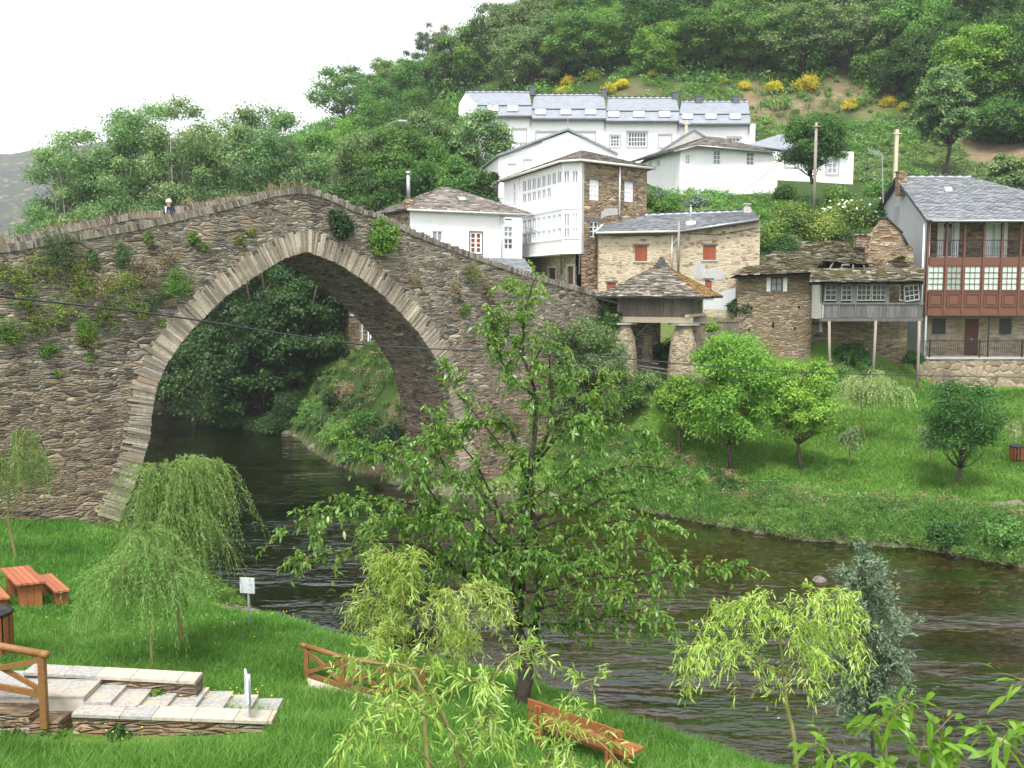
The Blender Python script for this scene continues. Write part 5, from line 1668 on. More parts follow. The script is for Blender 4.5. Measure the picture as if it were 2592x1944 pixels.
p = at(1748, 566, 61.8); b = MB(); b.box((p.x, 61.8, p.z), .55, .45, .32); fo = b.build('flue_base', M['white_old'], HC); b = MB(); b.tube([(p.x, 61.8, p.z), (p.x, 61.8, p.z + 1.05)], .07, 10); b.tube([(p.x, 61.8, p.z + 1.05), (p.x, 61.8, p.z + 1.12)], .1, 10); b.build('flue_pipe', M['metal'], fo, True)
p = at(1890, 540, 64.3); b = MB(); b.box((p.x, 64.3, p.z), .45, .45, .75); b.box((p.x, 64.3, p.z + .45), .3, .3, .2); b.box((p.x, 64.3, p.z + .58), .5, .5, .06); b.build('chimney', M['cement'], HC)
skylight(HC, *[on_quad(x, y, e0, e1, r0) for x, y in ((1611, 559), (1626, 559), (1630, 554), (1616, 554))], M['glass_mid'])

# ================================================================== white house with glazed galleries (corner towards the river)
HB = thing('galleried_house', 'white house with two rows of narrow gallery windows and a brown stone flank', 'house', (3.6, 63, 8.5))
N_, F_, K_ = flat(1424, 61.6), flat(1317, 69), flat(1470, 61.0)
F2 = (N_[0] + (F_[0] - N_[0]) * 1.45, N_[1] + (F_[1] - N_[1]) * 1.45)
fB = Fr(F2, N_); fB2 = Fr(N_, K_)
ub = lambda x, y: fB.px(x, y)
zt_, zbt = ub(1422, 414)[1], ub(1422, 643)[1]
sG = ub(1317, 600)[0]
XC = [428, 482, 535, 590, 645, 703, 760, 820]
C4 = lambda x, y: (1230 + .226 * x, 380 + .226 * y)
wins = []
for i, x in enumerate(XC):
    k = (x - 428) / 392.0
    rows = [(340 - 105 * k, 470 - 95 * k)]
    if i < 6: rows.append((490 - 93 * k, 597 - 93 * k))
    rows += [(785 - 72 * k, 920 - 70 * k), (940 - 70 * k, 1047 - 60 * k)]
    for ri, (y0, y1) in enumerate(rows):
        x0, ya = C4(x - 21, y0); x1, yb_ = C4(x + 21, y1)
        wins.append((fB.rect(x0, x1, ya, yb_), ri >= len(rows) - 2))
fwins = []
for x in (903, 997):
    for (y0, y1, lowf) in ((228, 372, 0), (704, 852, 1), (868, 985, 1)):
        x0, ya = C4(x - 33, y0); x1, yb_ = C4(x + 33, y1)
        fwins.append((fB2.rect(x0, x1, ya, yb_), lowf, x))
b = MB()
nar = fB.rect(*[1230 + .226 * q for q in (303, 327)], 463, 521)
wall(b, fB, [(0, 8), (sG, 8), (sG, zbt), (fB.L, zbt), (fB.L, zt_), (0, zt_)], [r for r, _ in wins] + [nar], .1)
wall(b, fB2, [(0, zbt), (fB2.L, zbt), (fB2.L, zt_), (0, zt_)], [r for r, _, _ in fwins], .1)
b.poly([fB.P(sG, zbt), fB.P(fB.L, zbt), fB2.P(fB2.L, zbt), fB2.P(fB2.L, zbt, -1.6), fB.P(sG, zbt, -1.6)])
b.build('gallery_wall', M['white'], HB)
for r, low in wins:
    window(HB, fB, r, 2, 1, -.02, M['white_paint'], M['glass_pale'] if low else M['glass_mid'], .05, .05, .05, 'gallery_window')
for r, low, x in fwins:
    window(HB, fB2, r, 2, 1, -.02, M['white_paint'], M['glass_pale'] if (low and x > 950) else M['glass_mid'], .05, .05, .05, 'gallery_window')
window(HB, fB, nar, 1, 3, -.02, M['white_paint'], M['glass_pale'], .05, .05, .05, 'side_window')
b = MB()
for f_, s0 in ((fB, sG), (fB2, 0)):
    for yy, hh in ((684, .07), (530, .06), (606, .05)):
        z = fB.px(1422, yy)[1] if yy < 640 else zbt
        b.obox(f_.P(s0, z, .002), f_.s * (f_.L - s0), f_.n * .05, Z * hh)
    for s in ((0.0, f_.L - .07) if f_ is fB2 else (s0, f_.L - .07)):
        b.obox(f_.P(s, zbt + .075, .002), f_.s * .07, f_.n * .035, Z * (zt_ - zbt - .1))
b.build('gallery_moulding', M['white_paint'], HB)
fBs = Fr(flat(1470, 61.06), flat(1632, 65))
b = MB()
sw = [fBs.rect(*C4(1160, 0)[:1], C4(1266, 0)[0], C4(0, 330)[1], C4(0, 562)[1]), fBs.rect(C4(1550, 0)[0], C4(1651, 0)[0], C4(0, 355)[1], C4(0, 578)[1]), fBs.rect(C4(1165, 0)[0], C4(1262, 0)[0], C4(0, 798)[1], C4(0, 978)[1])]
wall(b, fBs, [(0, 7.5), (fBs.L, 7.5), (fBs.L, zt_ + .1), (0, zt_ + .1)], sw, .25)
back = [fBs.P(fBs.L, 7.5), fBs.P(fBs.L, 7.5, -9)]
b.poly([back[0], back[1], back[1] + Z * (zt_ - 7.4), back[0] + Z * (zt_ - 7.4)])
b.build('stone_flank', M['stone_brown'], HB)
for r in sw[:2]:
    o = window(HB, fBs, r, 2, 4, -.06, M['white_paint'], M['white'], .07, .03, .05, 'shuttered_window', None, 1, 'shutter_leaf')
    panel(HB, fBs, (r[0] - .3, r[3] + .003, r[2] + .3, r[3] + .16), .003, .04, M['wood_old'], 'lintel')
window(HB, fBs, sw[2], 2, 3, -.06, M['white_paint'], M['glass_dark'], .07, .05, .05, 'window', None, 1)
panel(HB, fBs, (sw[2][0] - .35, sw[2][3] + .003, sw[2][2] + .35, sw[2][3] + .2), .003, .04, M['wood_old'], 'lintel')
panel(HB, fBs, (-.02, zbt, .16, zt_), .003, .03, M['cement'], 'corner_strip')
patch(HB, fBs, [C4(*p) for p in ((1285, 770), (1290, 700), (1330, 655), (1400, 648), (1475, 655), (1478, 725), (1360, 735))], M['cement'], 'cement_patch')
pipe_v(HB, fBs, C4(1490, 0)[0], C4(0, 190)[1], C4(0, 728)[1], .06, .08)
# recessed ground floor under the gallery
fBg = Fr((fB.P(0, 0, -1.5).x, fB.P(0, 0, -1.5).y), (fBs.P(.1, 0, -.6).x, fBs.P(.1, 0, -.6).y))
b = MB(); d0 = [fBg.rect(C4(700, 0)[0], C4(782, 0)[0], C4(0, 1318)[1], C4(0, 1520)[1]), fBg.rect(C4(915, 0)[0], C4(982, 0)[0], C4(0, 1300)[1], C4(0, 1530)[1])]
wall(b, fBg, [(0, 7), (fBg.L, 7), (fBg.L, zbt), (0, zbt)], d0, .2); b.build('ground_floor_wall', M['stone_gf'], HB)
for r in d0:
    panel(HB, fBg, r, -.15, .05, M['door_wood'], 'door'); surround(HB, fBg, (r[0], r[1], r[2], r[3]), .14, .002, .03, M['cement'], 'door_surround')
b = MB()
for x in (760, 965):
    p = fBg.P(*fBg.px(*C4(x + 90, 1390)), .05); q = fB.P(fB.px(*C4(x, 1190))[0], zbt - .02, -.5); b.bar(p, q, .1, .1)
b.build('gallery_strut', M['wood_old'], HB)
eF, eN, eK, eR = at(1268, 459, 72.6), at(1420, 409, 61.1), at(1476, 411, 60.5), at(1640, 433, 65.2)
eF, eN, eK = fB.P(-.4, 0, .35), fB.P(fB.L, 0, .35) + (fB2.n - fB.n) * .15, fB2.P(fB2.L, 0, .35) + fBs.n * .1
eR = fBs.P(fBs.L + .4, 0, .4)
eF.z = eN.z = eK.z = eR.z = zt_ + .12
apx = at(1473, 381, 67)
bkc = Vector((eF.x + (eR.x - eK.x) + 1, eF.y + (eR.y - eK.y) + .5, zt_ + .12))
b = MB()
slate_roof(b, eF, eN, apx, apx - (eN - eF) * .03, .34, .22, RG, .4, .04, .03, None, .4)
slate_roof(b, eN, eK, apx + Vector((.03, 0, 0)), apx, .34, .22, RG, .4, .04, .03, None, .4)
slate_roof(b, eK, eR, apx + Vector((.1, 0, 0)), apx, .34, .22, RG, .4, .04, .03, None, .4)
slate_roof(b, eR, bkc, apx + Vector((0, .1, 0)), apx, .4, .3, RG, .4, .04, .03, None, .4)
b.build('roof', M['slate_rustic'], HB)
b = MB()
for q in ((eF, eN, apx), (eN, eK, apx), (eK, eR, apx), (eR, bkc, apx), (bkc, eF, apx)): deck(b, q, .08)
b.build('roof_boarding', M['slate_edge'], HB)
for p, q in ((eF, eN), (eN, eK), (eK, eR)): gutter(HB, p - Z * .06, q - Z * .06, .075)
b = MB(); b.tube([fB.P(fB.px(1317, 460)[0], zt_, .1), fB.P(fB.px(1317, 460)[0], zbt - 1, .1)], .04, 6); b.build('downpipe', M['pipe'], HB, True)

# ================================================================== low white house with hipped rustic slate roof
HA = thing('low_white_house', 'low white house with hipped rustic slate roof just behind the bridge', 'house', (0, 64, 8.5))
cA, rA, lA = flat(1041, 62.5), flat(1322, 66.4), flat(958, 67.6)
fA, fA2 = Fr(cA, rA), Fr(lA, cA)
zA = fA.px(1100, 534)[1]
b = MB(); aw = [fA.rect(1094, 1121, 584, 612), fA.rect(1190, 1220, 588, 642)]
wall(b, fA, [(0, 7), (fA.L, 7), (fA.L, zA), (0, zA)], aw, .15); b.poly([fA.P(fA.L, 7), fA.P(fA.L, 7, -7), fA.P(fA.L, zA, -7), fA.P(fA.L, zA)]); b.build('front_wall', M['white'], HA)
b = MB(); wall(b, fA2, [(0, 6), (fA2.L, 6), (fA2.L, zA), (0, zA)]); b.build('stone_side_wall', M['stone_brown'], HA)
window(HA, fA, aw[0], 2, 1, -.03, M['white_paint'], M['glass_mid'], .06, .05)
o = window(HA, fA, aw[1], 2, 4, -.03, M['white_paint'], M['shutter'], .1, .06, .05, 'balcony_door', 'narrow door with red brown shutters behind its white bars', 1, 'shutter_leaf')
surround(HA, fA, aw[1], .07, .002, .02, M['slate_edge'])
fA3 = Fr((fA.P(fA.px(1270, 600)[0], 0, .45).x, fA.P(fA.px(1270, 600)[0], 0, .45).y), (fA.P(fA.px(1313, 600)[0], 0, .45).x, fA.P(fA.px(1313, 600)[0], 0, .45).y))
bw_ = [fA3.rect(*[C4(q, 0)[0] for q in (200, 302)], *[C4(0, q)[1] for q in v]) for v in ((762, 796), (852, 978), (988, 1112))]
b = MB(); wall(b, fA3, [(0, 8), (fA3.L, 8), (fA3.L, zA - .25), (0, zA - .25)], bw_, .1); b.poly([fA3.P(0, 8), fA3.P(0, zA - .25), fA3.P(0, zA - .25, -.5), fA3.P(0, 8, -.5)]); b.poly([fA3.P(fA3.L, 8), fA3.P(fA3.L, zA - .25), fA3.P(fA3.L, zA - .25, -.5), fA3.P(fA3.L, 8, -.5)]); b.poly([fA3.P(0, zA - .25), fA3.P(fA3.L, zA - .25), fA3.P(fA3.L, zA - .25, -.5), fA3.P(0, zA - .25, -.5)])
bay = b.build('bay_wall', M['white_paint'], HA)
for k, r in enumerate(bw_): window(HA, fA3, r, 1 if k == 0 else 2, 1 if k == 0 else 2, -.02, M['white_paint'], M['glass_mid'] if k == 1 else M['glass_dark'], .05, .05, .05, 'bay_window')
q0, q1, q2 = fA2.P(-.5, zA + .05, .4), (fA.P(0, zA + .05) + (fA.n + fA2.n) * .3), fA.P(fA.L + .5, zA + .05, .4)
apA = at(1123, 473, 67.5); apA2 = at(1150, 478, 68.5); qb = q2 - fA.n * 8
b = MB(); slate_roof(b, q1, q2, apA2, apA, .36, .24, RG, .4, .04, .03, None, .4); slate_roof(b, q0, q1, apA + Vector((.05, 0, 0)), apA - Vector((.1, 0, 0)), .36, .24, RG, .4, .04, .03, None, .4); slate_roof(b, q2, qb, apA2 + Vector((0, .1, 0)), apA2, .36, .3, RG, .4, .04, .03, None, .4)
b.build('roof', M['slate_rustic'], HA)
b = MB()
for q in ((q1, q2, apA2, apA), (q0, q1, apA), (q2, qb, apA2), (qb, q0, apA, apA2)): deck(b, q, .08)
b.build('roof_boarding', M['slate_edge'], HA)
gutter(HA, q1 - Z * .07, q2 - Z * .07, .07)
p = at(1034, 512, 63); b = MB(); b.box((p.x, 63, p.z - .2), .5, .5, .7, .3); co = b.build('chimney_base', M['stone_brown'], HA)
b = MB(); b.tube([(p.x, 63, p.z), (p.x, 63, at(1034, 441, 63).z)], .12, 10); b.tube([(p.x, 63, at(1034, 441, 63).z), (p.x, 63, at(1034, 434, 63).z)], .16, 10); b.build('flue_pipe', M['metal'], co, True)
pipe_v(HA, fA, 1268, 545, 655, .05, .08)
skylight(HA, *[on_quad(x, y, q1, q2, apA) for x, y in ((1163, 509), (1180, 509), (1174, 502), (1158, 502))])

# ================================================================== white gabled house behind
HW = thing('gabled_house', 'plain white gable fronted house between the galleried house and the long terrace', 'house', (3, 75, 14))
fG_ = Fr(flat(1262, 75), flat(1562, 75))
gp_ = lambda x, y: fG_.px(x, y)
gw = [fG_.rect(1287, 1305, 415, 447), fG_.rect(1326, 1345, 404, 430)]
out = [gp_(1262, 540), gp_(1562, 540), gp_(1562, 392), gp_(1528, 373), gp_(1437, 334), gp_(1262, 396)]
bx = Vector((-1.7, 9, 0))
b = MB(); wall(b, fG_, out, gw, .12)
L0, L1 = fG_.P(*out[0]), fG_.P(*out[5]); b.poly([L0, L1, L1 + bx, L0 + bx]); R0, R1 = fG_.P(*out[1]), fG_.P(*out[2]); b.poly([R0, R1, R1 + bx, R0 + bx]); b.build('wall', M['white'], HW)
for r in gw: panel(HW, fG_, r, -.1, .03, M['white_paint'], 'roller_shutter'); surround(HW, fG_, r, .06, .002, .02, M['cement'])
b = MB(); A, B_, Cc = fG_.P(*gp_(1256, 398), .15), fG_.P(*gp_(1437, 330), .15), fG_.P(*gp_(1565, 393), .15)
for p, q in ((A, B_), (B_, Cc)):
    b.prism([p, q, q + bx * 1.05, p + bx * 1.05], Z * .16)
b.build('roof', M['slate_tile'], HW); gutter(HW, A - Z * .02 + fG_.n * .02, fG_.P(*gp_(1372, 358), .2) - Z * .05, .05, M['slate_edge'])
b = MB(); p = at(1437, 330, 76); b.tube([p, p + Z * 1.9], .025, 5); b.tube([p + Z * 1.5 - Vector((.6, 0, 0)), p + Z * 1.5 + Vector((.6, 0, 0))], .015, 4)
for k in range(5): b.tube([p + Vector((-.5 + .25 * k, -.3, 1.5)), p + Vector((-.5 + .25 * k, .3, 1.5))], .01, 4)
b.build('aerial', M['metal'], HW)

# ================================================================== long white terrace with grey slate mansards
TR = [  # x0, x1, ridge y, kink y, eave y, skylights, windows (x0,x1,y0,y1,kind)
    (1207, 1346, 234, 268, 293, [(1234, 1261, 269, 283), (1285, 1311, 269, 283)], [(1259, 1278, 318, 376, 'p'), (1298, 1331, 328, 359, 's')]),
    (1346, 1534, 241, 277, 300, [(1355, 1381, 278, 291), (1419, 1445, 278, 291), (1482, 1508, 278, 291)], [(1358, 1410, 335, 380, 's'), (1453, 1505, 335, 380, 's')]),
    (1534, 1719, 249, 282, 306, [(1540, 1567, 284, 297), (1603, 1631, 284, 297), (1668, 1696, 284, 297)], [(1545, 1568, 344, 371, 'd'), (1589, 1636, 335, 371, 'd'), (1668, 1698, 342, 372, 's')]),
    (1719, 1899, 258, 290, 313, [(1727, 1753, 290, 302), (1786, 1813, 290, 302), (1847, 1874, 290, 302)], [(1842, 1874, 349, 374, 'd')]),
]
TNAME = ['leftmost unit of the long white slate roofed terrace, partly behind a tall tree', 'second unit of the white terrace, two wide shuttered windows', 'third unit of the white terrace with dark barred windows', 'rightmost unit of the white terrace beside the bare earth cutting']
YT = 100.0
for k, (x0, x1, yr, yk, ye, sky_, wn) in enumerate(TR):
    root = thing('terraced_house', TNAME[k], 'house', (flat(x0, YT)[0], YT, 20), 'units of the long white terrace')
    f = Fr(flat(x0 if k else 1168, YT), flat(x1, YT))
    z_e = f.px(1500, ye)[1]
    b = MB()
    hl = [f.rect(*w_[:4]) for w_ in wn]
    wall(b, f, [(0, 18), (f.L, 18), (f.L, z_e), (0, z_e)], hl, .15)
    if k == 0:
        b.prism([at(1160, 300, 101), at(1162, 262, 101), at(1178, 236, 101), at(1210, 268, 101), at(1216, 300, 101)], Vector((0, .3, 0)))
        b.poly([f.P(0, 18), f.P(0, z_e), f.P(0, z_e, -8), f.P(0, 18, -8)])
    if k == 3: q_ = Vector((-.3, 8, 0)); b.poly([f.P(f.L, 18), f.P(f.L, z_e), f.P(f.L, z_e) + q_, f.P(f.L, 18) + q_])
    b.build('wall', M['white'], root)
    for r, w_ in zip(hl, wn):
        kd = w_[4]
        if kd == 's': panel(root, f, r, -.1, .03, M['white_paint'], 'roller_shutter')
        elif kd == 'd': window(root, f, r, 6 if r[2] - r[0] > 1.5 else 3, 3, -.05, M['white_paint'], M['glass_dark'], .07, .05)
        else: window(root, f, r, 1, 2, -.05, M['white_paint'], M['glass_mid'], .08, .06)
        surround(root, f, r, .16, .002, .03, M['cement'])
    xa = 1207 if k == 0 else x0
    e0, e1 = at(xa - (2 if k == 0 else 0), ye, 99.6), at(x1, ye, 99.6)
    k0, k1 = at(xa, yk, 101.0), at(x1, yk, 101.0)
    r0, r1 = at(1178 if k == 0 else x0 + 6, yr, 105.2), at(x1 - 6, yr, 105.2)
    b = MB()
    for q in ((e0, e1, k1, k0), (k0, k1, r1, r0), (r0, r1, at(x1, ye, 111), at(xa, ye, 111))): deck(b, q, .15)
    b.poly([e1, k1, r1, at(x1, ye, 111)]); b.poly([e0, at(xa, ye, 111), r0, k0])
    b.build('roof', M['slate_tile'], root)
    b = MB(); b.bar(k0 + Z * .04, k1 + Z * .04, .12, .08); b.bar(e0 + Vector((0, -.1, -.08)), e1 + Vector((0, -.1, -.08)), .16, .16); b.build('roof_trim', M['slate_edge'], root)
    ridge_caps(root, r0 + Z * .05, r1 + Z * .05, .62, .16)
    for s in sky_:
        skylight(root, *[on_quad(x, y, e0, e1, k0) for x, y in ((s[0], s[3]), (s[1], s[3]), (s[1], s[2]), (s[0], s[2]))])
    u = f.px(x1 - 3, 320)[0]
    b = MB(); b.tube([f.P(u, 18, .1), f.P(u, z_e - .1, .1)], .07, 6); b.build('downpipe', M['metal'], root, True)
    for cx in ({0: (1348,), 1: (1528,), 2: (1709,), 3: (1768, 1862)}[k]):
        p = at(cx, yr + 2, 105); b = MB(); b.box((p.x, 105, p.z + .2), .55 if k < 3 else .65, .55, .85); b.box((p.x, 105, p.z + .68), .65 if k < 3 else .8, .65, .1); b.build('chimney', M['chimney_slate'], root)
    if k == 0:
        b = MB(); b.obox(f.P(f.px(1228, 380)[0], f.px(1250, 392)[1], 0.003), f.s * 2.2, f.n * 1.0, Z * .55); b.build('balcony', M['white'], root)

# ================================================================== right white cottage and the one behind the round tree
HX = thing('white_cottage', 'long plain white cottage with three small windows above the vegetable garden', 'house', (17, 83, 17))
fW = Fr(flat(1714, 82), flat(1957, 84.2)); fW2 = Fr(flat(1597, 93), flat(1714, 82))
ww = [fW.rect(1735, 1748, 391, 416), fW.rect(1805, 1825, 380, 417), fW.rect(1889, 1910, 385, 419)]
b = MB(); wall(b, fW, [(0, 15.5), (fW.L, 15.5), (fW.L, fW.px(1957, 383)[1]), (fW.px(1768, 369)[0], fW.px(1768, 369)[1]), (0, fW.px(1714, 379)[1])], ww, .18)
b.poly([fW.P(fW.L, 15.5), fW.P(fW.L, fW.px(1957, 383)[1]), fW.P(fW.L, fW.px(1957, 383)[1], -8), fW.P(fW.L, 15.5, -8)])
zW2 = fW.px(1714, 379)[1]
w2 = [fW2.rect(1661, 1672, 403, 422), fW2.rect(1640, 1652, 410, 428)]
wall(b, fW2, [(0, 15.5), (fW2.L, 15.5), (fW2.L, zW2), (0, zW2)], w2, .15); b.build('wall', M['white'], HX)
for r in ww: window(HX, fW, r, 2, 3, -.06, M['white_paint'], M['glass_mid'], .07, .05)
for r in w2: window(HX, fW2, r, 1, 1, -.06, M['white_paint'], M['glass_mid'], .05, .05)
ea, eb, ec = at(1592, 410, 93), at(1766, 366, 81.6), at(1962, 384, 83.8); el = at(1706, 382, 81.6)
pk, pk2 = at(1793, 346, 88), at(1828, 349, 88.5)
b = MB(); slate_roof(b, eb, ec, pk2, pk, .36, .25, RG, .3, .035, .03, None, .3); slate_roof(b, el, eb, pk + Vector((.05, 0, 0)), pk, .36, .25, RG, .3, .035, .03, None, .3); slate_roof(b, ea, el, pk, pk - (el - ea) * .5, .36, .25, RG, .3, .035, .03, None, .3); b.build('roof', M['slate_rustic'], HX)
b = MB(); deck(b, [eb, ec, pk2, pk], .1); deck(b, [el, eb, pk], .1); deck(b, [ea, el, pk, pk - (el - ea) * .5], .1); deck(b, [pk, pk2, ec - fW.n * 9], .1); b.build('roof_boarding', M['slate_edge'], HX)
b = MB(); b.prism([at(1660, 392, 90), at(1757, 326, 90), at(1794, 350, 90), at(1794, 372, 90), at(1690, 400, 90)], Vector((-.5, 6, 0))); b.build('rear_gable', M['cement'], HX)
b = MB(); deck(b, [at(1625, 408, 89.9), at(1757, 324, 89.9), at(1757, 324, 89.9) + Vector((-.5, 6.2, 0)), at(1625, 408, 89.9) + Vector((-.5, 6.2, 0))], .12); deck(b, [at(1757, 324, 89.9), at(1800, 352, 89.9), at(1800, 352, 89.9) + Vector((-.5, 6.2, 0)), at(1757, 324, 89.9) + Vector((-.5, 6.2, 0))], .12); b.build('rear_roof', M['slate_tile'], HX)
gutter(HX, el - Z * .07, eb - Z * .07, .06, M['metal']); gutter(HX, eb - Z * .07, ec - Z * .07, .06, M['metal'])
HY = thing('small_white_house', 'small white house with grey window surrounds mostly hidden by a round tree', 'house', (26, 92, 19))
fX = Fr(flat(1956, 92), flat(2145, 92))
xw = [fX.rect(1990, 2017, 392, 421), fX.rect(2094, 2119, 398, 440)]
zx = fX.px(2050, 384)[1]
b = MB(); wall(b, fX, [(0, 17.5), (fX.L, 17.5), (fX.L, zx), (0, zx)], xw, .15); b.poly([fX.P(fX.L, 17.5), fX.P(fX.L, zx), fX.P(fX.L, zx, -7), fX.P(fX.L, 17.5, -7)]); b.build('wall', M['white'], HY)
for r in xw: window(HY, fX, r, 2, 3, -.05, M['white_paint'], M['glass_mid'], .08, .06); surround(HY, fX, r, .2, .002, .03, M['cement'])
x0, x1, xp = at(1890, 366, 93), at(2150, 388, 91.5), at(1974, 339, 96); xf = at(1995, 379, 91.5)
b = MB(); deck(b, [x0, xf, xp], .12); deck(b, [xf, x1, at(2090, 352, 96.5), xp], .12); deck(b, [x1, x1 + Vector((0, 9, 0)), at(2090, 352, 96.5)], .12); deck(b, [xp, at(2090, 352, 96.5), x1 + Vector((0, 9, 0)), x0 + Vector((0, 6, 0))], .12); b.build('roof', M['slate_tile'], HY)

# low shed behind the parapet; house fragment seen through the arch
SH = thing('low_shed', 'low shed roofed in grey slate just behind the bridge parapet below the white gallery', 'shed', (0, 56, 9))
s0, s1, s2, s3 = at(1195, 712, 54.5), at(1372, 716, 53.5), at(1328, 655, 58), at(1222, 652, 59)
b = MB(); slate_roof(b, s0, s1, s2, s3, .32, .2, RG, .2, .03, .025, None, .2); b.build('roof', M['slate_grey'], SH)
b = MB(); b.prism([(s0.x + .3, s0.y + .4, 7.5), (s1.x - .3, s1.y + .4, 7.5), (s2.x, s2.y, 7.5), (s3.x, s3.y, 7.5)], Z * (s0.z - 7.6)); deck(b, [s0, s1, s2, s3], .1); b.build('wall', M['stone_brown'], SH)
HF = thing('riverside_house', 'corner of a brown stone house with white drainpipes seen through the bridge arch', 'house', flat(920, 72) + (4,))
fH = Fr(flat(885, 71), flat(1010, 73))
b = MB(); wall(b, fH, [(0, 3.5), (fH.L, 3.5), (fH.L, 9.6), (0, 9.6)], [fH.rect(911, 919, 815, 862)], .15); b.poly([fH.P(0, 3.5), fH.P(0, 9.6), fH.P(0, 9.6, -5), fH.P(0, 3.5, -5)]); b.build('wall', M['stone_brown'], HF)
window(HF, fH, fH.rect(911, 919, 815, 862), 1, 2, -.05, M['white_paint'], M['glass_mid'], .06, .05)
for x in (931, 937): pipe_v(HF, fH, x, 828, 918, .06, .09)
b = MB(); b.prism([fH.P(-.3, 9.6, .3), fH.P(fH.L, 9.6, .3), fH.P(fH.L, 11, -3), fH.P(-.3, 11, -3)], Z * .15); b.build('roof', M['slate_rustic'], HF)
panel(HF, fH, fH.rect(885, 905, 788, 800), .005, .03, M['white'], 'painted_band')

# ------------------------------------------------------------------ poles, lamp, aerial
def pole(name, label, px, y0, y1, Y, r, mat, cat='pole', square=False):
    p, q = at(px, y1, Y), at(px, y0, Y)
    b = MB()
    g_ = min(p.z, gz(p.x, Y)) - .3
    if square: b.obox((p.x - r, Y - r, g_), (2 * r, 0, 0), (0, 2 * r, 0), (0, 0, q.z - g_))
    else: b.tube([(p.x, Y, g_), (p.x, Y, q.z)], [r, r * .75], 10)
    b.bar((p.x - .3, Y - r, q.z - .3), (p.x + .3, Y - r, q.z - .3), .08, .08)
    return tag(b.build(name, mat, None, not square), label, cat)


pole('utility_pole', 'grey wooden utility pole in front of the round dense tree', 2061, 310, 505, 75, .13, M['wood_pole'])
pole('utility_pole', 'pale square utility pole rising behind the chimney of the gallery house', 2265, 328, 470, 73, .12, M['wood_pale'], square=True)
pole('utility_pole', 'short pale pole standing on the roof line of the long white cottage', 1736, 305, 380, 90.5, .11, M['wood_pale'], square=True)
LP = thing('street_lamp', 'street lamp with curved arm above the trees left of the terrace', 'street lamp', at(974, 405, 86))
p, q = at(974, 420, 86), at(974, 330, 86)
b = MB(); b.tube([p - Z * 2, q, q + Vector((.25, 0, .45)), q + Vector((.8, 0, .75)), q + Vector((1.3, 0, .8))], [.09, .07, .05, .045, .04], 8); b.build('post', M['wood_pole'], LP, True)
b = MB(); b.box(q + Vector((1.55, 0, .78)), .75, .3, .14); b.build('lamp_head', M['metal'], LP)
AE = thing('tv_aerial', 'tall rooftop television aerial leaning beside the gable of the gallery house', 'aerial', at(2236, 480, 66))
b = MB(); p, q = at(2237, 475, 66), at(2233, 398, 66); b.tube([p - Z * 1, q], .035, 6); b.build('mast', M['metal'], AE)
b = MB(); c = q + Z * .1; b.tube([c + Vector((-.95, 0, .38)), c + Vector((.1, 0, -.05))], .02, 5)
for k in range(8): m_ = c + Vector((-.9 + .13 * k, 0, .36 - .05 * k)); b.tube([m_ - Vector((.05, .4, .3)), m_ + Vector((.05, .4, .3))], .012, 4)
b.build('antenna_array', M['metal'], AE)
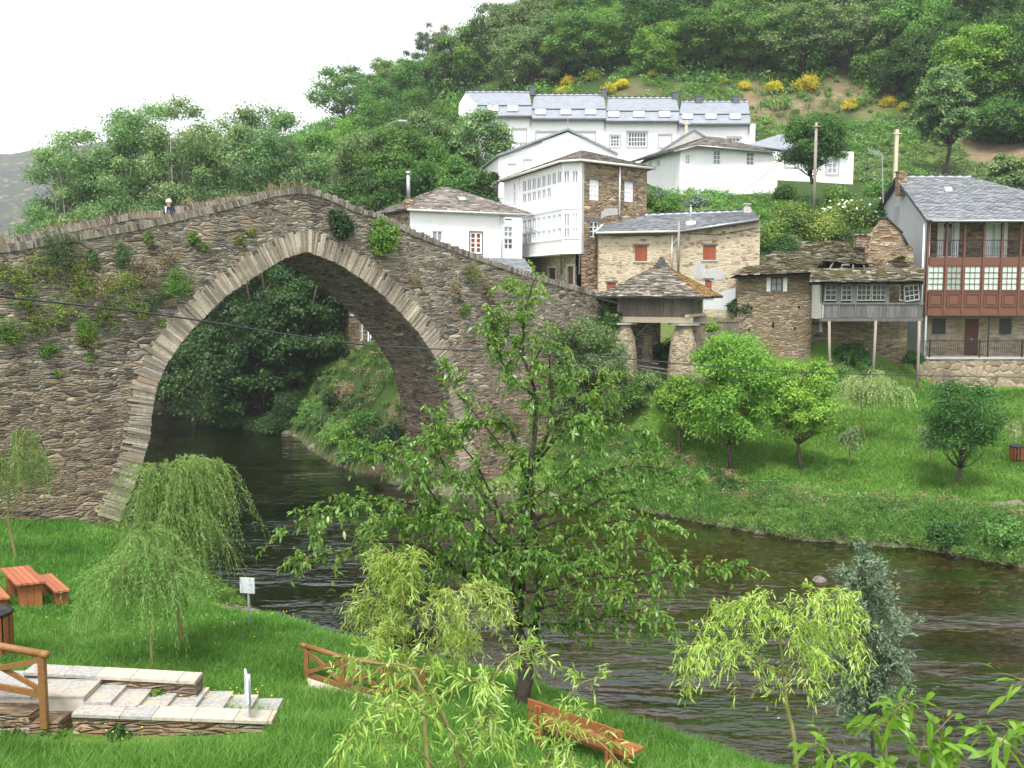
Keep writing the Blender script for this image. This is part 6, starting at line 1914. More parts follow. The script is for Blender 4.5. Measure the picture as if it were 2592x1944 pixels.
# ------------------------------------------------------------------ park furniture on the near bank
def stairs():
    root = thing('stone_staircase', 'pale flagstone stairway between two low rubble walls with stone caps', 'stairs', (-7, 15, 2.5))
    nl, nr = at_z(183, 1806, 2.85), at_z(690, 1824, 2.72)
    ul, ur = at_z(60, 1700, 3.12), at_z(496, 1724, 2.98)
    def low_wall(p, q, w, zb):
        d = Vector((q.x - p.x, q.y - p.y, 0)).normalized(); n = Vector((-d.y, d.x, 0))
        b = MB(); P = [p, q, q + n * w, p + n * w]
        b.faces([(v.x, v.y, v.z - .05) for v in P] + [(v.x, v.y, zb) for v in P], [(0, 1, 2, 3), (0, 4, 5, 1), (1, 5, 6, 2), (2, 6, 7, 3), (3, 7, 4, 0)])
        o = b.build('side_wall', M['stone_steps'], root)
        b = MB(); L = (q - p).length; x = 0
        while x < L - .05:
            l = min(RND.uniform(.45, .8), L - x)
            a = p.lerp(q, x / L) - n * .03; c = p.lerp(q, (x + l - .01) / L) - n * .03
            b.obox(a - Z * .05 + d * 0, c - a, n * (w + .06), Z * RND.uniform(.045, .055))
            x += l
        b.build('wall_cap', M['cap'], o)
        return n
    low_wall(nl, nr, .36, 1.4)
    low_wall(ul, ur, .34, 1.4)
    # landing and six treads going down towards the river
    s = (nr - nl); s.z = 0; s.normalize()
    c = Vector((-s.y, s.x, 0))
    base = Vector((nl.x, nl.y, 0)) + c * .3
    wd = (Vector((ul.x, ul.y, 0)) - base).dot(c) + 0.35
    b = MB()
    b.obox(base - s * 4.2 + Z * 1.2, s * 4.25, c * wd, Z * (3.0 - 1.2 - .05))
    n = 7
    for i in range(n):
        k = 0.42
        zt = 2.97 - (i + 1) * 0.068
        b.obox(base + s * (i * k + .05) + Z * 1.2 - c * 0.0, s * (k + .02), c * (wd - .02 * 1) , Z * (zt - 1.2 - .05))
    b.build('step_risers', M['concrete'], root)
    for i in range(-9, n):
        k = .42
        zt = 2.97 - max(0, i + 1) * 0.068 if i >= 0 else 3.0
        b = MB(); y = 0
        while y < wd - .05:
            l = min(RND.uniform(.4, .7), wd - y)
            sk = c * 0 
            b.obox(base + s * (i * k + .05) + c * y + Z * (zt - .05), s * (k + .015), c * (l - .012), Z * RND.uniform(.05, .056))
            y += l
        b.build('tread', M['cap'], root)
    # lower wall pieces left of the front wall
    b = MB()
    p = at_z(-120, 1800, 2.9); q = at_z(72, 1803, 2.95); r_ = at_z(145, 1815, 2.85)
    b.obox((p.x, p.y, 1.3), (q.x - p.x, q.y - p.y, 0), (0.05, .5, 0), (0, 0, 1.6)); b.obox((q.x + .004, q.y, 1.3), (r_.x - q.x, r_.y - q.y, 0), (0.05, .5, 0), (0, 0, 1.46))
    b.build('lower_wall', M['stone_steps'], root)


stairs()


def railing_panel(root, posts, top, low, rr=.055, brace=True, wide=.09):
    """posts: base points; X braces between them"""
    up = lambda p, h: p + Z * h
    b = MB()
    for p, q in zip(posts[:-1], posts[1:]): b.tube([up(p, top), up(q, top)], rr, 10)
    e0 = (posts[0] - posts[1]).normalized() * .12; b.tube([up(posts[0], top), up(posts[0] + e0, top)], rr, 10); e1 = (posts[-1] - posts[-2]).normalized() * .12; b.tube([up(posts[-1], top), up(posts[-1] + e1, top)], rr, 10)
    b.build('handrail', M['wood_rail'], root, True)
    for p in posts:
        b = MB(); b.obox(p - Vector((wide / 2, wide / 2, .25)), (wide, 0, 0), (0, wide, 0), (0, 0, top + .22)); b.build('post', M['wood_rail'], root)
    for p, q in zip(posts[:-1], posts[1:]):
        d = (q - p).normalized() * .05
        b = MB(); b.bar(up(p + d, low), up(q - d, low), .045, .1); b.build('bottom_rail', M['wood_rail'], root)
        if brace:
            b = MB(); b.bar(up(p + d, top - .1), up(q - d, low + .08), .04, .075); b.build('brace', M['wood_rail'], root)
            b = MB(); off = Vector((0, -.042, 0)); b.bar(up(p + d, low + .08) + off, up(q - d, top - .1) + off, .04, .075); b.build('brace', M['wood_rail'], root)


R1 = thing('stair_railing', 'brown wooden handrail with crossed braces at the stairway, cut by the left frame edge', 'railing', at_z(113, 1803, 2.95))
pa = at(112, 1803, at_z(113, 1803, 2.95).y); pb = at_z(-95, 1775, 2.98); pc = at_z(-330, 1752, 2.98)
railing_panel(R1, [pc + Z * .12, pb + Z * .08, pa], .94, .28, .06, True, .1)

R2 = thing('river_railing', 'low brown wooden fence with crossed braces running down to the river', 'railing', at_z(780, 1715, 1.9))
rp = []
for (xt, yt, xb, yb) in ((772, 1640, 777, 1722), (864, 1648, 868, 1752), (966, 1680, 970, 1772), (1066, 1712, 1070, 1792)):
    q = at_z(xb, yb, 1.0); g_ = 1.9
    for _ in range(12):
        q = at_z(xb, yb, g_); g_ = gz(q.x, q.y)
    rp.append(Vector((q.x, q.y, g_)))
hh = 0
for q, (xt, yt, xb, yb) in zip(rp, ((772, 1640, 777, 1722), (864, 1648, 868, 1752), (966, 1680, 970, 1772), (1066, 1712, 1070, 1792))): hh += (at(xt, yt, q.y).z - q.z) / 4
railing_panel(R2, rp, hh, .12, .05, True, .08)
b = MB()
for p, q in zip(rp[:-1], rp[1:]):
    n = Vector((0.25, -1, 0)).normalized()
    b.obox(p + n * .12 + Z * (-.1), (q - p), n * .55, Z * .2)
tag(b.build('concrete_ramp', M['concrete']), 'pale concrete ramp strip beside the low river fence', 'ramp')


def picnic():
    g_ = gz(-12.3, 24.4)
    zt = g_ + .74
    c0, c1, c3 = at_z(40, 1479, zt), at_z(118, 1471, zt), at_z(0, 1438, zt)
    u = (c1 - c0); wdt = u.length; u.normalize(); v = (c3 - c0); ln = v.length; v.normalize()
    root = thing('picnic_table', 'red stained plank picnic table on the lawn near the left frame edge', 'picnic table', (c0.x, c0.y, g_))
    b = MB()
    for k in range(5): b.obox(c0 + u * (wdt * k / 5) - Z * .05, u * (wdt / 5 - .014), v * ln, Z * .05)
    b.build('tabletop', M['wood_table'], root)
    for s in (.12, ln - .35):
        b = MB()
        for k in range(3): b.obox(c0 + u * (wdt * (.14 + .245 * k)) + v * s - Z * .86, u * (wdt * .235), v * .2, Z * .805)
        b.build('leg', M['wood_park'], root)
    zt2 = g_ + .43
    for (px, py, px1, py1, lab) in ((138, 1497, 178, 1492, 'plank bench on the right side of the picnic table'), (-24, 1516, 27, 1511, 'plank bench cut by the frame edge on the left of the picnic table')):
        a, e = at_z(px, py, zt2), at_z(px1, py1, zt2)
        uu = e - a; w2 = uu.length; uu.normalize()
        br = thing('picnic_bench', lab, 'bench', (a.x, a.y, g_))
        b = MB()
        for k in range(3): b.obox(a + uu * (w2 * k / 3) - Z * .05, uu * (w2 / 3 - .012), v * ln, Z * .05)
        b.build('seat', M['wood_table'], br)
        for s in (.12, ln - .32):
            b = MB()
            for k in range(2): b.obox(a + uu * (w2 * (.1 + .4 * k)) + v * s - Z * .53, uu * (w2 * .39), v * .18, Z * .475)
            b.build('leg', M['wood_park'], br)


picnic()


def slat_bin(label, c, r=.27, h=.8, bag=True, mat=None):
    root = thing('litter_bin', label, 'litter bin', c)
    b = MB(); n = 14
    for k in range(n):
        a = 6.283 * k / n; p = c + Vector((math.cos(a) * r, math.sin(a) * r, .08)); t = Vector((-math.sin(a), math.cos(a), 0)); nn = Vector((math.cos(a), math.sin(a), 0))
        b.obox(p - t * .05, t * .1, nn * .025, Z * (h - .1))
    b.build('slat_body', mat or M['wood_rail'], root)
    b = MB(); b.lathe(c + Z * .05, [(r * .9, 0), (r * .93, h - .16)], 16); b.build('liner', M['bag'], root, True)
    b = MB(); b.lathe(c + Z * (h - .08), [(r * .9, 0), (r * 1.14, .02), (r * 1.16, .06), (r * 1.02, .1), (r * .86, .07)], 18); b.build('bag_rim', M['bag'], root, True)
    return root


p = at_z(4, 1660, 2.35)
slat_bin('wooden slatted litter bin with black liner at the left frame edge', Vector((p.x - .1, p.y, gz(p.x, p.y))), .3, .95, True, M['wood_park'])
p = at_z(2572, 1180, 1.5)
slat_bin('wooden slatted litter bin on the far lawn at the right frame edge', Vector((p.x, p.y, gz(p.x, p.y))), .3, .7, True, M['wood_park'])


def ground_at(px, py):
    yy = np.arange(9, 30, .1)
    a, bb = ray(px, py)
    k = int(np.argmax(ZC + bb * yy < height(np.column_stack([a * yy, yy]))))
    return Vector((a * yy[k], yy[k], 0))


def bench(label, p, q, seat_dir, hs=.45, hb=.88, group=None):
    """slatted park bench; p-q is the backrest line on the ground"""
    g_ = (gz(p.x, p.y) + gz(q.x, q.y)) / 2
    p, q = Vector((p.x, p.y, g_)), Vector((q.x, q.y, g_))
    u = (q - p); L = u.length; u.normalize()
    v = Vector((-u.y, u.x, 0)) * seat_dir
    root = thing('park_bench', label, 'bench', (p + q) / 2)
    b = MB()
    for z0, hgt in ((hb - .17, .15), (hb - .38, .13)): b.obox(p + v * (.0 + (hb - z0) * .08) + Z * z0, u * L, v * .035, Z * hgt)
    b.build('backrest', M['wood_park'], root)
    b = MB()
    for k in range(4): b.obox(p + v * (.1 + .12 * k) + Z * (hs - .04), u * L, v * .105, Z * .04)
    b.build('seat', M['wood_park'], root)
    for s in (.18, L - .28):
        b = MB(); b.obox(p + u * s - v * .045 - Z * .2, u * .06, v * .042, Z * (hb + .14)); b.obox(p + u * (s + .08) - v * .045 - Z * .2, u * .06, v * .042, Z * (hb + .14)); b.obox(p + u * s + v * .42 - Z * .2, u * .07, v * .06, Z * (hs + .155)); b.obox(p + u * (s + .065) - v * .0 + Z * (hs - .13), u * .012, v * .5, Z * .085)
        b.build('leg_frame', M['wood_park'], root)


bench('red brown slatted bench facing the river beside the cherry trunk', ground_at(1334, 1900), ground_at(1574, 2006), 1)
p = at_z(1850, 1155, 1.6)
bench('reddish bench in the shade under the round bright tree on the far lawn', Vector((p.x - .8, p.y + .3, 0)), Vector((p.x + .9, p.y, 0)), -1)


def sign(label, base, w, h, top, rz, tilt=0.0):
    g_ = gz(base.x, base.y)
    root = thing('sign', label, 'sign', (base.x, base.y, g_))
    u = Vector((math.cos(rz), math.sin(rz), 0)); n = Vector((u.y, -u.x, 0))
    b = MB(); b.tube([(base.x, base.y, g_ - .2), (base.x, base.y, g_ + top - .02)], .025, 8); b.build('post', M['sign_post'], root, True)
    b = MB(); c = Vector((base.x, base.y, g_ + top - h)) + n * .03; b.obox(c - u * w / 2, u * w, n * .03, Z * h + n * tilt); b.build('panel', M['sign'], root)


sign('white notice panel on a grey post partly veiled by the weeping willow', at_z(632, 1630, 1.3), .36, .36, 1.25, math.radians(-12))
sign('narrow white sign seen nearly edge on above the lower stair wall', at_z(634, 1852, 2.5), .42, .42, .95, math.radians(-70), .0)

# framed board between two posts on the far lawn
p = at_z(1979, 1125, 1.7); g_ = gz(p.x, p.y)
NB = thing('hanging_bin', 'small wooden bin hung between two posts on the far lawn', 'bin', (p.x, p.y, g_))
for dx in (-.28, .28):
    b = MB(); b.obox((p.x + dx - .04, p.y, g_ - .2), (.08, 0, 0), (0, .08, 0), (0, 0, .98)); b.build('post', M['wood_rail'], NB)
b = MB(); b.obox((p.x - .23, p.y - .05, g_ + .3), (.46, 0, 0), (0, .25, 0), (0, 0, .42)); b.build('bin_body', M['wood_rail'], NB)

# rocks at the foot of the right pier and along the upstream bank
rng = np.random.default_rng(8)
def rock(label, p, r, seed, grp='rocks on the river bank'):
    rg = np.random.default_rng(seed)
    n = 60
    d = rdir(n, rg); rad = r * (0.75 + 0.35 * rg.random(n)) 
    import bmesh
    bm = bmesh.new()
    for k in range(n): bm.verts.new(Vector(d[k] * rad[k]) * 1.0)
    for v in bm.verts: v.co.z *= .6
    bmesh.ops.convex_hull(bm, input=bm.verts)
    me = bpy.data.meshes.new('rock'); bm.to_mesh(me); bm.free(); me.materials.append(M['rock'])
    o = link_mesh('rock', me); o.location = p; tag(o, label, 'rock', grp)
RK = [(1080, 1200, 1.0, 'large brown rock at the foot of the right bridge pier'), (1150, 1215, .8, 'brown rock beside the largest one below the right pier'), (1010, 1225, .6, 'low rock left of the big pier rocks'), (1210, 1228, .6, 'low rock right of the big pier rocks'),
      (800, 1135, .55, 'pale flat rock at the water edge under the arch, nearest the bridge'), (760, 1105, .5, 'pale ledge rock at the water edge under the arch, farther back'), (725, 1098, .4, 'small pale ledge rock farthest back under the arch'), (2080, 1474, .25, 'dark stone breaking the water behind the blue green sapling'), (2575, 1280, .35, 'brown stone rightmost in the low stone pile on the far bank'), (2535, 1283, .3, 'brown flat stone in the middle of the pile on the far bank'), (2500, 1290, .28, 'small stone leftmost of the pile on the far bank'), (2350, 1270, .22, 'lone pale stone on the far bank left of the stone pile'), (1850, 1295, .35, 'reddish stone at the foot of the far bank')]
for k, (px, py, r, lab) in enumerate(RK):
    zz = 1.2 if 2300 < px else 0.0
    q = at_z(px, py, zz)
    rock(lab, (q.x, q.y + .2, max(zz - .1, gz(q.x, q.y) + r * .2 if k < 4 else zz + .0)), r, 20 + k)

# thin wires in the village
def span(name, label, p, q, sag, r=.012):
    p, q = Vector(p), Vector(q)
    b = MB(); b.tube([p.lerp(q, i / 14) - Z * (4 * sag * (i / 14) * (1 - i / 14)) for i in range(15)], r, 5)
    tag(b.build(name, M['cable'], None, True), label, 'cable')


span('service_wire', 'slack grey wire running down from the granary floor towards the cherry tree', at(1645, 816, 49.5), at(1350, 1018, 40), .5, .018)
span('service_wire', 'thin wire between the grey utility pole and the pale square pole', at(2061, 318, 75), at(2265, 336, 73), .7)
span('service_wire', 'thin wire from the grey utility pole to the mast of the stone house', at(2061, 322, 75), at(1716, 566, 60.6), .9)
span('service_wire', 'thin wire from the stone house mast to the glazed gallery', at(1716, 570, 60.6), at(1480, 590, 61.2), .35)
span('service_wire', 'thin wire crossing in front of the lower gallery windows', at(1318, 570, 68), at(1473, 592, 60.9), .3)
# ------------------------------------------------------------------ grass and weeds (uncountable)
def blades(name, P, h, w, mat, rng, lean=0.45):
    n = len(P)
    z = height(P)
    base = np.column_stack([P, z - 0.02])
    a = rng.uniform(0, 6.283, n)
    side = np.column_stack([np.cos(a), np.sin(a), np.zeros(n)])
    ln = rng.normal(size=(n, 3)) * lean * np.array([1, 1, 0])
    hh = (h * rng.uniform(0.45, 1.3, n))[:, None]
    mid = base + (np.array([0, 0, 0.62]) + ln * 0.3) * hh
    tip = base + (np.array([0, 0, 0.95]) + ln) * hh
    ww = (np.broadcast_to(w, (n,)) * rng.uniform(.7, 1.3, n))[:, None]
    V = np.stack([base - side * ww / 2, base + side * ww / 2, mid + side * ww * .36, mid - side * ww * .36, tip], 1)
    F = np.array([[0, 1, 2], [0, 2, 3], [3, 2, 4]])
    T = (np.arange(n)[:, None, None] * 5 + F[None]).reshape(-1, 3)
    r = np.clip(0.4 * vnoise(P, 0.6, 8) + 0.35 * vnoise(P, 2.4, 18) + 0.45 * rng.random(n) - .1, 0, 1)
    return mesh_np(name, V.reshape(-1, 3), T, mat, np.repeat(r, 5))


def sample_region(n, x0, x1, y0, y1, rng, keep):
    P = np.column_stack([rng.uniform(x0, x1, n), rng.uniform(y0, y1, n)])
    return P[keep(P)]


def in_frame(P, z, m=0.16):
    a = P[:, 0] / P[:, 1]
    return (np.abs(a) < 0.5143 + m)


rng = np.random.default_rng(21)
NOGRASS = [[tuple(at_z(x, y, 2.85))[:2] for x, y in ((-150, 1690), (60, 1690), (500, 1715), (700, 1826), (180, 1850), (-150, 1850))],
           [(p.x, p.y) for p in (rp[0] + Vector((.0, .1, 0)), rp[-2] + Vector((0, .1, 0)), rp[-2] + Vector((.2, -.8, 0)), rp[0] + Vector((.2, -.8, 0)))]]


def near_keep(P):
    z, ins, dist, near = height(P, True)
    k = near & ~ins & (dist > 0.12 + vnoise(P, 1.2, 3) * 0.3) & in_frame(P, z)
    for poly in NOGRASS: k &= ~in_poly(P, poly)
    beach = (np.hypot(P[:, 0] + 6.2, (P[:, 1] - 27.2)) < 2.2) & (dist < 1.8)
    return k & ~beach


P1 = sample_region(480000, -15, 7.5, 11.6, 22, rng, near_keep)
d1 = np.clip((20 - P1[:, 1]) / 7, 0, 1)
hN = 0.13 + 0.12 * vnoise(P1, 0.8, 11) + 0.1 * vnoise(P1, 3.0, 12) * d1 + .16 * np.clip((14.6 - P1[:, 1]) / 1.2, 0, 1)
tag(link_mesh('lawn_grass', blades('lawn_grass', P1, hN, 0.013, LF['grass'], rng)), 'lush green grass of the near lawn around the stairs and bench', 'grass', kind='stuff')
P2 = sample_region(300000, -25, 0, 22, 38, rng, near_keep)
tag(link_mesh('lawn_grass', blades('lawn_grass', P2, 0.12 + 0.12 * vnoise(P2, 0.7, 13), 0.022, LF['grass'], rng)), 'green riverside grass running back to the bridge pier', 'grass', kind='stuff')


def far_keep(P):
    z, ins, dist, near = height(P, True)
    k = ~near & ~ins & (dist > 2.2) & (P[:, 1] < 60.2) & in_frame(P, z) & ~((P[:, 1] > 53) & (P[:, 0] < 19))
    return k & (z < 5)


P3 = sample_region(320000, 2, 41, 30, 61, rng, far_keep)
tag(link_mesh('lawn_grass', blades('lawn_grass', P3, 0.12 + 0.12 * vnoise(P3, 0.5, 14), 0.04, LF['grass'], rng)), 'bright green lawn on the far bank below the houses', 'grass', kind='stuff')


def weeds(name, label, P, rad, per, ls, mat, seed, squash=.8, lift=.15, rscale=None):
    rg = np.random.default_rng(seed)
    z = height(P)
    C = np.column_stack([P, np.maximum(z, 0) + lift])
    R_ = rg.uniform(rad[0], rad[1], len(P))
    if rscale is not None: R_ = R_ * rscale
    C[:, 2] += R_ * .3
    return tag(link_mesh(name, leaf_mesh(name, mat, *clumps(C, R_, per, rg, ls, .4, squash, .5))), label, 'weeds', kind='stuff')


def bank_keep(lo, hi):
    def f(P):
        z, ins, dist, near = height(P, True)
        return ~near & ((~ins & (dist > lo)) | (ins & (dist < -lo))) & (dist < hi) & in_frame(P, z, .08)
    return f


PB = sample_region(6000, 2, 30, 28, 50, rng, bank_keep(-.2, 3.0))
weeds('bank_weeds', 'tangle of tall weeds along the far river bank', PB[:800], (.16, .42), 130, .075, LF['weed'], 31)
PB2 = sample_region(3000, 2, 30, 28, 50, rng, bank_keep(-.15, 2.4))
weeds('bank_weeds', 'dark brambles mixed into the weeds of the far river bank', PB2[:420], (.25, .6), 130, .075, LF['dark'], 32)
PBG = sample_region(420000, 2, 30, 28, 50, rng, bank_keep(.1, 3.2))
PBG = PBG[vnoise(PBG, 1.1, 15) > .3]
tag(link_mesh('bank_grass', blades('bank_grass', PBG[:60000], .3 + .3 * vnoise(PBG[:60000], .9, 16), .035, LF['weed'], rng)), 'long soft grass on the slope of the far bank', 'grass', kind='stuff')
PB3 = sample_region(3000, 2, 30, 28, 50, rng, bank_keep(1.6, 3.4))
weeds('dry_grass', 'pale seeding grass along the top edge of the far bank', PB3[:170], (.2, .4), 70, .12, LF['dry'], 42)
PM = sample_region(12000, -20, -2, 46, 74, rng, lambda P: bank_keep(.9, 9)(P))
weeds('bank_weeds', 'dark herbs and brambles on the steep bank beyond the arch', PM[450:900], (.2, .55), 90, .12, LF['alder'], 44)
weeds('bank_weeds', 'grass and herbs over the steep bank beyond the arch', PM[:450], (.2, .5), 90, .13, LF['weed'], 33)
weeds('dry_grass', 'dry yellow grass on top of the bank beyond the arch', PM[900:1060], (.2, .4), 70, .12, LF['dry'], 34)
PS = sample_region(2500, -21, -8, 26, 38.5, rng, lambda P: (lambda q: q[3] & ~q[1] & (q[2] > .15) & (q[2] < 1.6))(height(P, True)))
weeds('bank_weeds', 'fresh weeds along the near water edge by the bridge pier', PS[:150], (.15, .35), 80, .09, LF['fern'], 35)
# hillside scrub: the wooded floor and the scrub at the cutting
PH = sample_region(5200, -70, 95, 104, 300, rng, lambda P: (height(P) > 16) & in_frame(P, 0, .1))
weeds('undergrowth', 'dense green undergrowth filling the hillside wood', PH[:2600], (1.2, 2.4), 60, .5, LF['chestnut'], 36, .7, .4)
PC = sample_region(3000, 18, 60, 108, 128, rng, lambda P: np.ones(len(P), bool))
weeds('hill_scrub', 'low olive scrub and grass over the earth cutting', PC[:760], (.3, 1.0), 90, .24, LF['weed'], 37)
PT = sample_region(2000, -28, 22, 104, 121, rng, lambda P: in_frame(P, 0))
weeds('undergrowth', 'green and olive scrub along the foot of the wood behind the terrace', PT[:420], (.6, 1.3), 90, .32, LF['grey'], 41, .8)
PF = sample_region(3000, 27, 46, 93, 114, rng, lambda P: np.ones(len(P), bool))
weeds('meadow_grass', 'tall pale green meadow grass below the earth cutting', PF[:700], (.4, .8), 50, .3, LF['grey'], 38, .5)
PG = sample_region(5000, 8, 34, 62, 82, rng, lambda P: in_frame(P, 0) & ~((P[:, 0] < 17) & (P[:, 1] < 69.5)) & ~((P[:, 0] > 23) & (P[:, 1] < 72)))
weeds('garden_greens', 'rough garden greenery between the cottage and the stone house', PG[:420], (.3, .7), 70, .2, LF['weed'], 39)
PL = sample_region(3000, -34, -6, 70, 100, rng, lambda P: (lambda q: ~q[3] & ~q[1] & (q[2] > .6))(height(P, True)))
weeds('undergrowth', 'dark undergrowth under the trees on the upstream bank', PL[:520], (.7, 1.6), 80, .3, LF['alder'], 40, .8, .3)


def dots(name, label, pts, mat, size, seed):
    rg = np.random.default_rng(seed)
    P = np.array(pts)
    z = height(P) + rg.uniform(.12, .3, len(P))
    n = unit(rg.normal(size=(len(P), 3)) * .4 + np.array([0, -.3, 1]))
    return tag(link_mesh(name, leaf_mesh(name, mat, np.column_stack([P, z]), np.cross(n, rg.normal(size=(len(P), 3))), n, np.full(len(P), size), np.full(len(P), size), rg.random(len(P)))), label, 'flowers', kind='stuff')


fl = []
for (px, py, zz, s, n) in ((545, 1790, 2.55, .35, 40), (600, 1765, 2.5, .35, 16), (700, 1610, 1.0, .8, 26), (1540, 1800, 1.5, 1.2, 10), (330, 1850, 2.6, .5, 14), (110, 1440, 1.6, 2.0, 20), (300, 1620, 1.9, 2.5, 20)):
    q = at_z(px, py, zz)
    fl += [(q.x + rng.normal() * s, q.y + rng.normal() * s * .6) for _ in range(n)]
PW = sample_region(1500, -12, 6, 13, 24, rng, near_keep)
PW = PW[vnoise(PW, .5, 31) > .55]
weeds('lawn_weeds', 'broad leaved weeds and clover patches in the near grass', PW[:170], (.12, .26), 70, .05, LF['weed'], 43, .5, .02)
dots('buttercups', 'scattered yellow buttercups in the near grass', fl, LF['yellow_fl'], .035, 5)

# ------------------------------------------------------------------ traced trees in the foreground
def traced(name, label, cat, branches, leaf, bark, seed, twig, lf, bias=(0, 0, 0), grav=.3, start=.2, loc=None, spread=1.0, node=1, dk=1.0):
    """branches: [(points (px,py,depth), r0, r1, twigs per metre)] ; twig: (min,max,leaves) ; lf: (L, W, kind, droop)"""
    rg = np.random.default_rng(seed)
    root = thing(name, label, cat, loc or (0, 0, 0))
    b = MB()
    P, A, N, R_ = [], [], [], []
    for pts, r0, r1, dens in branches:
        w_ = [at(*p) for p in pts]
        fine = []
        for k in range(len(w_) - 1):
            p0, p1, p2, p3 = w_[max(0, k - 1)], w_[k], w_[k + 1], w_[min(len(w_) - 1, k + 2)]
            for j in range(5):
                t = j / 5
                fine.append(0.5 * ((2 * p1) + (p2 - p0) * t + (2 * p0 - 5 * p1 + 4 * p2 - p3) * t * t + (3 * p1 - p0 - 3 * p2 + p3) * t ** 3))
        fine.append(w_[-1])
        wob = np.cumsum(rg.normal(size=(len(fine), 3)) * r0 * .18, 0); wob -= np.linspace(0, 1, len(fine))[:, None] * wob[-1]
        fine = [p + Vector(wob[i]) for i, p in enumerate(fine)]
        b.tube(fine, [r0 + (r1 - r0) * i / (len(fine) - 1) for i in range(len(fine))], 8 if r0 > .04 else 6)
        Ltot = sum((fine[i + 1] - fine[i]).length for i in range(len(fine) - 1))
        n = int(dens * Ltot * dk)
        tone = rg.random()
        for _ in range(n):
            t = start + (1 - start) * rg.random() if dens < 900 else 1
            x = t * (len(fine) - 1); i = min(int(x), len(fine) - 2)
            p = fine[i].lerp(fine[i + 1], x - i)
            tan = np.array((fine[i + 1] - fine[i]).normalized())
            d = unit(tan * rg.uniform(.1, .9) + rg.normal(size=3) * .62 * spread + np.array(bias))
            L = rg.uniform(twig[0], twig[1]) * (1.15 - .4 * t)
            m = max(3, int(twig[2] * L / twig[1] * rg.uniform(.7, 1.3)))
            tt = np.linspace(.12, 1, m) + rg.normal(size=m) * .02
            if node > 1: tt = np.round(tt * node) / node
            q = np.array(p)[None] + d[None] * (tt * L)[:, None]
            q[:, 2] -= grav * L * tt ** 2
            q += rg.normal(size=q.shape) * .012
            P.append(q)
            tg = d[None] * np.ones((m, 1)); tg[:, 2] -= 2 * grav * tt
            A.append(unit(unit(tg) * .55 + rg.normal(size=(m, 3)) * .6 + np.array([0, 0, -.25 * lf[3]])))
            N.append(rg.normal(size=(m, 3)) * .6 + np.array([0, 0, 1.0]))
            R_.append(np.clip(.25 * tone + .2 * rg.random() + .6 * rg.random(m), 0, 1))
            b.tube([Vector(q[0]) if False else p, Vector(np.array(p) + d * L * .5 - np.array([0, 0, grav * L * .25])), Vector(np.array(p) + d * L - np.array([0, 0, grav * L]))], [max(.0025, r1 * .6), max(.002, r1 * .45), .0015], 3, cap=False)
    P, A, N, R_ = map(np.concatenate, (P, A, N, R_))
    L = lf[0] * rg.uniform(.6, 1.25, len(P))
    link_mesh('crown', leaf_mesh('crown', leaf, P, A, N, L, L * lf[1] / lf[0], R_, lf[2], lf[3]), root)
    b.build('trunk', bark, root, True)
    return root


def d5(x, y): return (850 + .4069 * x, 600 + .4069 * y)
def d2(x, y): return (850 + .4069 * x, 1269 + .4069 * y)


Yc = 17.4
def br(pts, dy0, dy1):
    n = len(pts)
    return [(p[0], p[1], Yc + dy0 + (dy1 - dy0) * (i / (n - 1)) ** 1.0) for i, p in enumerate(pts)]


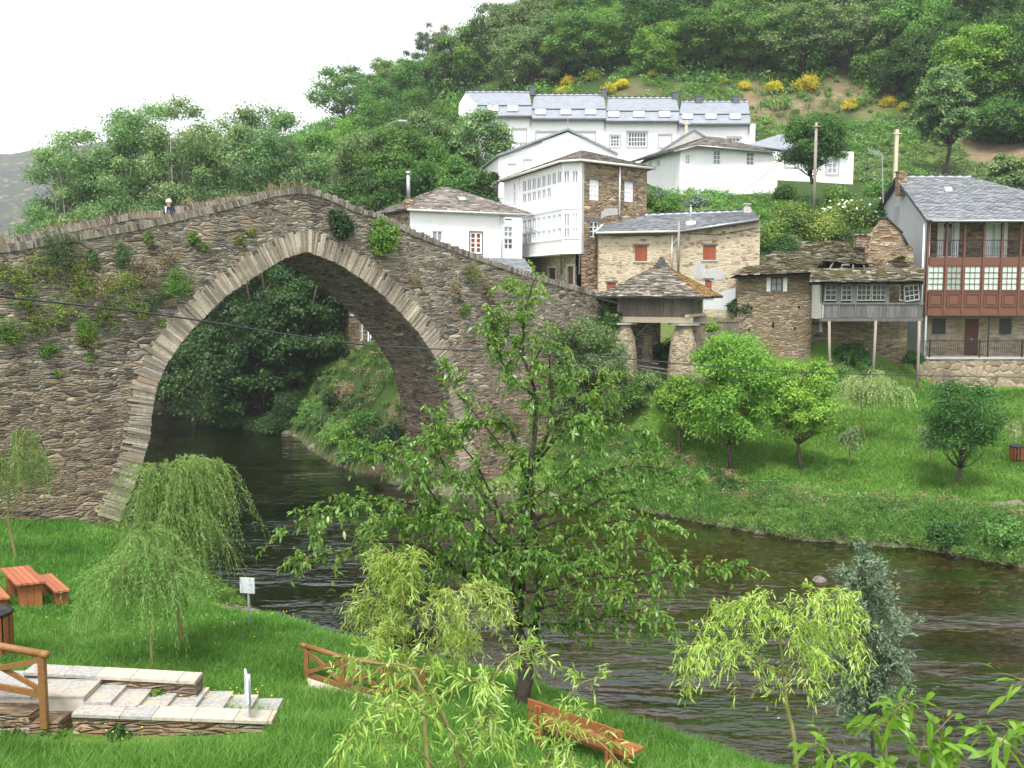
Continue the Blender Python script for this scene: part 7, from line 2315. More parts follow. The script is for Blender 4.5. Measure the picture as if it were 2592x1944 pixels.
CH = [
    (br([(1334, 1815), (1332, 1720), (1329, 1656)], 0, 0), .16, .12, 0),
    (br([(1329, 1660), (1320, 1590), (1322, 1513), (1324, 1440), (1330, 1350), (1338, 1235), (1360, 1168), (1391, 1120), (1399, 1010), (1392, 900)], 0, .5), .105, .012, 4),
    (br([(1340, 1650), (1354, 1600), (1365, 1540), (1372, 1464), (1362, 1340), (1352, 1200), (1366, 1090), (1365, 1011), (1338, 938), (1318, 885), (1322, 824), (1338, 775), (1358, 700)], .1, -.3), .07, .008, 7),
    (br([(1326, 1625), (1273, 1572), (1208, 1489), (1135, 1424), (1070, 1391), (980, 1375), (880, 1395), (742, 1420)], 0, -1.2), .07, .008, 8),
    (br([(1318, 1585), (1300, 1513), (1294, 1411), (1281, 1330), (1257, 1269), (1215, 1180), (1165, 1120), (1120, 1085)], 0, -.9), .05, .007, 8),
    (br([(1281, 1330), (1200, 1250), (1100, 1200), (1000, 1165), (900, 1120), (860, 1085)], -.3, .9), .035, .006, 9),
    (br([(1293, 1411), (1220, 1330), (1120, 1290), (1010, 1262), (900, 1265), (800, 1300), (712, 1345)], -.2, -1.9), .035, .006, 9),
    (br([(1338, 1235), (1290, 1090), (1230, 1072), (1150, 1080), (1078, 1105), (990, 1130)], .2, 1.4), .035, .006, 8),
    (br([(1330, 1350), (1420, 1260), (1520, 1200), (1600, 1180), (1700, 1190)], .2, 1.4), .038, .006, 9),
    (br([(1360, 1168), (1440, 1072), (1500, 1078), (1582, 1088), (1664, 1098)], .3, -.4), .03, .006, 8),
    (br([(1325, 1500), (1420, 1485), (1500, 1470), (1562, 1464), (1650, 1450), (1750, 1436), (1830, 1440), (1908, 1438)], 0, -1.3), .038, .005, 6),
    (br([(1328, 1582), (1400, 1578), (1460, 1574), (1542, 1558), (1600, 1572), (1643, 1595)], 0, -.7), .035, .006, 8),
    (br([(1324, 1440), (1400, 1380), (1480, 1340), (1560, 1320), (1650, 1325), (1730, 1360)], 0, -.9), .035, .006, 9),
    (br([(1372, 1464), (1450, 1420), (1540, 1400), (1620, 1390), (1690, 1420), (1720, 1470)], .1, .8), .03, .006, 9),
    (br([(1352, 1200), (1280, 1140), (1200, 1040), (1150, 985), (1130, 930)], .1, .9), .025, .006, 8),
    (br([(1391, 1120), (1460, 1040), (1530, 990), (1560, 950)], .4, 1.1), .02, .005, 8),
    (br([(1365, 1011), (1300, 960), (1265, 900), (1250, 840), (1245, 790)], 0, -.5), .018, .004, 9),
    (br([(1338, 938), (1372, 880), (1385, 830)], 0, .4), .012, .004, 9),
    (br([(1318, 885), (1270, 830), (1235, 815)], 0, -.3), .012, .004, 9),
    (br([(1338, 775), (1310, 740), (1290, 720)], 0, .3), .01, .004, 10),
    (br([(1208, 1489), (1150, 1490), (1080, 1470), (1010, 1480)], -.4, -1.3), .025, .006, 8),
    (br([(1135, 1424), (1080, 1340), (1000, 1310), (920, 1330)], -.5, .4), .025, .006, 9),
    (br([(1281, 1330), (1340, 1270), (1430, 1200), (1480, 1130), (1500, 1080)], -.3, -.8), .025, .006, 9),
    (br([(1330, 1350), (1240, 1400), (1160, 1340), (1080, 1230), (1040, 1180)], .2, -1.5), .025, .006, 9),
    (br([(1362, 1340), (1460, 1300), (1560, 1250), (1660, 1240), (1770, 1225)], .2, .5), .028, .005, 9),
    (br([(1365, 1540), (1440, 1520), (1520, 1500), (1600, 1510), (1680, 1560)], 0, -1.6), .025, .005, 8),
    (br([(1322, 1513), (1250, 1440), (1180, 1380), (1130, 1300)], 0, -1.6), .025, .005, 9),
    (br([(1294, 1411), (1350, 1400), (1430, 1440), (1500, 1430)], -.3, -1.5), .02, .005, 9),
    (br([(1257, 1269), (1180, 1230), (1120, 1170), (1110, 1120), (1095, 1040)], -.6, -1.2), .02, .005, 9),
    (br([(1399, 1010), (1440, 960), (1430, 900)], .5, .3), .012, .004, 8),
]
traced('cherry_tree', 'open branched young cherry tree with dark trunk at the water edge, centre of the view', 'tree', CH, LF['cherry'], M['bark_dark'], 41, (.25, .6, 30), (.1, .04, 1, .4), (0, 0, .12), .35, .12, at_z(1334, 1806, 1.85), 1.0, 5, 2.3)


def wl(pts, Y0, Y1=None):
    Y1 = Y0 if Y1 is None else Y1
    return [(p[0], p[1], Y0 + (Y1 - Y0) * i / max(1, len(pts) - 1)) for i, p in enumerate(pts)]


W1 = [(wl([(1128, 2150), (1120, 1900), (1095, 1720), (1062, 1630), (1055, 1530), (1050, 1440), (1012, 1385)], 9), .03, .004, 14),
      (wl([(1062, 1630), (1090, 1560), (1150, 1520), (1220, 1490), (1280, 1500), (1310, 1545)], 9, 8.5), .012, .003, 26),
      (wl([(1060, 1620), (1040, 1570), (1000, 1520), (965, 1520), (950, 1560)], 9, 9.4), .012, .003, 24),
      (wl([(1057, 1540), (1080, 1470), (1082, 1400)], 9, 8.8), .01, .003, 22),
      (wl([(1052, 1500), (1000, 1440), (985, 1420)], 9, 9.3), .01, .003, 22),
      (wl([(1075, 1660), (1130, 1590), (1180, 1590), (1210, 1640)], 9, 8.7), .01, .003, 24),
      (wl([(1060, 1600), (1020, 1590), (995, 1620)], 9, 8.6), .01, .003, 24),
      (wl([(1095, 1720), (1140, 1640), (1170, 1610), (1225, 1620)], 9, 9.2), .01, .003, 18)]
W1 = [([(x - 38, y, d_) for x, y, d_ in pts], a_, b_, c_) for pts, a_, b_, c_ in W1]
traced('young_willow', 'bright yellow green young willow crown in front of the cherry trunk', 'tree', W1, LF['willow_new'], M['bark_green'], 51, (.16, .38, 32), (.07, .0105, 1, .25), (0, 0, -.05), .5, .3, at(1128, 2150, 9), 1.0, 1, 2.0)
W2 = [(wl([(1200, 2200), (1180, 2000), (1140, 1850), (1100, 1760), (1080, 1690)], 5.6), .018, .004, 12),
      (wl([(1190, 2050), (1120, 1960), (1060, 1900), (1000, 1850), (960, 1800), (905, 1835), (870, 1890)], 5.6, 5.2), .01, .002, 13),
      (wl([(1160, 1920), (1230, 1780), (1260, 1690), (1320, 1645), (1370, 1650), (1410, 1685)], 5.6, 5.9), .008, .002, 9),
      (wl([(1170, 1950), (1220, 1850), (1240, 1800), (1260, 1840)], 5.6, 5.3), .008, .002, 16),
      (wl([(1140, 1850), (1080, 1760), (1030, 1690), (960, 1680), (880, 1670), (850, 1710)], 5.6, 5.8), .009, .002, 12),
      (wl([(1110, 1780), (1180, 1720), (1230, 1730)], 5.6, 5.2), .008, .002, 15),
      (wl([(1180, 1990), (1090, 1960), (1020, 1950), (960, 1960), (945, 1990)], 5.4, 5.0), .009, .002, 14),
      (wl([(1130, 1840), (1060, 1800), (1000, 1760), (985, 1800)], 5.6, 5.1), .008, .002, 15),
      (wl([(1290, 2200), (1370, 1960), (1410, 1850), (1420, 1790), (1470, 1730), (1540, 1712)], 5.8, 6.0), .009, .002, 11),
      (wl([(1400, 1880), (1440, 1830), (1490, 1800)], 5.9, 5.6), .006, .002, 14),
      (wl([(1390, 1920), (1330, 1850), (1290, 1880)], 5.9, 5.6), .006, .002, 14),
      (wl([(1375, 1960), (1430, 1900), (1500, 1870), (1560, 1920), (1570, 1960)], 5.8, 5.5), .006, .002, 13),
      (wl([(1340, 2050), (1400, 1960), (1460, 1940), (1500, 1960)], 5.6, 5.3), .006, .002, 14)]
traced('young_willow', 'wispy foreground willow shoots crossing the bottom frame edge in front of the bench', 'tree', W2, LF['willow_new'], M['bark_green'], 52, (.1, .25, 20), (.07, .011, 1, .3), (0, 0, .05), .35, .15, at(1200, 2200, 5.6), 1.0, 1, 1.5)


def d3(x, y): return (1692 + .4069 * x, 1269 + .4069 * y)


W3 = [(wl([(2030, 2120), (2013, 1944), (1997, 1818), (1987, 1712)], 8.5), .024, .016, 0),
      (wl([(1987, 1712), (1979, 1635), (1983, 1582), (1936, 1546), (1895, 1525), (1855, 1532), (1794, 1570), (1750, 1635), (1732, 1672)], 8.5, 8.2), .011, .003, 22),
      (wl([(1985, 1712), (1977, 1706), (1920, 1668), (1875, 1619), (1850, 1580)], 8.5, 8.8), .01, .003, 14),
      (wl([(1983, 1582), (1960, 1540), (1935, 1495)], 8.5, 8.4), .007, .003, 18),
      (wl([(1930, 1670), (1870, 1640), (1806, 1631), (1770, 1660)], 8.4, 8.1), .007, .003, 20),
      (wl([(1987, 1712), (2038, 1700), (2080, 1680)], 8.5, 8.3), .008, .003, 18),
      (wl([(1981, 1600), (2017, 1533), (2050, 1513), (2099, 1497), (2139, 1521), (2165, 1600), (2172, 1664)], 8.5, 8.2), .01, .003, 26),
      (wl([(1983, 1650), (2010, 1610), (2060, 1575), (2100, 1580), (2140, 1620)], 8.5, 8.6), .008, .003, 26),
      (wl([(1985, 1680), (2030, 1640), (2070, 1640), (2110, 1680)], 8.5, 8.3), .008, .003, 24),
      (wl([(1990, 1560), (2040, 1560), (2085, 1560)], 8.5, 8.7), .007, .003, 26)]
traced('young_willow', 'slender staked looking willow with arching yellow green boughs at lower right', 'tree', W3, LF['willow_new'], M['bark_green'], 53, (.15, .34, 30), (.068, .0105, 1, .3), (0, 0, -.12), .6, .25, at(2030, 2120, 8.5), 1.0, 1, 1.6)
rgw = np.random.default_rng(54)
WT = [(wl([(2212, 2080), (2207, 1920), (2201, 1757), (2192, 1635), (2190, 1513), (2186, 1440), (2184, 1385)], 11.5), .025, .004, 20)]
for k in range(34):
    y = 1440 + 360 * (k / 33.0)
    wdt = np.interp(y, [1400, 1500, 1570, 1700, 1800], [25, 75, 125, 120, 105]) * rgw.uniform(.5, 1.1)
    sg = -1 if k % 2 else 1
    if y > 1500 and y < 1620 and sg < 0: wdt *= .7
    xx = np.interp(y, [1385, 1513, 1757, 1920], [2184, 2190, 2201, 2207])
    WT.append((wl([(xx, y + 40), (xx + sg * wdt * .5, y + 5), (xx + sg * wdt, y - rgw.uniform(0, 50))], 11.5, 11.5 + rgw.uniform(-.5, .5)), .007, .002, 26))
traced('blue_wattle', 'blue grey feathery sapling standing against the river behind the lower right willow', 'tree', WT, LF['wattle'], M['bark'], 55, (.1, .26, 26), (.06, .022, 0, .1), (0, 0, .1), .1, .1, at(2212, 2080, 11.5), 1.1, 1, 1.7)
PE = [(wl([(2250, 2100), (2245, 1930), (2240, 1850), (2265, 1800), (2300, 1772)], 4.6), .006, .002, 20),
      (wl([(2330, 2100), (2325, 1930), (2345, 1880), (2385, 1838)], 4.4), .006, .002, 20),
      (wl([(2245, 1930), (2225, 1860), (2200, 1830)], 4.6), .004, .002, 22),
      (wl([(2130, 2100), (2118, 1960), (2095, 1900), (2090, 1890)], 4.8), .004, .002, 16),
      (wl([(2310, 2050), (2270, 1950), (2210, 1920), (2160, 1910)], 4.5), .005, .002, 18),
      (wl([(2340, 2050), (2400, 1960), (2430, 1930)], 4.4), .005, .002, 20),
      (wl([(2700, 2000), (2600, 1920), (2545, 1880), (2520, 1885)], 4.4), .005, .002, 16),
      (wl([(2660, 1960), (2590, 1880), (2570, 1850)], 4.5), .005, .002, 16),
      (wl([(2680, 1780), (2610, 1725), (2580, 1720)], 4.6), .005, .002, 14)]
traced('peach_tree', 'peach shoots with long glossy drooping leaves poking into the lower right corner', 'tree', PE, LF['peach'], M['bark_green'], 56, (.08, .18, 8), (.12, .03, 1, .45), (0, 0, .1), .2, .45, at(2250, 2100, 4.6), 1.0, 1, .9)

# weeping willows on the near lawn
YN = np.arange(9, 75, .25)


def gp3(px, py, z0):
    """where the sight line through a pixel meets the ground"""
    a, bb = ray(px, py)
    zr = ZC + bb * YN
    hg = np.maximum(height(np.column_stack([a * YN, YN])), 0)
    k = max(1, int(np.argmax(zr < hg)))
    d0, d1 = zr[k - 1] - hg[k - 1], zr[k] - hg[k]
    Y = YN[k - 1] + .25 * d0 / (d0 - d1)
    return Vector((a * Y, Y, gz(a * Y, Y)))


p = gp3(378, 1702, 2.3)
weeping('weeping_willow', 'shorter near willow with a straight stake like trunk above the stair wall', 'tree', 2.75, 1.0, 18, 32, LF['willow'], 61, p, .085, .0135, 56, (.4, 1.5), .045, .6, .42, None, .9)
p = gp3(474, 1640, 2.0)
weeping('weeping_willow', 'large full weeping willow on the near lawn with feathery top', 'tree', 3.95, .95, 30, 30, LF['willow'], 62, p, .09, .0145, 60, (.6, 1.9), .055, .9, .22, None, .8)
p = gp3(88, 1425, 1.6)
weeping('weeping_willow', 'weeping willow at the left frame edge in front of the bridge pier', 'tree', 4.0, 1.3, 16, 28, LF['willow'], 63, Vector((p.x - .45, p.y, p.z)), .1, .016, 40, (.5, 1.4), .05, .7, .55, None, 1.0)
for (px, py, z0, h, R_, lab, sd) in ((2195, 1120, 1.9, 3.6, 1.5, 'pale weeping willow beneath the middle prop of the timber gallery', 64), (2590, 1185, 1.5, 2.7, .9, 'small weeping willow by the bin at the right frame edge', 65), (2352, 1190, 1.6, 2.0, .5, 'thin wispy sapling left of the small willow at right', 66), (2150, 1180, 1.7, 1.9, .45, 'thin wispy sapling on the far lawn below the pale willow', 67)):
    p = gp3(px, py, z0)
    weeping('weeping_willow', lab, 'tree', h, R_, 16 if R_ > 1 else 10, 26 if R_ > 1 else 12, LF['pale'], sd, p, .14, .045, 30, (.4, 1.2) if R_ > 1 else (.2, .6), .04, .7, .5, None, .9)

# ------------------------------------------------------------------ round trees on the far lawn
FT = [  # px base, y base, z guess, height px, width px, kind, seed, label, shape
    (1850, 1192, 1.5, 360, 220, 'lime', 71, 'tall bright green round tree on the far lawn shading the bench', 'dome', .27),
    (2030, 1188, 1.5, 295, 150, 'lime', 72, 'bright green spreading tree on the far lawn right of the hung bin', 'dome', .3),
    (2420, 1232, 1.4, 270, 205, 'dark', 73, 'round dark green tree with forked low trunk on the far lawn at right', 'round', .27),
    (1720, 1150, 1.7, 200, 110, 'lime', 74, 'light green sapling with thin trunk left of the tall bright tree on the far lawn', 'dome', .42),
    (1490, 1090, 1.8, 290, 200, 'grey', 76, 'green shrubby tree behind the cherry top beside the bridge end', 'dome', .08),
    (1425, 1030, 2.0, 200, 130, 'grey', 77, 'smaller green shrubby tree against the right end of the bridge wall', 'dome', .08),
]
for (px, py, z0, hp, wp, kind, sd, lab, shp, bf) in FT:
    p = gp3(px, py, z0)
    h, R_ = hp * p.y / FPX, wp * p.y / FPX / 2
    make_tree('garden_tree', lab, 'tree', h, R_ * 1.0, h * bf, shp, int(44 + R_ * 20), 330 if kind != 'dark' else 190, .14 if kind != 'dark' else .12, LF[kind], M['bark'], sd, .06 + h * .006, (.24, .42), .8, .5, (0, 0), 1, .6, p)

# alders and thicket seen through the arch
AL = [(430, 1010, 78, 9.5, 4.2), (520, 1010, 76, 12, 4.6), (610, 1030, 74, 12.5, 4.4), (700, 1050, 71, 12, 4.2), (770, 1020, 73, 11, 3.8), (850, 950, 76, 11, 4.0), (470, 960, 84, 14, 5), (640, 980, 82, 15, 5), (380, 980, 88, 12, 5), (790, 960, 80, 14, 4.6), (560, 1035, 71, 8, 3.6), (670, 1050, 69.5, 8.5, 3.4), (760, 1010, 69, 9, 3.2), (820, 960, 72, 9.5, 3.0)]
ALAB = ['low dark alder hanging over the water behind the left arch springing', 'dark alder left of centre beneath the arch', 'full dark alder in the middle of the arch view', 'dark alder with leaning bare trunk at the water under the arch', 'dark alder above the grassy bank under the arch', 'dark alder behind the house corner under the arch', 'tall dark alder behind the low one at the left of the arch', 'tall dark alder behind the middle one under the arch', 'dark alder farthest left behind the bridge pier', 'tall alder behind the grassy bank under the arch', 'low spreading alder over the water left of centre in the arch', 'low spreading alder at the water in the centre of the arch', 'low alder above the ledge rocks under the arch', 'alder beside the house corner under the arch']
for k, (px, py, Y, h, R_) in enumerate(AL):
    x = ray(px, py)[0] * Y
    make_tree('alder_tree', ALAB[k], 'tree', h, R_, h * .06, 'dome', 60, 230, .25, LF['alder'], M['bark'], 80 + k, .22, (.22, .36), .7, .6, (RND.uniform(-1, .3), RND.uniform(-1.5, 0)), 2, .7, (x, Y, max(.2, gz(x, Y)) - .2), 'alders beyond the arch')
for k, (px, py, Y, r, kind, lab) in enumerate([(600, 1040, 69, 1.6, 'alder', 'dark bush half in the water left of the leaning alder trunk'), (700, 1050, 66, 1.6, 'alder', 'dark bush at the foot of the grassy bank under the arch'), (740, 1020, 66.5, 1.7, 'alder', 'dark leafy bush on the slope behind the ledge rocks'), (560, 1040, 70.5, 1.6, 'alder', 'dark bush dipping into the river under the arch'), (655, 1060, 67.5, 1.2, 'alder', 'bush at the water edge before the leaning alder trunk'), (800, 1000, 62, 1.3, 'weed', 'grassy green hummock on the bank under the arch'), (880, 985, 60, 1.2, 'dry', 'dry yellow grass hummock on top of the bank under the arch'),
                                               (860, 1090, 56, 1.3, 'weed', 'bright green hummock low on the bank under the arch'), (940, 1060, 53.5, 1.3, 'weed', 'green tussock beside the inner face of the right pier'), (850, 1000, 60, 1.2, 'alder', 'dark green bush in the middle of the bank under the arch'), (905, 1030, 57, 1.1, 'alder', 'dark green bush high on the bank near the pier under the arch'), (825, 1060, 60, 1.0, 'feather', 'dull green bush on the lower bank under the arch'), (985, 930, 51.2, .8, 'ivy', 'dark ivy climbing the far edge of the right bridge pier'), (985, 1010, 51.0, .9, 'ivy', 'lower dark ivy mass at the right bridge pier'), (905, 1150, 53, 1.0, 'ivy', 'dark ivy covered hummock at the water under the arch'), (960, 1140, 51.5, 1.0, 'weed', 'green bush low against the right pier under the arch'), (770, 1060, 64, .9, 'weed', 'small green bush by the pale ledge rocks')]):
    q = at(px, py, Y)
    bush('bank_bush', lab, 'bush', Vector((q.x, q.y, min(q.z - r * .35, gz(q.x, q.y) + r * .3))), r, 30, 200, .15, LF[kind], 120 + k, .8, .4 if kind != 'ivy' else .8)

# poplars behind the bridge
PO = [(150, 395, 92, 4.4), (205, 318, 90, 4.2), (262, 305, 94, 4.6), (330, 285, 90, 4.8), (400, 245, 93, 5.0), (455, 240, 88, 4.8), (520, 275, 92, 4.6), (585, 265, 88, 4.8), (650, 252, 92, 4.8), (705, 290, 88, 4.4), (765, 345, 90, 4.2), (815, 405, 86, 3.6)]
PLAB = ['leftmost low poplar of the clump behind the bridge', 'second poplar from the left with a separate upright top', 'poplar with dense crown third from the left behind the bridge', 'poplar left of the tallest pair behind the bridge', 'tallest poplar of the clump, left of the highest pair', 'tall poplar right of the tallest one behind the bridge', 'poplar over the pale double stem in the middle of the clump', 'poplar with visible pale stems above the bridge crown slope', 'tall poplar near the right end of the clump', 'poplar sloping down at the right side of the clump', 'lower poplar second from the right of the clump', 'rightmost small poplar behind the bridge crown']
for k, (px, yt, Y, R_) in enumerate(PO):
    x = ray(px, yt)[0] * Y; g_ = min(gz(x, Y), 6)
    h = at(px, yt, Y).z - g_
    make_tree('poplar_tree', PLAB[k], 'tree', h, R_, h * .15, 'column' if k in (1, 4, 8) else 'dome', 84, 400, .235, LF['poplar'], M['bark_pale'], 160 + k, .17, (.2, .36), .8, .6, (RND.uniform(-1.5, 1.5), 0), 3, .35, (x, Y, g_), 'poplars behind the bridge')
for k, (px, yt, Y, R_, lab) in enumerate([(560, 505, 87, 3.4, 'pale green bushy tree peeping over the bridge parapet'), (380, 500, 86, 3.6, 'low green thicket behind the person on the bridge'), (700, 450, 87, 3.6, 'light green bushy tree just left of the bridge crown'), (220, 520, 88, 3.8, 'low green thicket behind the left part of the parapet')]):
    x = ray(px, yt)[0] * Y; g_ = min(gz(x, Y), 6); h = at(px, yt, Y).z - g_
    make_tree('poplar_tree', lab, 'tree', h, R_, h * .3, 'dome', 50, 220, .28, LF['poplar' if k != 2 else 'grey'], M['bark_pale'], 190 + k, .14, (.22, .36), .8, .6, (0, 0), 2, .4, (x, Y, g_))

# trees between the bridge crown and the terrace
MT = [(800, 330, 500, 96, 3.8, 'chestnut'), (858, 300, 470, 100, 3.6, 'lime'), (905, 330, 500, 92, 3.0, 'bare'), (870, 400, 520, 84, 3.0, 'bare'), (950, 330, 520, 88, 3.6, 'grey'), (1010, 320, 520, 86, 3.8, 'chestnut'), (1070, 290, 520, 90, 3.8, 'grey'), (1040, 400, 540, 78, 3.2, 'dark'), (1110, 380, 540, 80, 3.4, 'chestnut'), (1205, 268, 510, 90, 2.9, 'poplar'),
      (1165, 400, 540, 78, 3.0, 'chestnut'), (1225, 430, 540, 76, 2.2, 'dark'), (960, 440, 560, 76, 3.2, 'dark'), (900, 430, 560, 78, 3.2, 'dark'), (1000, 250, 400, 106, 4.0, 'dark'), (1080, 225, 380, 110, 4.0, 'chestnut'), (930, 240, 400, 112, 4.0, 'chestnut'), (1140, 290, 420, 100, 3.2, 'dark')]
MLAB = ['green tree just right of the poplar clump', 'lime green domed tree beside the street lamp, lower left', 'bare twigged shrub tree left of the street lamp', 'grey leafless thicket above the low white house flue', 'grey green tree under the street lamp', 'green tree directly right of the street lamp', 'grey green tree left of the tall tree by the terrace', 'dark tree behind the ridge of the low white house', 'green tree between the low white house and the gabled house', 'tall grey green tree in front of the left end of the terrace', 'green tree touching the gabled house, lower one', 'dark shrub in the corner left of the gabled house', 'dark thicket tree above the left eave of the low white house', 'dark thicket tree behind the bridge crown', 'dark tree on the slope left of the terrace gable', 'green tree on the slope just left of the terrace roof', 'green tree on the slope above the street lamp', 'dark tree directly beside the terrace gable end']
for k, (px, yt, yb, Y, R_, kind) in enumerate(MT):
    x = ray(px, yt)[0] * Y; zt = at(px, yt, Y).z; g_ = min(gz(x, Y), zt - 4)
    h = zt - g_
    bare = kind == 'bare'
    make_tree('slope_tree', MLAB[k], 'tree', h, R_, h * .2, 'dome', 56 if not bare else 30, 330 if not bare else 60, .225 if not bare else .3, LF[kind], M['bark'], 210 + k, .16, (.22, .36), .8, .6 if not bare else .08, (0, 0), 2 if bare else 1, .6 if not bare else 1.0, (x, Y, g_))

# ------------------------------------------------------------------ hillside wood: copies of a few grown trees
def proto(nm, h, R_, h0, shp, ncl, per, ls, leaf, sd, cl=(.2, .36), asp=.6, sq=.75):
    return make_tree(nm, '', 'tree', h, R_, h0, shp, int(ncl * 1.35), int(per * 2.9), ls * .72, LF[leaf], M['bark'], sd, .18, cl, sq, asp, (0, 0), 1, .7)


PR = {'chestnut': [proto('hillside_tree', 9, 4.2, 1.2, 'dome', 46, 80, .42, 'chestnut', 301), proto('hillside_tree', 8, 4.4, .8, 'round', 42, 80, .42, 'chestnut', 302)],
      'lime': [proto('hillside_tree', 8.5, 3.8, 1, 'dome', 40, 80, .42, 'lime', 303)],
      'grey': [proto('hillside_tree', 8.5, 4.0, 1, 'dome', 42, 80, .4, 'grey', 304), proto('hillside_tree', 9.5, 3.6, 1, 'round', 40, 80, .4, 'grey', 305)],
      'dark': [proto('hillside_tree', 9.5, 4.2, .8, 'dome', 44, 80, .42, 'dark', 306)],
      'pine': [proto('pine_tree', 11, 3.2, 2.0, 'column', 40, 70, .5, 'pine', 307, (.2, .34), .3), proto('pine_tree', 10, 3.0, 1.5, 'cone', 38, 70, .5, 'pine', 308, (.2, .36), .3)]}
rh = np.random.default_rng(77)
cand = []
for py in np.arange(-70, 345, 37):
    for px in np.arange(560, 2700, 68):
        cand.append((px + rh.uniform(-30, 30), py + rh.uniform(-16, 16)))
Ys = np.concatenate([np.arange(104, 150, 1.5), np.arange(150, 320, 4)])
used = set()
WORD = {'chestnut': 'fresh green broadleaf tree', 'lime': 'bright yellow green broadleaf tree', 'grey': 'soft grey green broadleaf tree', 'dark': 'deep green broadleaf tree', 'pine': 'dark ragged pine tree'}


def hit(px, py):
    a, bb = ray(px, py)
    zr = ZC + bb * Ys
    hg = height(np.column_stack([a * Ys, Ys]))
    k = np.argmax(zr < hg)
    if not (zr < hg).any() or k == 0: return None
    y0, y1 = Ys[k - 1], Ys[k]
    d0, d1 = zr[k - 1] - hg[k - 1], zr[k] - hg[k]
    Y = y0 + (y1 - y0) * d0 / (d0 - d1)
    return Vector((a * Y, Y, gz(a * Y, Y)))


cnt = 0
for px, py in cand:
    lim = 330 if px < 1150 else (232 if px < 1420 else 196 if px < 1900 else (200 if px < 2300 else 310))
    if py > lim: continue
    q = hit(px, py)
    if q is None or q.y < 107.5: continue
    if abs(q.x - 37) < 12 and 94 < q.y < 116: continue
    rr = rh.random()
    left = px < 1180
    nz_ = float(vnoise(np.array([[px, py]]), .006, 3)[0])
    if left and (rr < .62 and py < 260 + (1180 - px) * .02): kind = 'pine'
    elif px > 2250 and rr < .6: kind = 'dark'
    elif nz_ < .35: kind = 'grey' if rr < .6 else 'chestnut'
    elif nz_ > .62: kind = 'lime' if rr < .45 else 'chestnut'
    else: kind = ['chestnut', 'chestnut', 'grey', 'dark', 'lime'][int(rr * 5)]
    lst = PR[kind]; pr = lst[rh.integers(0, len(lst))]
    where = ('on the skyline ridge left of the terrace' if left and py < 190 else 'on the slope left of the terrace' if left else 'high on the hill at the top frame edge' if py < 60 else 'just above the terrace roofs and yellow broom' if px < 1900 else 'above the bare earth cutting' if px < 2260 else 'at the right frame edge of the hill')
    if id(pr) in used: o = copy_tree(pr)
    else: o = pr; used.add(id(pr))
    s = rh.uniform(.72, 1.15) * (1.12 if q.y > 170 else 1.0)
    place(o, (q.x, q.y, q.z - .3), rh.uniform(0, 6.28), (s * rh.uniform(.85, 1.2), s * rh.uniform(.85, 1.2), s * rh.uniform(.85, 1.15)), f'{WORD[kind]} {where}', 'tree', f'{WORD[kind]}s {where}')
    cnt += 1
for lst in PR.values():
    for pr in lst:
        if id(pr) not in used:
            for ch in list(pr.children): bpy.data.objects.remove(ch)
            bpy.data.objects.remove(pr)

# big trees at the right, the spreading ash, the round tree
BT = [(2395, 165, 445, 95, 120, 'grey', 'feathery spreading ash tree with dark trunk right of the pale utility pole', 'dome', .35), (2480, 60, 330, 110, 190, 'lime', 'large bright green domed tree at the upper right', 'round', .15), (2560, 250, 400, 104, 170, 'dark', 'dark green tree mass at the right frame edge above the house roof', 'round', .1), (2420, 230, 340, 112, 180, 'dark', 'dark green tree behind the spreading ash', 'round', .1),
      (2330, 90, 280, 118, 200, 'dark', 'deep green tree left of the bright domed tree', 'dome', .15), (2570, 380, 470, 88, 110, 'grey', 'grey green shrub tree beyond the roof at the right frame edge', 'dome', .1), (2260, 120, 260, 122, 170, 'chestnut', 'green tree with long bare lower boughs above the cutting', 'dome', .3), (2590, 60, 260, 118, 200, 'dark', 'dark tree in the upper right corner', 'dome', .1)]
for k, (px, yt, yb, Y, wd, kind, lab, shp, bf) in enumerate(BT):
    x = ray(px, yt)[0] * Y; zt = at(px, yt, Y).z; g_ = min(gz(x, Y), at(px, yb, Y).z + 1)
    h = zt - g_; R_ = wd * Y / FPX / 2 * 1.05
    make_tree('hillside_tree', lab, 'tree', h, R_, h * bf, shp, 100, 380, .28, LF[kind], M['bark_dark'], 330 + k, .22, (.2, .34), .7, .55, (0, 0), 1, .7, (x, Y, g_))
p = at(2057, 455, 79)
make_tree('garden_tree', 'round dense dark green tree beside the utility pole in front of the small white house', 'tree', at(2057, 298, 79).z - p.z, 2.6, 0.8, 'round', 80, 260, .17, LF['dark'], M['bark_dark'], 351, .14, (.2, .34), .8, .6, (0, 0), 1, .6, p)

# yellow broom on the hill
for k, (px, py, r, lab) in enumerate([(1440, 200, 1.2, 'yellow broom above the terrace, leftmost of the flowering bushes'), (1500, 188, 1.4, 'yellow broom second from left above the terrace, round crown'), (1545, 222, 1.3, 'paler broom just above the terrace ridge'), (1572, 210, 1.2, 'bright yellow broom right above the terrace ridge'), (1652, 178, .8, 'small yellow broom higher in the wood edge'), (1828, 196, .8, 'small yellow broom at the wood edge above the right terrace end'),
                                      (1886, 212, 1.0, 'yellow broom left of the paler pair above the cutting'), (1958, 218, 1.5, 'pale yellow broom left of the biggest yellow bush'), (2042, 215, 2.1, 'biggest brightest yellow broom bush on the cutting edge'), (2152, 262, 1.2, 'yellow broom hanging on the cutting face'), (2250, 255, 1.2, 'upright yellow broom right of the cutting'), (2288, 262, .9, 'small yellow broom rightmost on the cutting edge'), (1430, 225, 1.3, 'olive yellow broom lowest above the terrace roofs')]):
    q = hit(px, py + 12)
    if q is None or q.y > 140: q = at(px, py + 12, 118)
    r *= 0.95
    bush('broom_bush', lab, 'bush', q, r, 30, 170, .2, LF['broom'], 400 + k, .9, .45, .4, 'yellow broom on the hillside')

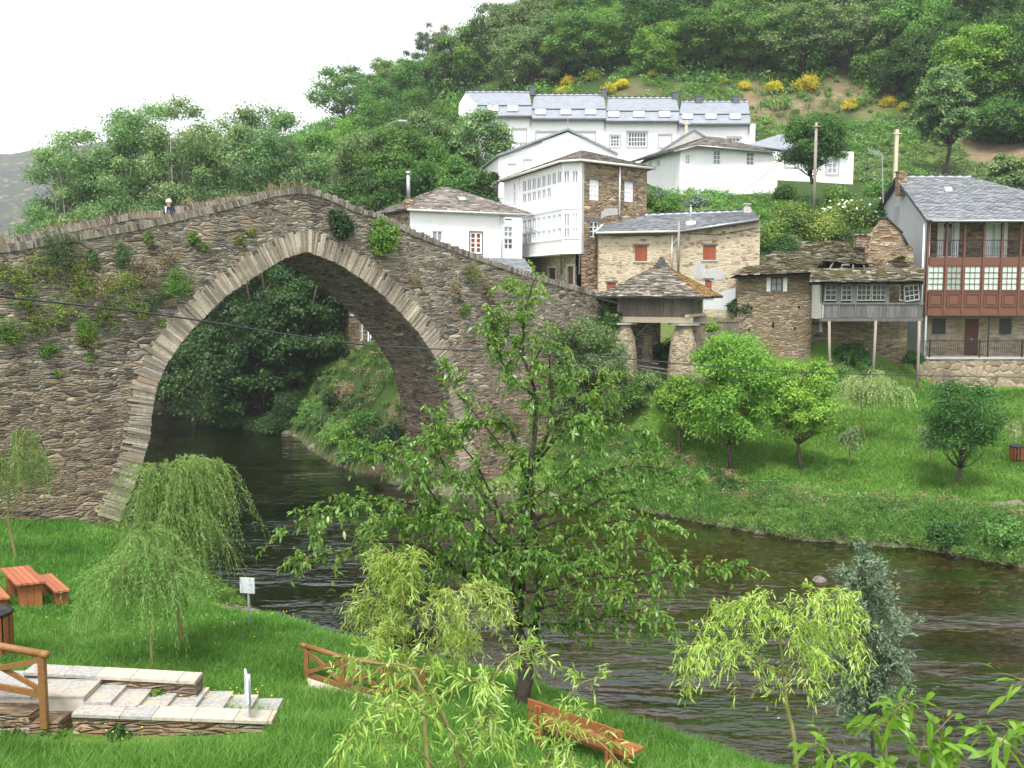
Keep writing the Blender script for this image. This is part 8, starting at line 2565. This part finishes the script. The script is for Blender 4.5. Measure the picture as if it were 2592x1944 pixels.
# shrubs round the garden and the houses
SB = [(1950, 580, 67, 2.0, 'laurel', 'big laurel like bush nearest the stone house'), (2020, 540, 68, 2.1, 'laurel', 'big laurel bush in the centre of the thicket behind the ruin'), (2085, 575, 67, 2.2, 'laurel', 'yellowish laurel bush over the ruin roof'), (2140, 535, 69, 1.9, 'laurel', 'laurel bush left of the white flowered elder'), (1985, 620, 64.5, 1.5, 'dark', 'dark green bush beside the right wall of the stone house'), (2160, 600, 66, 1.6, 'dark', 'dark bush behind the chimney of the ruin'),
      (2190, 530, 69.5, 2.0, 'dark', 'elder bush dotted with white flower heads'), (1988, 482, 73, 1.1, 'dark', 'small round clipped bush at the edge of the garden'), (1880, 560, 69, 1.1, 'fern', 'green vegetable bushes above the ridge of the stone house'), (1665, 490, 71, 1.0, 'cabbage', 'blue green cabbages on the garden terrace'), (1690, 520, 69, 1.2, 'fern', 'vine bush tumbling over the garden wall'), (1760, 505, 70, .9, 'cabbage', 'cabbage row right of the vine bush'), (1640, 505, 69.5, .9, 'fern', 'leafy vine against the stone flank of the galleried house'),
      (2230, 470, 74, 1.3, 'weed', 'pale green bush below the television aerial'), (2300, 440, 80, 1.6, 'chestnut', 'green bush right of the pale utility pole'), (2120, 490, 73, 1.3, 'chestnut', 'green bush in front of the small white house'), (1545, 800, 50.6, 1.1, 'dark', 'dark glossy bush between bridge end and granary'), (1520, 870, 49.8, 1.1, 'chestnut', 'green bush at the left granary pillar'), (1600, 880, 53.4, 1.3, 'dark', 'dark bush in the shade under the granary'), (1690, 880, 53.6, 1.2, 'dark', 'dark bush behind the right granary pillar'),
      (1790, 820, 55.5, .7, 'fern', 'climbing green plant on the board fence'), (1870, 770, 60.5, .7, 'ivy', 'ivy at the corner of the derelict house'), (2160, 890, 60, 1.3, 'dark', 'dark green bush in the shadow under the timber gallery'), (2200, 960, 58.5, 1.1, 'chestnut', 'green weeds below the timber gallery'), (2130, 960, 58, 1.0, 'weed', 'pale weeds beside the left prop of the gallery'), (2310, 900, 60, .7, 'dark', 'small dark bush beside the terrace wall of the gallery house'), (2060, 960, 58.5, 1.0, 'chestnut', 'green weeds at the foot of the derelict house'),
      (2100, 1000, 56, 1.3, 'chestnut', 'green shrub in front of the left gallery prop'), (2160, 1010, 55.5, 1.1, 'lime', 'light green shrub left of the pale willow'), (2250, 990, 56, .9, 'weed', 'ragged pale weeds right of the middle gallery prop'), (1920, 990, 57, 1.2, 'chestnut', 'green shrub below the putlog holes of the derelict wall'), (1800, 930, 55, 1.3, 'chestnut', 'green shrub between granary and derelict house'), (1640, 960, 49.5, 1.1, 'grey', 'grey green shrub between the granary pillars'), (1590, 990, 48, 1.1, 'chestnut', 'green shrub at the foot of the left granary pillar'), (1700, 985, 48, .9, 'chestnut', 'green shrub at the foot of the right granary pillar'),
      (1790, 1230, 42.8, .9, 'dark', 'dark round bush on the edge of the far bank'), (1850, 1250, 41.6, .8, 'dark', 'second dark bush on the far bank right of the round one'), (1940, 1235, 41.5, .9, 'chestnut', 'green bush on the far bank below the bench'), (2250, 1290, 38, .8, 'dark', 'dark bush leaning over the far water edge'), (2400, 1340, 35.5, .8, 'dark', 'dark bush low over the water at right'), (2080, 1290, 39.5, .8, 'weed', 'light green bush on the far bank'), (2540, 1330, 34.6, .9, 'weed', 'pale weedy bush at the right end of the far bank'), (1700, 1250, 43.5, .9, 'weed', 'light green bush at the left end of the far bank'), (1640, 1200, 46, 1.0, 'chestnut', 'green bush behind the cherry branches on the far bank'),
      (250, 1330, 35.2, .6, 'fern', 'fresh bush against the foot of the left bridge pier'), (170, 1310, 35, .5, 'fern', 'low weeds left of the bush at the left bridge pier')]
for k, (px, py, Y, r, kind, lab) in enumerate(SB):
    q = at(px, py, Y)
    bush('garden_bush', lab, 'bush', Vector((q.x, q.y, max(q.z - r * .45, gz(q.x, q.y) - .15 * r))), r, int(22 + r * 9), 200, .13 if Y < 60 else .17, LF[kind], 440 + k, .85, .5, .5, None, None, True, 1.0, (LF['white_fl'], 70, .2) if 'elder' in lab else None)
# weeds in front of the lower stair wall
rgx = np.random.default_rng(91)
for k, (px, py, r, kind, lab) in enumerate([(30, 1880, .28, 'dark', 'dark leafy weeds against the lower wall at the left frame edge'), (130, 1870, .25, 'fern', 'bright weeds in the corner left of the lower stair wall'), (300, 1865, .2, 'dark', 'clump of broad leaves below the lower stair wall'), (160, 1722, .12, 'fern', 'small weed growing from the upper stair wall'), (398, 1758, .12, 'fern', 'fern in the joints of the upper stair wall')]):
    q = at_z(px, py, 2.75 if k > 2 else 2.5)
    bush('stair_weed', lab, 'plant', Vector((q.x, q.y - (.05 if k > 2 else 0), q.z)), r, 12, 60, .06, LF[kind], 500 + k, .9, .45)
